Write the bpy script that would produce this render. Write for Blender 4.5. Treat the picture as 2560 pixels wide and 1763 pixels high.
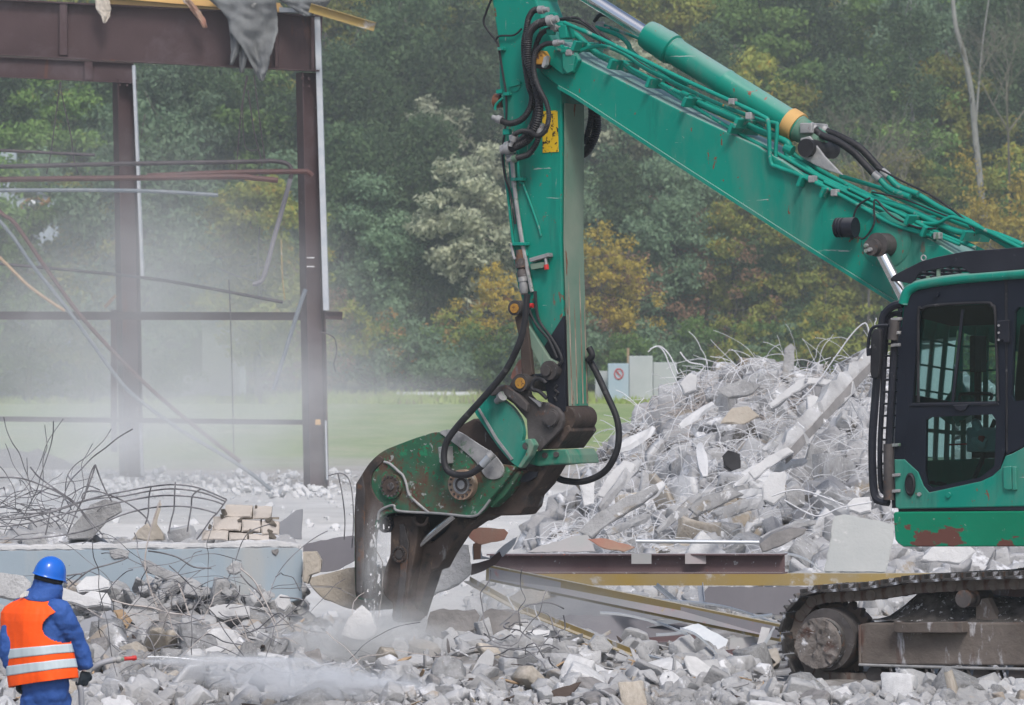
import bpy, bmesh, math, random
import numpy as np
from mathutils import Vector, Matrix, noise, Euler
for o in list(bpy.data.objects): bpy.data.objects.remove(o)
S = bpy.context.scene; COL = S.collection
R = math.radians
# ---------------- camera, sky, sun, exposure ----------------
FPX, HC, YH, CX = 12400.0, 2.77, 860.0, 1280.0     # focal length in photo pixels, eye height, horizon row, centre column
cd = bpy.data.cameras.new('camera'); cam = bpy.data.objects.new('camera', cd); COL.objects.link(cam)
cam.location = (0, 0, HC); cam.rotation_euler = (R(90), 0, 0)
cd.sensor_width = 36; cd.lens = 36*FPX/2560; cd.shift_y = -(881.5-YH)/2560
cd.clip_start = 1; cd.clip_end = 3000
cd.dof.use_dof = True; cd.dof.focus_distance = 42; cd.dof.aperture_fstop = 9
S.camera = cam
wd = bpy.data.worlds.new('World'); S.world = wd; wd.use_nodes = True
nt = wd.node_tree; sky = nt.nodes.new('ShaderNodeTexSky'); sky.sky_type = 'NISHITA'; sky.sun_disc = False
SUN_EL, SUN_ROT = R(50), R(166)
sky.sun_elevation = SUN_EL; sky.sun_rotation = SUN_ROT; sky.air_density = 1.0; sky.dust_density = 3.5; sky.ozone_density = 1.0
nt.nodes['Background'].inputs['Strength'].default_value = 0.13
nt.links.new(sky.outputs[0], nt.nodes['Background'].inputs['Color'])
sd = bpy.data.lights.new('sun', 'SUN'); sun = bpy.data.objects.new('sun', sd); COL.objects.link(sun)
sd.energy = 1.9; sd.angle = R(14); sd.color = (1, .975, .94)
sdir = Vector((math.sin(SUN_ROT)*math.cos(SUN_EL), math.cos(SUN_ROT)*math.cos(SUN_EL), math.sin(SUN_EL)))
sun.rotation_euler = sdir.to_track_quat('Z', 'Y').to_euler()
sun.location = (0, 0, 60)
S.view_settings.view_transform = 'Standard'; S.view_settings.look = 'None'
S.view_settings.exposure = 0.33; S.view_settings.gamma = 1
S.render.engine = 'CYCLES'
S.cycles.volume_bounces = 2; S.cycles.max_bounces = 6; S.cycles.transparent_max_bounces = 12
S.cycles.volume_step_rate = 4; S.cycles.volume_max_steps = 64

# ---------------- coordinates ----------------
def W(px, py, Y):                       # a sight line of the photo at distance Y
    return Vector(((px-CX)*Y/FPX, Y, HC-(py-YH)*Y/FPX))
TH = R(32)
FW = Vector((-math.cos(TH), math.sin(TH), 0)); LT = Vector((-math.sin(TH), -math.cos(TH), 0)); UP = Vector((0, 0, 1))
MO = W(2400, 860, 42.0); MO.z = 0
CAM = Vector((0, 0, HC))
def Q(px, py, v, O=MO, L=LT):           # where that line meets the machine's upright plane at side offset v
    r = Vector(((px-CX)/FPX, 1, (YH-py)/FPX))
    return CAM + r*((v + O.dot(L) - CAM.dot(L))/r.dot(L))

# ---------------- materials ----------------
MATS = {}
def ramp(nt, fac, stops):
    r = nt.nodes.new('ShaderNodeValToRGB'); e = r.color_ramp.elements
    e[0].position, e[0].color = stops[0][0], (*stops[0][1], 1); e[1].position, e[1].color = stops[-1][0], (*stops[-1][1], 1)
    for p, c in stops[1:-1]:
        k = e.new(p); k.color = (*c, 1)
    nt.links.new(fac, r.inputs[0]); return r.outputs[0]
def nz(nt, vec, scale, detail=5, rough=.55, dist=0, stretch=None):
    n = nt.nodes.new('ShaderNodeTexNoise'); n.inputs['Scale'].default_value = scale; n.inputs['Detail'].default_value = detail
    n.inputs['Roughness'].default_value = rough; n.inputs['Distortion'].default_value = dist
    if stretch:
        m = nt.nodes.new('ShaderNodeMapping'); m.inputs['Scale'].default_value = stretch; nt.links.new(vec, m.inputs[0]); vec = m.outputs[0]
    nt.links.new(vec, n.inputs['Vector']); return n.outputs['Fac']
def mix(nt, fac, a, b):
    m = nt.nodes.new('ShaderNodeMix'); m.data_type = 'RGBA'
    if hasattr(fac, 'links'): nt.links.new(fac, m.inputs[0])
    else: m.inputs[0].default_value = fac
    for k, v in ((6, a), (7, b)):
        if hasattr(v, 'links'): nt.links.new(v, m.inputs[k])
        else: m.inputs[k].default_value = (*v, 1)
    return m.outputs[2]
def mat(name, c1, c2=None, scale=3, rough=.75, metal=0, bump=0, bscale=25, patches=(), rnd=0, dust=0, stretch=None, transl=0, coat=0):
    m = bpy.data.materials.new(name); m.use_nodes = True; nt = m.node_tree; b = nt.nodes['Principled BSDF']; b.inputs['Specular IOR Level'].default_value = .27
    tc = nt.nodes.new('ShaderNodeTexCoord'); vec = tc.outputs['Object']
    oi = nt.nodes.new('ShaderNodeObjectInfo')
    if rnd:
        ad = nt.nodes.new('ShaderNodeVectorMath'); ad.operation = 'ADD'
        mu = nt.nodes.new('ShaderNodeMath'); mu.operation = 'MULTIPLY'; mu.inputs[1].default_value = 37
        nt.links.new(oi.outputs['Random'], mu.inputs[0]); nt.links.new(vec, ad.inputs[0]); nt.links.new(mu.outputs[0], ad.inputs[1]); vec = ad.outputs[0]
    col = None
    if c2:
        col = ramp(nt, nz(nt, vec, scale, stretch=stretch), [(.3, c1), (.7, c2)])
    for (pc, psc, thr, w, st) in patches:
        f = ramp(nt, nz(nt, vec, psc, 7, .65, .3, st), [(thr, (0, 0, 0)), (thr+w, (1, 1, 1))])
        col = mix(nt, f, col or c1, pc)
    if dust:
        g = nt.nodes.new('ShaderNodeNewGeometry'); sp = nt.nodes.new('ShaderNodeSeparateXYZ'); nt.links.new(g.outputs['Normal'], sp.inputs[0])
        f = ramp(nt, sp.outputs[2], [(.35, (0, 0, 0)), (.95, (dust,)*3)])
        col = mix(nt, f, col or c1, (.5, .5, .5))
    if rnd and col:
        hs = nt.nodes.new('ShaderNodeHueSaturation'); mr = nt.nodes.new('ShaderNodeMapRange')
        mr.inputs[3].default_value = 1-rnd; mr.inputs[4].default_value = 1+rnd
        nt.links.new(oi.outputs['Random'], mr.inputs[0]); nt.links.new(mr.outputs[0], hs.inputs['Value'])
        nt.links.new(col, hs.inputs['Color']); col = hs.outputs[0]
    if col: nt.links.new(col, b.inputs['Base Color'])
    else: b.inputs['Base Color'].default_value = (*c1, 1)
    b.inputs['Roughness'].default_value = rough; b.inputs['Metallic'].default_value = metal
    b.inputs['Coat Weight'].default_value = coat
    if bump:
        bn = nt.nodes.new('ShaderNodeBump'); bn.inputs['Strength'].default_value = bump; bn.inputs['Distance'].default_value = .03
        nt.links.new(nz(nt, vec, bscale, 8, .65), bn.inputs['Height']); nt.links.new(bn.outputs[0], b.inputs['Normal'])
    if transl:
        tr = nt.nodes.new('ShaderNodeBsdfTranslucent'); ms = nt.nodes.new('ShaderNodeMixShader'); ms.inputs[0].default_value = transl
        if col: nt.links.new(col, tr.inputs[0])
        out = nt.nodes['Material Output']; nt.links.new(b.outputs[0], ms.inputs[1]); nt.links.new(tr.outputs[0], ms.inputs[2]); nt.links.new(ms.outputs[0], out.inputs[0])
    MATS[name] = m; return m
RUST = (.16, .055, .03)
mat('green', (.0003, .19, .142), (.0006, .225, .165), 1.2, .42, bump=.05, bscale=9, dust=.4,
    patches=[((.02, .15, .11), 2.6, .58, .2, (1, 1, .5)), (RUST, 7, .64, .015, (1, 1, .6)), ((.10, .2, .165), 1.3, .48, .3, (1.2, 1.2, .35)), (RUST, 16, .665, .01, (1, 1, .5)), ((.004, .09, .07), 2.4, .57, .16, (1, 1, .16)), ((.3, .36, .34), 22, .67, .012, (.08, .08, 1)), ((.22, .28, .26), 24, .67, .012, (1, 1, .07)), ((.25, .28, .26), 18, .68, .03, None)])
mat('green_pipe', (.0005, .19, .145), (.004, .25, .19), 5, .45, bump=.05, patches=[((.22, .26, .24), 7, .60, .06, None), (RUST, 12, .68, .02, None), ((.5, .26, .05), 8, .70, .02, None)])
mat('green_dusty', (.1, .19, .145), (.2, .25, .2), 1.6, .8, bump=.1, patches=[((.01, .18, .12), 2.2, .54, .12, (1, 1, .35)), ((.15, .12, .1), 2.6, .6, .1, (1, 1, .25)), (RUST, 8, .63, .05, (1, 1, .3))])
mat('green_worn', (.015, .09, .045), (.05, .12, .08), 2.5, .7, bump=.25, bscale=14,
    patches=[((.10, .05, .035), 2.6, .48, .14, None), ((.012, .17, .08), 11, .57, .04, None), ((.26, .28, .27), 15, .6, .04, None), ((.09, .045, .03), 22, .58, .03, None)])
mat('green_sill', (.0005, .16, .085), (.001, .2, .11), 2, .45, bump=.05, patches=[((.12, .05, .04), 2.4, .555, .015, (1, 1, 2.2)), ((.25, .3, .26), 12, .66, .04, None)])
mat('black_steel', (.009, .010, .017), (.02, .022, .031), 3, .5, bump=.08, patches=[((.1, .1, .11), 9, .66, .1, None)], dust=.15)
mat('cab_black', (.005, .007, .014), (.011, .014, .024), 2, .45, bump=.04, patches=[((.06, .07, .08), 12, .68, .1, None)])
mat('dirty_steel', (.05, .045, .045), (.11, .1, .1), 4, .65, .3, bump=.35, bscale=18, patches=[((.16, .08, .045), 5, .58, .12, None), ((.2, .2, .21), 11, .62, .08, None)])
mat('brown_steel', (.045, .032, .028), (.09, .068, .058), 3, .7, .1, bump=.4, bscale=12, patches=[((.03, .028, .028), 4, .55, .1, None), ((.17, .12, .08), 6, .62, .08, None), ((.2, .2, .2), 9, .64, .06, (1, 1, .4))])
mat('track_steel', (.028, .027, .028), (.1, .092, .09), 6, .7, .2, bump=.8, bscale=30, patches=[((.4, .42, .47), 7, .53, .06, None), ((.12, .07, .05), 3, .6, .05, None)], dust=.3)
mat('track_frame', (.075, .062, .055), (.19, .165, .15), 2.2, .85, bump=.4, bscale=20, patches=[((.36, .36, .38), 6, .57, .06, (1, 1, .35)), ((.1, .06, .05), 3, .55, .1, (1, 1, .25))])
mat('mud', (.03, .028, .026), (.13, .12, .115), 9, .95, bump=1, bscale=30, patches=[((.4, .4, .42), 22, .60, .03, None)])
mat('drum_crust', (.07, .06, .055), (.22, .2, .19), 7, .95, bump=1, bscale=14, patches=[((.1, .06, .05), 5, .55, .08, None), ((.5, .5, .53), 12, .6, .04, None)])
mat('chrome', (.7, .7, .7), rough=.22, metal=1)
mat('pale_steel', (.22, .225, .235), (.38, .38, .385), 8, .6, .3, bump=.3, patches=[((.12, .2, .14), 6, .6, .06, None), (RUST, 9, .66, .04, None)])
mat('rubber', (.012, .012, .015), (.03, .03, .034), 6, .55, bump=.1, patches=[((.12, .12, .12), 7, .62, .1, None)])
mat('rubber_green', (.01, .03, .028), (.02, .07, .06), 5, .4)
mat('yellow_pin', (.42, .22, .03), (.3, .16, .04), 20, .6, patches=[((.1, .05, .03), 18, .6, .05, None)])
mat('yellow_sticker', (.62, .42, .02), (.55, .36, .02), 4, .5, patches=[((.02, .02, .02), 24, .56, .02, None), ((.01, .18, .12), 10, .62, .02, None)])
mat('ochre_band', (.55, .35, .13), (.5, .3, .12), 5, .6)
mat('white_paint', (.6, .6, .62), (.45, .45, .46), 8, .6)
mat('red_paint', (.5, .03, .03), (.4, .03, .03), 8, .4)
mat('amber', (.12, .05, .03), (.16, .07, .04), 8, .3)
CD = (.255, .256, .262); CL = (.45, .455, .47)
mat('concrete', CD, CL, 2.5, .95, bump=1, bscale=14, rnd=.16, patches=[((.3, .27, .23), 3, .60, .08, None), ((.64, .65, .68), 6, .60, .06, None)])
mat('concrete_stuff', CD, CL, 1.1, .95, bump=1, bscale=14, patches=[((.33, .29, .25), 1.7, .60, .06, None), ((.64, .65, .68), 3, .60, .06, None), ((.2, .19, .19), 2.3, .66, .04, None)])
mat('heap_stuff', (.24, .24, .25), (.44, .445, .46), 1.4, .95, bump=1, bscale=14, patches=[((.3, .26, .21), 1.3, .58, .05, None), ((.6, .61, .64), 2.2, .56, .05, None), ((.10, .095, .09), 1.7, .60, .03, None)])  # darkest patches paint the shade of gaps between heap pieces into the colour
mat('concrete_warm', (.36, .32, .27), (.5, .46, .41), 3, .95, bump=.6, bscale=14, rnd=.12)
mat('concrete_white', (.47, .475, .49), (.59, .595, .61), 3, .9, bump=.5, bscale=12, rnd=.05)
mat('concrete_dark', (.17, .165, .165), (.28, .27, .27), 3, .95, bump=.6, bscale=12)
mat('blue_wall', (.27, .33, .385), (.32, .385, .44), .9, .8, bump=.08, bscale=20, patches=[((.42, .43, .44), 1.6, .62, .02, None), ((.25, .25, .26), 7, .66, .02, None), ((.36, .38, .39), 1.4, .52, .2, (1, 1, .3)), ((.2, .2, .2), 18, .67, .02, None)])
mat('block_brick', (.46, .42, .385), (.56, .52, .49), 3, .9, bump=.3, bscale=30, rnd=.06)
mat('mortar', (.25, .22, .19), (.32, .29, .25), 9, .95, bump=1, bscale=30)
mat('brown_beam', (.045, .026, .029), (.065, .04, .043), .8, .6, bump=.1, patches=[((.1, .08, .09), .9, .52, .25, None), ((.09, .04, .03), 1.6, .62, .06, (1, 1, .2)), ((.32, .32, .34), 10, .72, .02, None)])
mat('brown_beam_old', (.12, .075, .08), (.17, .12, .125), 2, .7, bump=.1, patches=[((.36, .1, .05), 6, .66, .02, None), ((.4, .4, .42), 14, .64, .03, None), ((.38, .38, .4), 30, .66, .03, None)], dust=.5)
mat('yellow_beam', (.33, .23, .06), (.3, .24, .13), 2, .6, bump=.08, patches=[((.45, .44, .43), 4, .58, .1, None)], dust=.4)
mat('primed_web', (.3, .33, .33), (.42, .36, .38), 1.5, .65, bump=.05, patches=[((.55, .2, .18), 2.4, .62, .08, None), ((.45, .36, .12), 3, .62, .08, None)])
mat('grey_sheet', (.24, .25, .28), (.33, .34, .37), 1.2, .6, .1, bump=.08, patches=[((.42, .42, .43), 2, .6, .1, None)])
mat('violet_sheet', (.15, .145, .165), (.21, .205, .225), 1, .6, .1, bump=.05, patches=[((.4, .4, .42), 6, .68, .04, None)])
mat('rust_sheet', (.3, .12, .09), (.26, .23, .17), 2, .75, bump=.2, patches=[((.33, .34, .36), 4, .55, .1, None)])
mat('galv', (.38, .42, .47), (.48, .5, .53), 6, .5, .4, bump=.1)
mat('felt', (.11, .115, .12), (.18, .19, .195), 3, .95, bump=.5, bscale=9, patches=[((.3, .3, .29), 4, .66, .02, None)])
mat('red_pipe', (.10, .045, .04), (.07, .04, .04), 3, .6, bump=.1, patches=[((.3, .3, .3), 5, .68, .03, None)])
mat('dark_pipe', (.04, .035, .042), (.075, .065, .07), 3, .6, bump=.05)
mat('blue_pipe', (.1, .125, .155), (.17, .19, .21), 4, .5, bump=.05)
mat('wood', (.3, .2, .12), (.4, .3, .2), 8, .85, bump=.2, stretch=(1, 1, 6))
mat('rebar_dark', (.03, .03, .036), (.3, .3, .32), 5, .8, .1)
mat('water_foam', (.85, .88, .92), rough=.6)
mat('rib_worn', (.14, .08, .05), (.4, .34, .28), 14, .8, bump=.4, stretch=(1, 1, .3))
mat('rebar_rusty', (.33, .29, .27), (.52, .49, .48), 9, .9)
mat('panel_pale', (.36, .38, .385), (.44, .455, .455), 1.5, .9, bump=.25, bscale=20, patches=[((.55, .55, .56), 4, .62, .06, None)])
mat('rebar_pale', (.48, .49, .52), (.64, .65, .68), 12, .9)
mat('orange', (.95, .1, .005), (.9, .09, .005), 3, .65, bump=.35, bscale=6)
mat('reflective', (.45, .53, .58), (.5, .58, .62), 4, .35)
mat('coverall', (.02, .07, .27), (.035, .1, .34), 4, .75, bump=.5, bscale=13)
mat('helmet_blue', (.01, .12, .55), rough=.25, coat=.3)
mat('glove_white', (.55, .55, .52), (.65, .65, .62), 20, .9, bump=.3)
mat('glove_dark', (.02, .03, .04), rough=.7)
mat('black_strap', (.015, .017, .022), rough=.7)
mat('leather', (.03, .025, .02), rough=.6)
mat('barrier', (.27, .36, .45), (.36, .42, .47), .6, .85, bump=.1)
mat('barrier_grey', (.33, .36, .38), (.42, .44, .46), .6, .85, bump=.1)
mat('ruin_white', (.5, .53, .56), (.6, .62, .64), .4, .9, bump=.2, bscale=2, patches=[((.3, .32, .33), .5, .6, .06, None)])
mat('ruin_grey', (.3, .35, .4), (.34, .39, .44), .5, .9)
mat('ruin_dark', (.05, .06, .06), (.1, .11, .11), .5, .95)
mat('bark', (.055, .05, .045), (.1, .09, .08), 3, .95, bump=.4, rnd=.2)
mat('bare_twig', (.1, .095, .075), (.15, .135, .11), 6, .9)
mat('birch_bark', (.26, .26, .255), (.18, .18, .18), 2, .9, patches=[((.04, .04, .04), 2.2, .56, .03, (1, 1, .4))])
def leafmat(n, a, b, pat=(), rnd=.3):
    kk = (1.15, 1.25, 1.3) if n in ('leaf_yellow', 'leaf_orange') else (2.0, 1.9, 1.6)
    mat(n, tuple(c*k for c, k in zip(a, kk)), tuple(c*k for c, k in zip(b, kk)), .9, .62, patches=[(c, s, t, .05, None) for c, s, t in pat], rnd=rnd, transl=.4)
leafmat('leaf_green', (.05, .1, .03), (.09, .15, .045), [((.24, .21, .04), 1.9, .62)])
leafmat('leaf_yellowgreen', (.1, .13, .03), (.16, .17, .04), [((.36, .25, .03), 1.6, .56)])
leafmat('leaf_dark', (.025, .05, .028), (.05, .085, .042), [((.12, .14, .04), 1.2, .66)])
leafmat('leaf_silver', (.15, .18, .15), (.26, .28, .24), [((.07, .1, .06), 1.3, .56)], .15)
leafmat('leaf_bluegreen', (.06, .105, .075), (.1, .155, .11), [((.16, .2, .15), 1.2, .62)])
leafmat('leaf_yellow', (.42, .27, .03), (.3, .24, .05), [((.14, .15, .04), 1.4, .6)])
leafmat('leaf_orange', (.36, .15, .04), (.27, .17, .06), [((.12, .14, .05), 1.4, .55)])
leafmat('leaf_brown', (.1, .06, .045), (.14, .09, .07), [((.07, .08, .04), 1.5, .58)])
leafmat('grass_blade', (.13, .2, .06), (.2, .24, .09), [((.3, .27, .16), .4, .55)])
def glassmat():
    m = bpy.data.materials.new('cab_glass'); m.use_nodes = True; nt = m.node_tree; nt.nodes.clear()
    o = nt.nodes.new('ShaderNodeOutputMaterial'); t = nt.nodes.new('ShaderNodeBsdfTransparent'); t.inputs[0].default_value = (.55, .72, .7, 1)
    g = nt.nodes.new('ShaderNodeBsdfGlossy'); g.inputs['Roughness'].default_value = .06; g.inputs[0].default_value = (.9, .95, .95, 1)
    f = nt.nodes.new('ShaderNodeFresnel'); f.inputs[0].default_value = 1.5; ms = nt.nodes.new('ShaderNodeMixShader')
    nt.links.new(f.outputs[0], ms.inputs[0]); nt.links.new(t.outputs[0], ms.inputs[1]); nt.links.new(g.outputs[0], ms.inputs[2]); nt.links.new(ms.outputs[0], o.inputs[0])
    MATS['cab_glass'] = m
glassmat()

# ---------------- mesh helpers ----------------
def tag(o, label=None, cat=None, group=None, kind=None):
    for k, v in (('label', label), ('category', cat), ('group', group), ('kind', kind)):
        if v: o[k] = v
    return o
def root(name, label, cat, loc, group=None):
    o = bpy.data.objects.new(name, None); o.empty_display_size = .2; COL.objects.link(o); o.location = loc
    return tag(o, label, cat, group)
class MB:
    def __init__(s): s.v = []; s.f = []
    def add(s, vs, fs):
        n = len(s.v); s.v += [tuple(v) for v in vs]; s.f += [tuple(i+n for i in f) for f in fs]; return s
    def prism(s, pts, vec):              # outline pushed back by vec
        n = len(pts); vec = Vector(vec); b = [Vector(p)+vec for p in pts]
        return s.add(list(pts)+b, [tuple(range(n)), tuple(range(2*n-1, n-1, -1))]+[(i, i+n, (i+1) % n+n, (i+1) % n) for i in range(n)])
    def box(s, c, sz, ax=None, taper=1):
        c = Vector(c); X, Y, Z = ax or (Vector((1, 0, 0)), Vector((0, 1, 0)), Vector((0, 0, 1))); vs = []
        for z in (-1, 1):
            t = taper if z > 0 else 1
            for x, y in ((-1, -1), (1, -1), (1, 1), (-1, 1)): vs.append(c+X*(x*sz[0]/2*t)+Y*(y*sz[1]/2*t)+Z*(z*sz[2]/2))
        return s.add(vs, [(3, 2, 1, 0), (4, 5, 6, 7), (0, 1, 5, 4), (1, 2, 6, 5), (2, 3, 7, 6), (3, 0, 4, 7)])
    def rings(s, rings, cap=True, closed=False):
        n = len(rings[0]); base = len(s.v)
        for r in rings: s.v += [tuple(v) for v in r]
        m = len(rings)
        for i in range(m if closed else m-1):
            for j in range(n):
                a = base+i*n+j; b = base+i*n+(j+1) % n; k = ((i+1) % m)*n
                s.f.append((a, b, base+k+(j+1) % n, base+k+j))
        if cap and not closed:
            s.f.append(tuple(base+j for j in reversed(range(n)))); s.f.append(tuple(base+(m-1)*n+j for j in range(n)))
        return s
    def tube(s, pts, r, n=8, smooth=0, cap=True):
        P = [Vector(p) for p in pts]
        if smooth: P = catmull(P, smooth)
        rr = r if isinstance(r, (list, tuple)) else None
        u = None; rs = []
        for i, p in enumerate(P):
            d = (P[min(i+1, len(P)-1)]-P[max(i-1, 0)])
            if d.length < 1e-9: d = Vector((0, 0, 1))
            d.normalize()
            if u is None:
                u = d.orthogonal().normalized()
            u = (u-d*u.dot(d))
            u = u.normalized() if u.length > 1e-6 else d.orthogonal().normalized()
            w = d.cross(u)
            if rr:
                t = i/(len(P)-1)*(len(rr)-1); k = min(int(t), len(rr)-2); q = rr[k]*(1-t+k)+rr[k+1]*(t-k)
            else: q = r
            rs.append([p+u*(math.cos(2*math.pi*j/n)*q)+w*(math.sin(2*math.pi*j/n)*q) for j in range(n)])
        return s.rings(rs, cap)
    def cyl(s, a, b, r, r2=None, n=24): return s.tube([a, b], [r, r2 if r2 is not None else r], n)
    def lathe(s, a, axis, prof, n=28):       # prof: (distance along axis, radius)
        a = Vector(a); d = Vector(axis).normalized(); u = d.orthogonal().normalized(); w = d.cross(u)
        return s.rings([[a+d*t+(u*math.cos(2*math.pi*j/n)+w*math.sin(2*math.pi*j/n))*r for j in range(n)] for t, r in prof])
    def obj(s, name, m, parent=None, smooth=False, bevel=0, subd=0):
        return mesh(name, s.v, s.f, m, parent, smooth, bevel, subd)
def catmull(P, k):
    out = []; n = len(P)
    for i in range(n-1):
        p0, p1, p2, p3 = P[max(i-1, 0)], P[i], P[i+1], P[min(i+2, n-1)]
        for j in range(k):
            t = j/k; out.append(.5*((2*p1)+(p2-p0)*t+(2*p0-5*p1+4*p2-p3)*t*t+(3*p1-p0-3*p2+p3)*t**3))
    return out+[P[-1]]
def woff(parent):
    v = Vector((0, 0, 0))
    while parent: v = v+parent.location; parent = parent.parent
    return v
def mesh(name, vs, fs, m, parent=None, smooth=False, bevel=0, subd=0, local=False):
    off = Vector((0, 0, 0)) if local else woff(parent)
    if not parent and not local and len(vs):
        a = np.array(vs, float); off = Vector(((a[:, 0].min()+a[:, 0].max())/2, (a[:, 1].min()+a[:, 1].max())/2, a[:, 2].min()))
    me = bpy.data.meshes.new(name)
    a = np.array(vs, float)-np.array(off)
    me.from_pydata(a.tolist(), [], fs); me.validate()
    bm = bmesh.new(); bm.from_mesh(me); bmesh.ops.recalc_face_normals(bm, faces=bm.faces); bm.to_mesh(me); bm.free()
    me.materials.append(MATS[m] if isinstance(m, str) else m)
    if smooth: me.polygons.foreach_set('use_smooth', [True]*len(me.polygons))
    o = bpy.data.objects.new(name, me); COL.objects.link(o)
    if parent: o.parent = parent
    elif not local: o.location = off
    if bevel:
        b = o.modifiers.new('bevel', 'BEVEL'); b.width = bevel; b.segments = 2; b.limit_method = 'ANGLE'; b.angle_limit = R(35)
    if smooth and smooth != 'all':
        me.set_sharp_from_angle(angle=R(40))
    if subd:
        q = o.modifiers.new('sub', 'SUBSURF'); q.levels = q.render_levels = subd
    return o
def npmesh(name, V, Fq, m, k=4):             # fast mesh from arrays, all faces k-sided
    me = bpy.data.meshes.new(name); nf = len(Fq)
    me.vertices.add(len(V)); me.vertices.foreach_set('co', np.ascontiguousarray(V, np.float32).ravel())
    me.loops.add(nf*k); me.loops.foreach_set('vertex_index', np.ascontiguousarray(Fq, np.int32).ravel())
    me.polygons.add(nf); me.polygons.foreach_set('loop_start', np.arange(0, nf*k, k, dtype=np.int32))
    me.update(calc_edges=True); me.materials.append(MATS[m]); return me
def link(me, name, loc=(0, 0, 0), rot=(0, 0, 0), sc=1, parent=None):
    o = bpy.data.objects.new(name, me); COL.objects.link(o); o.location = loc; o.rotation_euler = rot
    o.scale = (sc,)*3 if not hasattr(sc, '__len__') else sc
    if parent: o.parent = parent
    return o
# ================= SETTING: ground =================
rng = np.random.default_rng(7); random.seed(7)
def sst(t): t = np.clip(t, 0, 1); return t*t*(3-2*t)
def vnoise(x, y, s, seed=0):             # cheap smooth value noise on arrays
    x = np.asarray(x, float)*s+seed*17.3; y = np.asarray(y, float)*s+seed*9.1
    xi, yi = np.floor(x), np.floor(y); fx, fy = sst(x-xi), sst(y-yi)
    h = lambda a, b: np.modf(np.abs(np.sin(a*127.1+b*311.7+seed)*43758.5453))[0]
    return (h(xi, yi)*(1-fx)+h(xi+1, yi)*fx)*(1-fy)+(h(xi, yi+1)*(1-fx)+h(xi+1, yi+1)*fx)*fy-.5
def G(x, Y):
    x = np.asarray(x, float); Y = np.asarray(Y, float); px = CX+x*FPX/np.maximum(Y, 1)
    z = np.interp(Y, [10, 30, 35, 36.6, 37.6, 38.4, 250, 262, 330, 800], [-1.2, -1, -.8, -.56, -.2, 0, 0, 1.2, 22, 80])
    c = np.interp(px, [-900, -300, 500, 760, 900, 1080, 1180, 1300, 1500, 1700, 1900], [.22, .25, .25, .22, .14, .14, .24, .24, .12, .04, 0])
    z = z+c*sst((Y-38.4)/4)*(1-sst((Y-43.8)/2.4)*sst((px-720)/120))*(1-sst((Y-47.5)/3))
    z = z+.58*sst((Y-45.2)/.7)*(1-sst((Y-47)/2.6))*(1-sst((px-700)/60))*sst((px+1500)/500)
    Rz = np.interp(px, [1290, 1400, 1480, 1560, 1640, 1700, 1850, 1950, 2040, 2170, 2300, 2600, 2850, 3100],
                   [0, .25, .85, 1.4, 1.7, 2.0, 2.3, 2.3, 2.2, 2.3, 2.25, 1.7, .9, 0])
    yf = np.interp(px, [1290, 1500, 2000, 2300, 3100], [58, 55.5, 54, 53.5, 54])
    t = sst((Y-yf)/(66-yf)*.5+.0)*2; t = np.minimum(t, 1)*(1-sst((Y-67)/7))
    z = z+Rz*t+Rz*t*.16*vnoise(x, Y, 1.1, 3)
    near = (Y > 36)*(Y < 76); rough = np.where(near, 1, 0)*sst((Y-36)/1.5)
    z = z+rough*(.10*vnoise(x, Y, 1.3, 1)+.05*vnoise(x, Y, 3.7, 2))*np.where(Y < 48, 1, .6)
    z = z+np.where((Y > 48) & (Y < 245), .03*vnoise(x, Y, .4, 5), 0)+np.where(Y > 245, .8*vnoise(x, Y, .08, 6), 0)
    return z
def g1(x, Y): return float(G(x, Y))
def P(px, Y, dz=0):                      # stands on the ground on the photo column px
    x = (px-CX)*Y/FPX; return Vector((x, Y, g1(x, Y)+dz))
ys = np.concatenate([np.arange(12, 36, 1.5), np.arange(36, 76, .14), np.arange(76, 130, 1.2), np.arange(130, 250, 5), np.arange(250, 345, 3), np.arange(345, 900, 40)])
xs = np.concatenate([np.arange(-500, -60, 40), np.arange(-60, -9, 3), np.arange(-9, 13, .14), np.arange(13, 60, 3), np.arange(60, 520, 40)])
X, Y = np.meshgrid(xs, ys); Z = G(X, Y); nx, ny = len(xs), len(ys)
ii = (np.arange(ny-1)[:, None]*nx+np.arange(nx-1)[None, :]).ravel()
me = npmesh('ground', np.stack([X.ravel(), Y.ravel(), Z.ravel()], 1), np.stack([ii, ii+1, ii+nx+1, ii+nx], 1), 'concrete')
me.polygons.foreach_set('use_smooth', [True]*len(me.polygons))
m = bpy.data.materials.new('ground'); m.use_nodes = True; nt = m.node_tree; b = nt.nodes['Principled BSDF']
tc = nt.nodes.new('ShaderNodeTexCoord'); vec = tc.outputs['Object']; sp = nt.nodes.new('ShaderNodeSeparateXYZ'); nt.links.new(vec, sp.inputs[0])
n1 = nz(nt, vec, .12, 6); ma = nt.nodes.new('ShaderNodeMath'); ma.operation = 'MULTIPLY_ADD'; ma.inputs[1].default_value = 26
nt.links.new(n1, ma.inputs[0]); nt.links.new(sp.outputs[1], ma.inputs[2])
mr = nt.nodes.new('ShaderNodeMapRange'); mr.inputs[1].default_value = 0; mr.inputs[2].default_value = 400; nt.links.new(ma.outputs[0], mr.inputs[0])
rub = ramp(nt, nz(nt, vec, 1.6, 8, .7), [(.35, (.09, .08, .072)), (.5, (.23, .22, .21)), (.65, (.42, .41, .41))])  # dark brown soil, its dark end also painting contact shade between chunks
flo = ramp(nt, nz(nt, vec, .5, 8, .65), [(.3, (.42, .415, .405)), (.55, (.53, .525, .515)), (.7, (.59, .585, .575))])
dirt = ramp(nt, nz(nt, vec, .35, 7, .7), [(.35, (.24, .21, .18)), (.65, (.4, .39, .38))])
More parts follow.
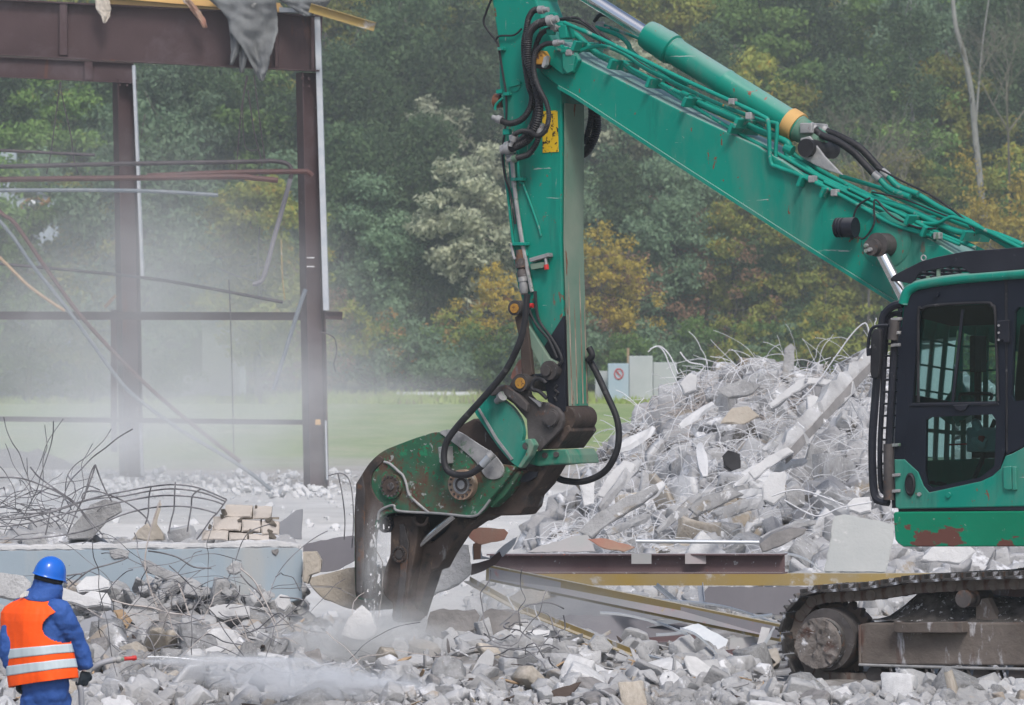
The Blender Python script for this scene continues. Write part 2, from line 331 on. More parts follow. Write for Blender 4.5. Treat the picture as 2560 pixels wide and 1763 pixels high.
gras = ramp(nt, nz(nt, vec, .35, 9, .8, stretch=(1, .3, 1)), [(.3, (.12, .19, .06)), (.5, (.2, .27, .1)), (.64, (.3, .3, .17)), (.75, (.33, .29, .22))])
wood = ramp(nt, nz(nt, vec, .3, 6), [(.3, (.05, .07, .03)), (.7, (.11, .12, .06))])
st = lambda a, w: ramp(nt, mr.outputs[0], [(a/400, (0, 0, 0)), ((a+w)/400, (1, 1, 1))])
zr = nt.nodes.new('ShaderNodeMapRange'); zr.inputs[1].default_value = .12; zr.inputs[2].default_value = .4; nt.links.new(sp.outputs[2], zr.inputs[0]); flo = mix(nt, zr.outputs[0], flo, rub)
c = mix(nt, st(61, 4), rub, flo); c = mix(nt, st(105, 6), c, dirt); c = mix(nt, st(122, 14), c, gras); c = mix(nt, st(262, 5), c, wood)
nt.links.new(c, b.inputs['Base Color']); b.inputs['Roughness'].default_value = .95
bn = nt.nodes.new('ShaderNodeBump'); bn.inputs['Strength'].default_value = .6; bn.inputs['Distance'].default_value = .06
nt.links.new(nz(nt, vec, 9, 9, .7), bn.inputs['Height']); nt.links.new(bn.outputs[0], b.inputs['Normal'])
me.materials[0] = m
tag(link(me, 'ground'), kind='structure')

# ================= FOREST =================
def crown_mesh(name, m, h, r, base, nc, nl, leaf, seed, shape='round', cr=1.0, droop=0):
    g = np.random.default_rng(seed); C = []
    while len(C) < nc:
        p = g.uniform(-1, 1, 3); q = math.hypot(*p)
        if q > 1 or q < .25: continue
        zz = (p[2]+1)/2
        w = {'round': 1, 'cone': 1.15-zz*.95, 'column': .75, 'bush': 1.1}[shape]
        w *= 1+.35*math.sin(3*math.atan2(p[1], p[0])+seed)*.7
        C.append((p[0]*r*w, p[1]*r*w, base+(h-base)*zz))
    C = np.array(C); V = []; k = g.uniform(.45, 1.1, nc)*cr
    cnt = np.maximum((nl*k**2).astype(int), 20)
    cc = np.repeat(C, cnt, 0); kk = np.repeat(k, cnt)[:, None]; N = len(cc)
    d = g.normal(size=(N, 3)); d /= np.linalg.norm(d, axis=1)[:, None]
    rad = g.uniform(.15, 1, (N, 1))**.6
    # uneven lobes inside each clump
    ph = np.repeat(g.uniform(0, 6, (nc, 3)), cnt, 0); lob = 1+.45*np.sin(4*d[:, :1]+ph[:, :1])*np.sin(4*d[:, 1:2]+ph[:, 1:2])
    pos = cc+d*rad*kk*lob*np.array([1, 1, .62+droop])
    pos[:, 2] -= droop*rad[:, 0]*.5
    n = g.normal(size=(N, 3))+d*.7+np.array([0, 0, .5]); n /= np.linalg.norm(n, axis=1)[:, None]
    t = np.cross(n, g.normal(size=(N, 3))); t /= np.linalg.norm(t, axis=1)[:, None]; u = np.cross(n, t)
    s = leaf*g.uniform(.6, 1.3, (N, 1))
    q = np.stack([pos-t*s, pos-u*s*.42, pos+t*s, pos+u*s*.42], 1).reshape(-1, 3)
    me = npmesh(name, q, np.arange(N*4).reshape(-1, 4), m); return me, C, k
def trunk_mesh(name, m, h, C, k, r0, seed, nb=22, lean=.3):
    g = random.Random(seed); mb = MB(); top = h*.82
    tp = [Vector((g.uniform(-1, 1)*lean*t, g.uniform(-1, 1)*lean*t, top*t)) for t in (0, .25, .5, .75, 1)]; tp[0] = Vector((0, 0, -.5))
    mb.tube(tp, [r0*1.25, r0, r0*.8, r0*.5, r0*.12], 8, 4)
    idx = sorted(range(len(C)), key=lambda i: g.random())[:nb]
    for i in idx:
        c = Vector(C[i]); t = max(.12, min(.95, (c.z-math.hypot(c.x, c.y)*.8)/top)); a = Vector((0, 0, top*t))+tp[2]*t*.6
        mid = (a+c)/2+Vector((g.uniform(-.3, .3), g.uniform(-.3, .3), -.25)); q = r0*(1-t)*.55+.025
        mb.tube([a, mid, c], [q, q*.6, q*.2], 5, 4)
    me = bpy.data.meshes.new(name); me.from_pydata(mb.v, [], mb.f); me.materials.append(MATS[m])
    me.polygons.foreach_set('use_smooth', [True]*len(me.polygons)); return me
SPEC = {}
def spec(k, lm, bm_, h, r, base, nc, nl, leaf, seed, shape='round', cr=1.0, droop=0, r0=.2, nb=22):
    cm, C, kk = crown_mesh('crown', lm, h, r, base, nc, nl, leaf, seed, shape, cr, droop)
    SPEC[k] = (cm, trunk_mesh('trunk', bm_, h, C, kk, r0, seed, nb), h)
spec('broad', 'leaf_green', 'bark', 14, 4.0, 2.5, 72, 330, .19, 1, 'round', 1.35)
spec('broad_b', 'leaf_yellowgreen', 'bark', 13, 3.6, 2, 66, 330, .18, 2, 'round', 1.25)
spec('dark', 'leaf_dark', 'bark', 17, 3.6, 2, 84, 300, .17, 3, 'column', 1.45, .3)
spec('dark_b', 'leaf_dark', 'bark', 15, 4.0, 2, 80, 300, .17, 4, 'cone', 1.5, .2)
spec('blue', 'leaf_bluegreen', 'bark', 14, 3.4, 2, 70, 300, .17, 11, 'round', 1.3, .15)
spec('silver', 'leaf_silver', 'bark', 13, 3.0, 3, 60, 260, .19, 5, 'round', 1.1)
spec('birch', 'leaf_dark', 'birch_bark', 20, 2.8, 6, 46, 240, .16, 6, 'column', 1.2, .7, .17, 14)
spec('yellow', 'leaf_yellow', 'bark', 11, 2.8, 2.5, 44, 170, .15, 7, 'round', .95, 0, .12, 30)
spec('shrub', 'leaf_green', 'bark', 4.2, 2.3, .3, 34, 260, .14, 8, 'bush', .8, 0, .06, 20)
spec('shrub_b', 'leaf_bluegreen', 'bark', 3.6, 2.3, .2, 32, 260, .14, 9, 'bush', .8, 0, .05, 20)
spec('shrub_y', 'leaf_yellowgreen', 'bark', 5.2, 2.2, .4, 36, 230, .14, 10, 'bush', .8, 0, .06, 24)
spec('shrub_o', 'leaf_orange', 'bark', 4.6, 1.6, .8, 22, 90, .13, 12, 'round', .62, 0, .05, 20)
spec('shrub_n', 'leaf_brown', 'bark', 6.0, 2.6, .2, 40, 210, .10, 13, 'bush', .9, 0, .05, 40)
spec('shrub_gold', 'leaf_yellow', 'bark', 4.6, 1.7, .6, 24, 130, .13, 14, 'round', .62, 0, .05, 20)
DESC = {'broad': 'mid green broadleaf tree', 'broad_b': 'yellow-green broadleaf tree', 'dark': 'tall dark green tree', 'dark_b': 'dark green tapering tree',
        'blue': 'soft blue-green tree', 'silver': 'silvery grey-leaved willow', 'birch': 'white-barked birch', 'yellow': 'thin tree with yellow autumn leaves',
        'shrub': 'low green bush', 'shrub_b': 'low blue-green bush', 'shrub_y': 'yellow-green bush', 'shrub_o': 'sparse orange-leaved bush',
        'shrub_n': 'brown twiggy bush', 'shrub_gold': 'golden yellow bush'}
BAND = [(-100, 'left of the frame edge pipes'), (60, 'behind the first hanging wires'), (170, 'just left of the left steel column'), (290, 'directly behind the left steel column'),
        (380, 'right of the left steel column'), (480, 'behind the hanging torn felt'), (590, 'behind the bent pipe ends'), (690, 'directly behind the right steel column'),
        (800, 'just right of the right steel column'), (910, 'between steel column and excavator arm'), (1020, 'behind the crusher head'), (1130, 'left of the excavator stick'),
        (1240, 'behind the upright excavator stick'), (1400, 'below the boom tip'), (1520, 'over the blue concrete blocks'), (1640, 'above the left end of the rubble heap'),
        (1760, 'behind the chrome cylinder'), (1880, 'above the middle of the rubble heap'), (2000, 'behind the boom cylinder foot'), (2120, 'left of the cab mirror'),
        (2240, 'above the cab front'), (2360, 'above the cab roof'), (2480, 'at the right edge over the boom'), (2620, 'beyond the right picture edge')]
seen = {}
def tree(kind, px, Y, s=1.0, row='', name=None, dz=0):
    cm, tm, h = SPEC[kind]; base = P(px, Y, dz-.1)
    b = [t for p, t in BAND if px >= p-60][-1] if px > -160 else BAND[0][1]
    lab = DESC[kind]+' '+row+' '+b
    n = seen.get(lab, 0); seen[lab] = n+1
    if n: lab += ['', ', one behind', ', rearmost'][min(n, 2)]
    bush = kind.startswith('shrub')
    t = root('bush' if bush else 'tree', lab, 'bush' if bush else 'tree', base, 'bushes along the foot of the wood' if bush else 'trees of the wood behind the site')
    t.rotation_euler = (0, 0, random.uniform(0, 6.28)); k = s*random.uniform(.93, 1.07); t.scale = (k*random.uniform(.92, 1.08), k, k)
    link(tm, 'stem' if bush else 'trunk', parent=t); link(cm, 'foliage' if bush else 'crown', parent=t); return t
def rowof(kinds_at, Y0, dY, row, s=1.0):
    for px, k in kinds_at: tree(k, px+random.uniform(-18, 18), Y0+random.uniform(-dY, dY), s*random.uniform(.9, 1.12), row)
rowof([(-130, 'broad'), (90, 'broad'), (225, 'broad_b'), (360, 'blue'), (660, 'broad_b')], 231, 1.5, 'nearest of all', .88)
rowof([(60, 'shrub_b'), (215, 'shrub'), (285, 'shrub_b'), (400, 'shrub')], 233, .6, 'before the ruins', .62)
rowof([(-90, 'broad'), (60, 'blue'), (190, 'broad_b'), (330, 'broad'), (480, 'broad_b'), (610, 'broad'), (740, 'blue'), (860, 'dark_b'), (960, 'blue'), (1070, 'dark_b'), (1190, 'silver'), (1310, 'blue'),
       (1430, 'blue'), (1560, 'dark_b'), (1700, 'blue'), (1830, 'broad_b'), (1960, 'dark_b'), (2080, 'broad_b'), (2200, 'yellow'), (2210, 'broad_b'), (2330, 'broad'), (2450, 'yellow'), (2560, 'broad_b'), (2670, 'broad')], 263, 2, 'in the front row', .8)
rowof([(-60, 'dark'), (120, 'broad'), (270, 'dark'), (400, 'blue'), (540, 'dark'), (680, 'broad'), (800, 'dark'), (905, 'dark'), (1010, 'dark'), (1090, 'silver'), (1180, 'dark'), (1290, 'dark'), (1400, 'silver'), (1500, 'blue'),
       (1620, 'silver'), (1700, 'silver'), (1780, 'dark'), (1850, 'broad_b'), (1940, 'broad'), (2030, 'broad_b'), (2110, 'dark_b'), (2190, 'broad'), (2290, 'birch'), (2370, 'broad_b'), (2480, 'birch'), (2540, 'dark'), (2640, 'yellow')], 277, 3, 'in the middle row', .95)
rowof([(px, random.choice(['dark', 'broad_b', 'broad', 'dark_b', 'blue', 'birch', 'silver'])) for px in range(-60, 2700, 150)], 294, 3, 'high on the slope', 1.0)
rowof([(px, random.choice(['broad_b', 'broad', 'dark_b'])) for px in range(-20, 2700, 210)], 312, 3, 'on top of the slope', 1.05)
rowof([(430, 'shrub_b'), (640, 'shrub'), (700, 'shrub_n'), (760, 'shrub_y'), (820, 'shrub_n'), (880, 'shrub_y'), (930, 'shrub_b'), (975, 'shrub_o'), (1020, 'shrub'), (1085, 'shrub_b'), (1120, 'shrub_o'), (1160, 'shrub_y'), (1230, 'shrub'),
       (1300, 'shrub_b'), (1480, 'shrub_b'), (1540, 'shrub'), (1620, 'shrub_b'), (1700, 'shrub_b'), (1780, 'shrub'), (1860, 'shrub_y'), (1930, 'shrub_b'), (2010, 'shrub'), (2080, 'shrub_y'), (2150, 'shrub_y'), (2230, 'shrub'), (2330, 'shrub_b'), (2440, 'shrub'), (2560, 'shrub_y')], 252.5, 1.5, 'at the wood edge', .95)
for k, px, Y, s, dz in [('shrub_gold', 1470, 257, 1.25, 3.2), ('shrub_gold', 1540, 258, 1.1, 6.8), ('shrub_gold', 1515, 256.5, .9, 1.6), ('shrub_gold', 1255, 257, .9, 6.2), ('shrub_gold', 1205, 256, .8, 4), ('shrub_o', 1215, 255.5, 1.2, 1.6), ('shrub_n', 1610, 256, 1.3, 3.5), ('shrub_n', 1730, 256, 1.3, 2.6),
                        ('shrub_n', 1560, 256, 1.2, .8), ('shrub_n', 1830, 256, 1.2, 1.8), ('shrub_n', 1480, 255, 1.0, 0), ('shrub_y', 2110, 256, 1.3, 2.2), ('shrub_y', 2000, 256, 1.1, 1.2), ('shrub_y', 2300, 257, 1.4, 4), ('shrub_gold', 2520, 256, 1.3, 4.5), ('shrub_gold', 2590, 256, 1.2, 8.5), ('shrub_gold', 2440, 256, 1.0, 9.6)]:
    Yk = Y+dz/.31*.9; tree(k, px, Yk if dz > 1 else Y, s, 'slightly upslope')
for px, Yk, sc_, dz in [(1495, 254.3, .78, 0), (1560, 255, .62, 0), (1228, 254.5, .66, 0), (2548, 255, 1.0, 0), (2450, 255.5, .8, 0)]: tree('yellow', px, Yk, sc_, 'standing at the wood edge')
# the foremost birch trunk that shows at the right
t = root('birch_tree', 'tall birch with a bent white trunk above the cab', 'tree', P(2450, 258))
mb = MB(); mb.tube([W(2480, 700, 258), W(2462, 560, 258), W(2440, 360, 258), W(2428, 230, 258), W(2408, 130, 258), W(2388, 60, 258), W(2378, -60, 258)], [.2, .19, .17, .15, .14, .12, .1], 8, 5)
mb.tube([W(2480, 700, 258), P(2490, 258, -.5)], .21, 8)
mb.obj('trunk', 'birch_bark', t, True)
mb = MB(); mb.tube([W(2438, 330, 258), W(2455, 120, 258), W(2475, -20, 258)], [.07, .05, .03], 6, 5); mb.obj('limb', 'birch_bark', t, True)
cm = crown_mesh('crown', 'leaf_yellow', 14, 1.9, 3, 30, 60, .11, 55, 'column', .8, .3)[0]; link(cm, 'crown', parent=t)
# bare branching small trees seen through the leaves
def branch(mb, p, d, L, r, g, lev):
    if lev == 0 or r < .006: return
    q = [p]; dd = d.copy()
    for i in range(4): dd = (dd+Vector((g.gauss(0, .16), g.gauss(0, .16), g.gauss(.02, .1)))).normalized(); q.append(q[-1]+dd*L/4)
    mb.tube(q, [r, r*.6], 5, 2)
    for k in (2, 3, 4, 4): branch(mb, q[k], (dd+Vector((g.gauss(0, .6), g.gauss(0, .4), g.gauss(.1, .3)))).normalized(), L*g.uniform(.55, .8), r*.55, g, lev-1)
for i, (px, py, Yb_, L0, lab) in enumerate([(2165, 470, 254.6, 2.2, 'bare forked young tree above the boom hoses'), (2520, 330, 254, 3.2, 'leafless young tree near the upper right corner'), (2240, 520, 255, 1.8, 'small bare sapling above the boom pipes')]):
    base = P(px, Yb_+2); top_ = W(px, py, Yb_+2); t = root('tree', lab, 'tree', base, 'bare young trees'); g_ = random.Random(i+3); mb = MB()
    mb.tube([base-UP*.3, base.lerp(top_, .5)+Vector((.15, 0, 0)), top_], [.09, .07, .055], 6, 4); mb.obj('trunk', 'bark', t, True)
    mb = MB(); [branch(mb, top_, Vector((g_.gauss(0, .45), g_.gauss(0, .3), 1)).normalized(), L0, .05, g_, 4) for _ in range(4)]; mb.obj('branches', 'bare_twig', t, True)
# tall grass at the far edge of the meadow, one mass of blades
g = np.random.default_rng(4); N = 9000
Yb = g.uniform(228, 249, N); pxb = g.uniform(-200, 2700, N); xb = (pxb-CX)*Yb/FPX; zb = G(xb, Yb)
hb = g.uniform(.1, .5, N)*(1+.8*(vnoise(xb, Yb, .2, 9)+.1)); wb = g.uniform(.03, .08, N); lx = g.normal(0, .15, N)
Vb = np.stack([np.stack([xb-wb, Yb, zb], 1), np.stack([xb+wb, Yb, zb], 1), np.stack([xb+lx, Yb+g.normal(0, .1, N), zb+hb], 1)], 1).reshape(-1, 3)
tag(link(npmesh('meadow_grass', Vb, np.arange(N*3).reshape(-1, 3), 'grass_blade', 3), 'meadow_grass'), 'tall pale grass along the far edge of the meadow', 'grass', kind='stuff')

# ================= RUIN AND FAR CONCRETE =================
def wallpx(name, x0, y0, x1, y1, Y, th, m, parent, holes=()):
    """upright wall whose front lies at Y, with openings left free (built from rectangles)"""
    xsx = sorted({x0, x1, *[h[0] for h in holes], *[h[2] for h in holes]}); ysy = sorted({y0, y1, *[h[1] for h in holes], *[h[3] for h in holes]}); mb = MB()
    for a, b_ in zip(xsx, xsx[1:]):
        for c_, d in zip(ysy, ysy[1:]):
            mx, my = (a+b_)/2, (c_+d)/2
            if any(h[0] < mx < h[2] and h[1] < my < h[3] for h in holes): continue
            p, q = W(a, c_, Y), W(b_, d, Y); mb.box(((p.x+q.x)/2, Y+th/2, (p.z+q.z)/2), (abs(q.x-p.x), th, abs(p.z-q.z)))
    return mb.obj(name, m, parent)
r_ = root('ruined_building', 'derelict white building with empty windows behind the left column', 'building', P(470, 236))
wallpx('front_wall', 345, 806, 600, 990, 236, .4, 'ruin_white', r_, [(408, 826, 505, 938)])
wallpx('roof_slab', 335, 798, 620, 805, 235.6, 6, 'ruin_grey', r_)
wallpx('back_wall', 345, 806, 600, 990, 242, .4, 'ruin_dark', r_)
mb = MB(); p, q = W(600, 806, 236.4), W(600, 990, 236.4); mb.box((p.x-.2, 239.2, (p.z+q.z)/2), (.4, 5.2, p.z-q.z)); mb.obj('side_wall', 'ruin_white', r_)
r_ = root('ruined_building', 'low grey derelict hall at the far left edge', 'building', P(130, 236))
wallpx('front_wall', -220, 640, 120, 1012, 236, .4, 'ruin_grey', r_)
wallpx('annex_wall', 121, 860, 330, 1008, 236.6, .4, 'ruin_white', r_, [(128, 885, 205, 950), (232, 890, 255, 965)])
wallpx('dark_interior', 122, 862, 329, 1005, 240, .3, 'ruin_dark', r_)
mb = MB()
for i in range(28):
    p = W(-200, 650+i*13, 235.98); mb.box((p.x+3.0, 235.96, p.z), (6.1, .05, .05))
mb.obj('cladding_ribs', 'ruin_grey', r_)
r_ = root('graffiti_wall', 'pale wall with orange and blue graffiti at the left edge', 'wall', P(60, 243))
wallpx('wall', -120, 380, 40, 1000, 243, .5, 'ruin_grey', r_); wallpx('lower_wall', 41, 470, 215, 1000, 243, .5, 'ruin_grey', r_)
def blobs(name, m, pts, w, Y):
    mb = MB(); mb.tube([W(a, b_, Y) for a, b_ in pts], w, 6, 5); return mb.obj(name, m, r_)
blobs('orange_paint', 'leaf_orange', [(50, 560), (52, 520), (70, 500), (95, 495), (110, 505)], .09, 242.95)
blobs('white_paint', 'ruin_white', [(70, 530), (75, 510), (85, 520), (80, 545), (66, 548)], .22, 242.93)
blobs('blue_paint', 'blue_pipe', [(48, 490), (75, 482), (110, 486), (140, 482)], .12, 242.95)
blobs('white_paint', 'ruin_white', [(160, 485), (185, 500), (180, 515)], .2, 242.93)
blobs('orange_paint', 'leaf_orange', [(100, 512), (118, 505), (128, 492)], .1, 242.95)
def block(lab, x0, y0, x1, y1, Y, m, th=.8):
    p, q = W(x0, y0, Y), W(x1, y1, Y); mb = MB(); zb_ = min(q.z, g1((p.x+q.x)/2, Y)-.1); mb.box(((p.x+q.x)/2, Y+th/2, (p.z+zb_)/2), (q.x-p.x, th, p.z-zb_))
    o = mb.obj('concrete_block', m, None, bevel=.03); return tag(o, lab, 'concrete block', 'old concrete blocks at the meadow edge')
bb = block('light blue concrete block marked with a red ring sign', 1520, 909, 1572, 990, 234, 'barrier')
mb = MB(); c0 = W(1547, 935, 233.97); mb.tube([c0+Vector((math.cos(a)*.2, 0, math.sin(a)*.24)) for a in np.linspace(0, 6.2832, 25)], .026, 6)
mb.tube([c0+Vector((-.12, 0, .13)), c0+Vector((.12, 0, -.13))], .024, 6); mb.tube([c0+Vector((-.02, 0, .12)), c0+Vector((-.06, 0, 0)), c0+Vector((.03, 0, -.02))], .018, 6)
mb.obj('prohibition_sign', 'red_paint', bb)
block('tall grey concrete block beside the blue one', 1573, 890, 1632, 1003, 234.4, 'barrier_grey')
block('wide pale block behind the rubble heap', 1633, 906, 1692, 1003, 235, 'barrier_grey')
block('low grey block left of the blue one', 1488, 928, 1519, 990, 235.4, 'barrier_grey')
o = MB().tube([W(1571, 1000, 236.5), W(1570, 870, 236.5)], .06, 8).obj('wooden_post', 'wood'); tag(o, 'short wooden post behind the tall concrete block', 'post')
r_ = root('road_barrier', 'long low white barrier at the far meadow edge', 'barrier', P(1080, 247))
mb = MB(); p, q = W(990, 985, 247), W(1190, 985, 247); mb.box(((p.x+q.x)/2, 247, p.z+.02), (q.x-p.x, .08, .16)); mb.obj('rail', 'ruin_white', r_)
for k in range(6):
    mb = MB(); xk = p.x+.3+k*(q.x-p.x-.6)/5; zg = g1(xk, 247.1); mb.box((xk, 247.1, (zg-.2+p.z)/2), (.1, .1, p.z-zg+.2)); mb.obj('post', 'barrier_grey', r_)
for lab, px, Yk, w, h_ in [('dark soil mound at the left edge of the meadow', 20, 112, 1.5, .5), ('dark soil mound, second from the left edge', 95, 116, .8, .42), ('low soil mound before the left column', 135, 110, 1.0, .28)]:
    mb = MB(); c0 = P(px, Yk); rs = []
    for i in range(7):
        t = i/6; rr = w*(1-t**1.6)+.01; rs.append([Vector((c0.x+math.cos(a)*rr*(1+.3*noise.noise((a*2, t*3, px))), c0.y+math.sin(a)*rr, c0.z-.1+h_*t*(1+.3*noise.noise((a, px, t))))) for a in np.linspace(0, 6.283, 21)[:-1]])
    tag(mb.rings(rs).obj('soil_mound', 'mud', None, True), lab, 'soil mound', 'soil mounds on the meadow')
# ================= STEEL FRAME OF THE HALL =================
def ibeam(p0, p1, d, w, tf=.02, tw=.012, up=Vector((0, 0, 1)), kind='I'):
    p0, p1 = Vector(p0), Vector(p1); a = (p1-p0); ax = a.normalized(); s = ax.cross(up).normalized(); u = s.cross(ax).normalized()
    if kind == 'I': pr = [(-w/2, -d/2), (w/2, -d/2), (w/2, -d/2+tf), (tw/2, -d/2+tf), (tw/2, d/2-tf), (w/2, d/2-tf), (w/2, d/2), (-w/2, d/2), (-w/2, d/2-tf), (-tw/2, d/2-tf), (-tw/2, -d/2+tf), (-w/2, -d/2+tf)]
    elif kind == 'U': pr = [(0, -d/2), (w, -d/2), (w, -d/2+tf), (tw, -d/2+tf), (tw, d/2-tf), (w, d/2-tf), (w, d/2), (0, d/2)]
    elif kind == 'V': pr = [(0, -d/2), (-w, -d/2), (-w, -d/2+tf), (-tw, -d/2+tf), (-tw, d/2-tf), (-w, d/2-tf), (-w, d/2), (0, d/2)]
    else: pr = [(0, 0), (w, 0), (w, tf), (tw, tf), (tw, d), (0, d)]
    return MB().prism([p0+s*x+u*y for x, y in pr], a)
YF = 94.0
fr = root('steel_hall_frame', 'brown steel frame of a half-demolished hall on two tall columns', 'steel frame', P(560, YF))
gd = ibeam(W(-420, 47, YF), W(803, 109.5, YF), 1.07, .34, .03, .02).obj('girder', 'brown_beam', fr)
for x, y0, y1 in [(160, 8, 140), (692, 38, 170), (783, 44, 174), (-130, -5, 130), (-330, -15, 118)]:
    MB().box((W(x, y0, YF).x, YF-.08, (W(x, y0, YF).z+W(x, y1, YF).z)/2), (.06 if x != 160 else .14, .13, 130/132)).obj('stiffener', 'brown_beam', gd)
gd2 = ibeam(W(-420, 148, 103), W(333, 183, 103), .43, .2, .02, .014).obj('girder', 'brown_beam', fr)
MB().box((W(222, 176, 103).x, 102.93, W(0, 178, 103).z), (.16, .08, .37)).obj('stiffener', 'brown_beam', gd2)
def column(x0t, x1t, yt, x0b, x1b, yb, Yc, strips):
    ca, cb = W((x0t+x1t)/2, yt, Yc), W((x0b+x1b)/2, yb, Yc); w = (x1t-x0t)*Yc/FPX; cb.z -= .4
    c = ibeam(ca, cb, w, .34, .022, .016, up=Vector((1, .45, 0)).normalized()).obj('column', 'brown_beam', fr)
    for (xa, ya, xb, yb_, wd_) in strips:
        a, b2 = W(xa, ya, Yc-.22), W(xb, yb_, Yc-.22); q = wd_*Yc/FPX
        MB().prism([a, a+Vector((q, 0, 0)), b2+Vector((q, 0, 0)), b2], (0, .3, 0)).obj('cladding_strip', 'galv', c)
    return c
for bx, by in [(756, 196), (772, 197), (757, 214), (773, 215), (300, 212), (318, 213)]: MB().cyl(W(bx, by, YF-.19), W(bx, by, YF-.16), .022, n=8).obj('bolt', 'brown_beam', fr)
c1 = column(286, 336, 200, 312, 348, 1200, 103.2, [(330, 163, 352, 692, 7), (347, 1050, 352, 1190, 6)])
c2 = column(746, 796, 182, 772, 812, 1225, YF+.1, [(786, 42, 808, 776, 14), (812, 1052, 816, 1200, 4)])
MB().box((W(795, 1055, YF-.3).x, YF-.3, W(795, 1055, YF).z), (.1, .06, .1)).obj('junction_box', 'ochre_band', c2)
for yy in (645, 667): MB().box((W(776, yy, YF-.3).x, YF-.2, W(776, yy, YF).z), (.14, .03, .02)).obj('clip', 'white_paint', c2)
ibeam(W(-420, 788, 98), W(762, 791, 98), .16, .14, .015, .012).obj('cross_rail', 'brown_beam', fr)
ibeam(W(808, 788, 97), W(856, 790, 97), .16, .14, .015, .012).obj('rail_stub', 'brown_beam', fr)
ibeam(W(-420, 1043, 98), W(772, 1056, 98), .10, .12, .012, .01).obj('cross_rail', 'brown_beam', fr)
MB().box(((W(276, 767, 108).x+W(294, 767, 108).x)/2, 108, (W(0, 775, 108).z+W(0, 1130, 108).z)/2), (.13, .12, W(0, 775, 108).z-W(0, 1130, 108).z)).obj('thin_post', 'brown_beam', fr)
MB().tube([W(300, 745, 107), W(300, 1125, 107)], .02, 6).obj('rod', 'blue_pipe', fr)
dk = MB(); dk.prism([W(240, -8, YF-.3), W(545, 18, YF-.3), W(700, 30, YF-.3), W(700, 8, YF-.3), W(240, -30, YF-.3)], (0, 3, 0)); dk.obj('roof_deck', 'ochre_band', fr)
MB().prism([W(698, 18, YF-.32), W(745, 22, YF-.32), W(745, 30, YF-.32), W(698, 30, YF-.32)], (0, .3, 0)).obj('foam_strip', 'galv', fr)
def pipe(name, lab, cat, pts, r, Yp, m, grp=None, sm=4, n=8):
    P_ = [W(p[0], p[1], (p[2] if len(p) > 2 else Yp)) for p in pts]
    return tag(MB().tube(P_, r, n, sm).obj(name, m, None, True), lab, cat, grp)
GP = 'loose pipes hanging in the steel frame'
pipe('pipe', 'dark pipe with a grey bent end hanging across the frame', 'pipe', [(-300, 425), (0, 417), (301, 410), (639, 404), (669, 402), (714, 408), (729, 425), (726, 447)], .042, 93, 'dark_pipe', GP)
pipe('pipe', 'rust-red pipe ending bluntly, lower of the red pair', 'pipe', [(-300, 455), (0, 449), (361, 445), (586, 442), (640, 446), (695, 451)], .052, 92.5, 'red_pipe', GP)
pipe('pipe', 'rust-red pipe with a hooked end by the right column', 'pipe', [(368, 440), (564, 432), (748, 429), (770, 431), (781, 440)], .05, 92.8, 'red_pipe', GP)
pipe('pipe', 'straight grey-blue pipe below the red pipes', 'pipe', [(-300, 478), (0, 476), (338, 477), (545, 488)], .036, 92, 'blue_pipe', GP)
pipe('pipe', 'short pale grey pipe at the left edge under the girder', 'pipe', [(-300, 360), (0, 376), (237, 388)], .03, 92, 'dark_pipe', GP)
pipe('pipe', 'thin dark pipe sagging across both columns', 'pipe', [(-300, 640), (0, 660), (338, 692), (500, 717), (707, 756)], .032, 100, 'dark_pipe', GP)
pipe('pipe', 'grey downpipe hanging from the dark pipe bend', 'pipe', [(726, 447), (712, 500), (684, 600), (660, 690), (645, 708), (632, 710)], .045, 93.4, 'violet_sheet', GP)
pipe('pipe', 'long slanting pipe fallen left to right, lower of the two', 'pipe', [(-150, 400), (10, 565), (79, 661), (177, 785), (278, 925), (338, 992), (451, 1075), (601, 1165), (690, 1235)], .036, 92, 'blue_pipe', GP)
pipe('pipe', 'long slanting brown pipe fallen left to right, upper of the two', 'pipe', [(-100, 420), (0, 530), (38, 560), (124, 684), (210, 800), (338, 936), (451, 1037), (601, 1155)], .038, 91.4, 'red_pipe', GP)
pipe('pipe', 'bent tan tube leaning on the slanting pipes', 'pipe', [(-60, 600), (0, 645), (75, 718), (162, 778)], .03, 91, 'wood', GP)
pipe('rod', 'thin grey rod leaning against the right column', 'rod', [(764, 723), (745, 778), (710, 890), (684, 975)], .04, 93, 'blue_pipe', GP)
pipe('rod', 'short pale batten hanging left of the left column', 'rod', [(262, 768), (290, 738)], .035, 99, 'wood', GP)
GH = 'wires hanging in the steel frame'
for lab, pts, r in [('wire pair hanging from the lower girder at left, left strand', [(150, 203), (146, 240), (128, 376), (116, 436)], .012), ('wire pair hanging from the lower girder at left, right strand', [(152, 205), (155, 240), (177, 338), (184, 395), (194, 432)], .012),
                    ('chain strand left of the torn felt tip', [(617, 188), (605, 263), (598, 331), (590, 436)], .013), ('looped wire under the torn felt tip', [(620, 190), (607, 260), (610, 350), (622, 376), (645, 374)], .01),
                    ('middle chain strand under the torn felt', [(620, 225), (635, 327), (652, 395), (655, 415)], .013), ('right wire strand under the torn felt', [(635, 188), (645, 270), (662, 398)], .012),
                    ('thin cable hanging in the middle bay to the ground', [(572, 700), (575, 760), (579, 900), (585, 1150)], .012), ('thin yellow cord near the right column', [(703, 600), (706, 690), (712, 750)], .012),
                    ('curled black cable end right of the right column', [(800, 830), (825, 838), (838, 850), (842, 880), (835, 910), (840, 930)], .012)]:
    pipe('hanging_wire', lab, 'wire', pts, r, 93.2, 'dark_pipe' if 'yellow' not in lab else 'yellow_beam', GH, 5, 5)
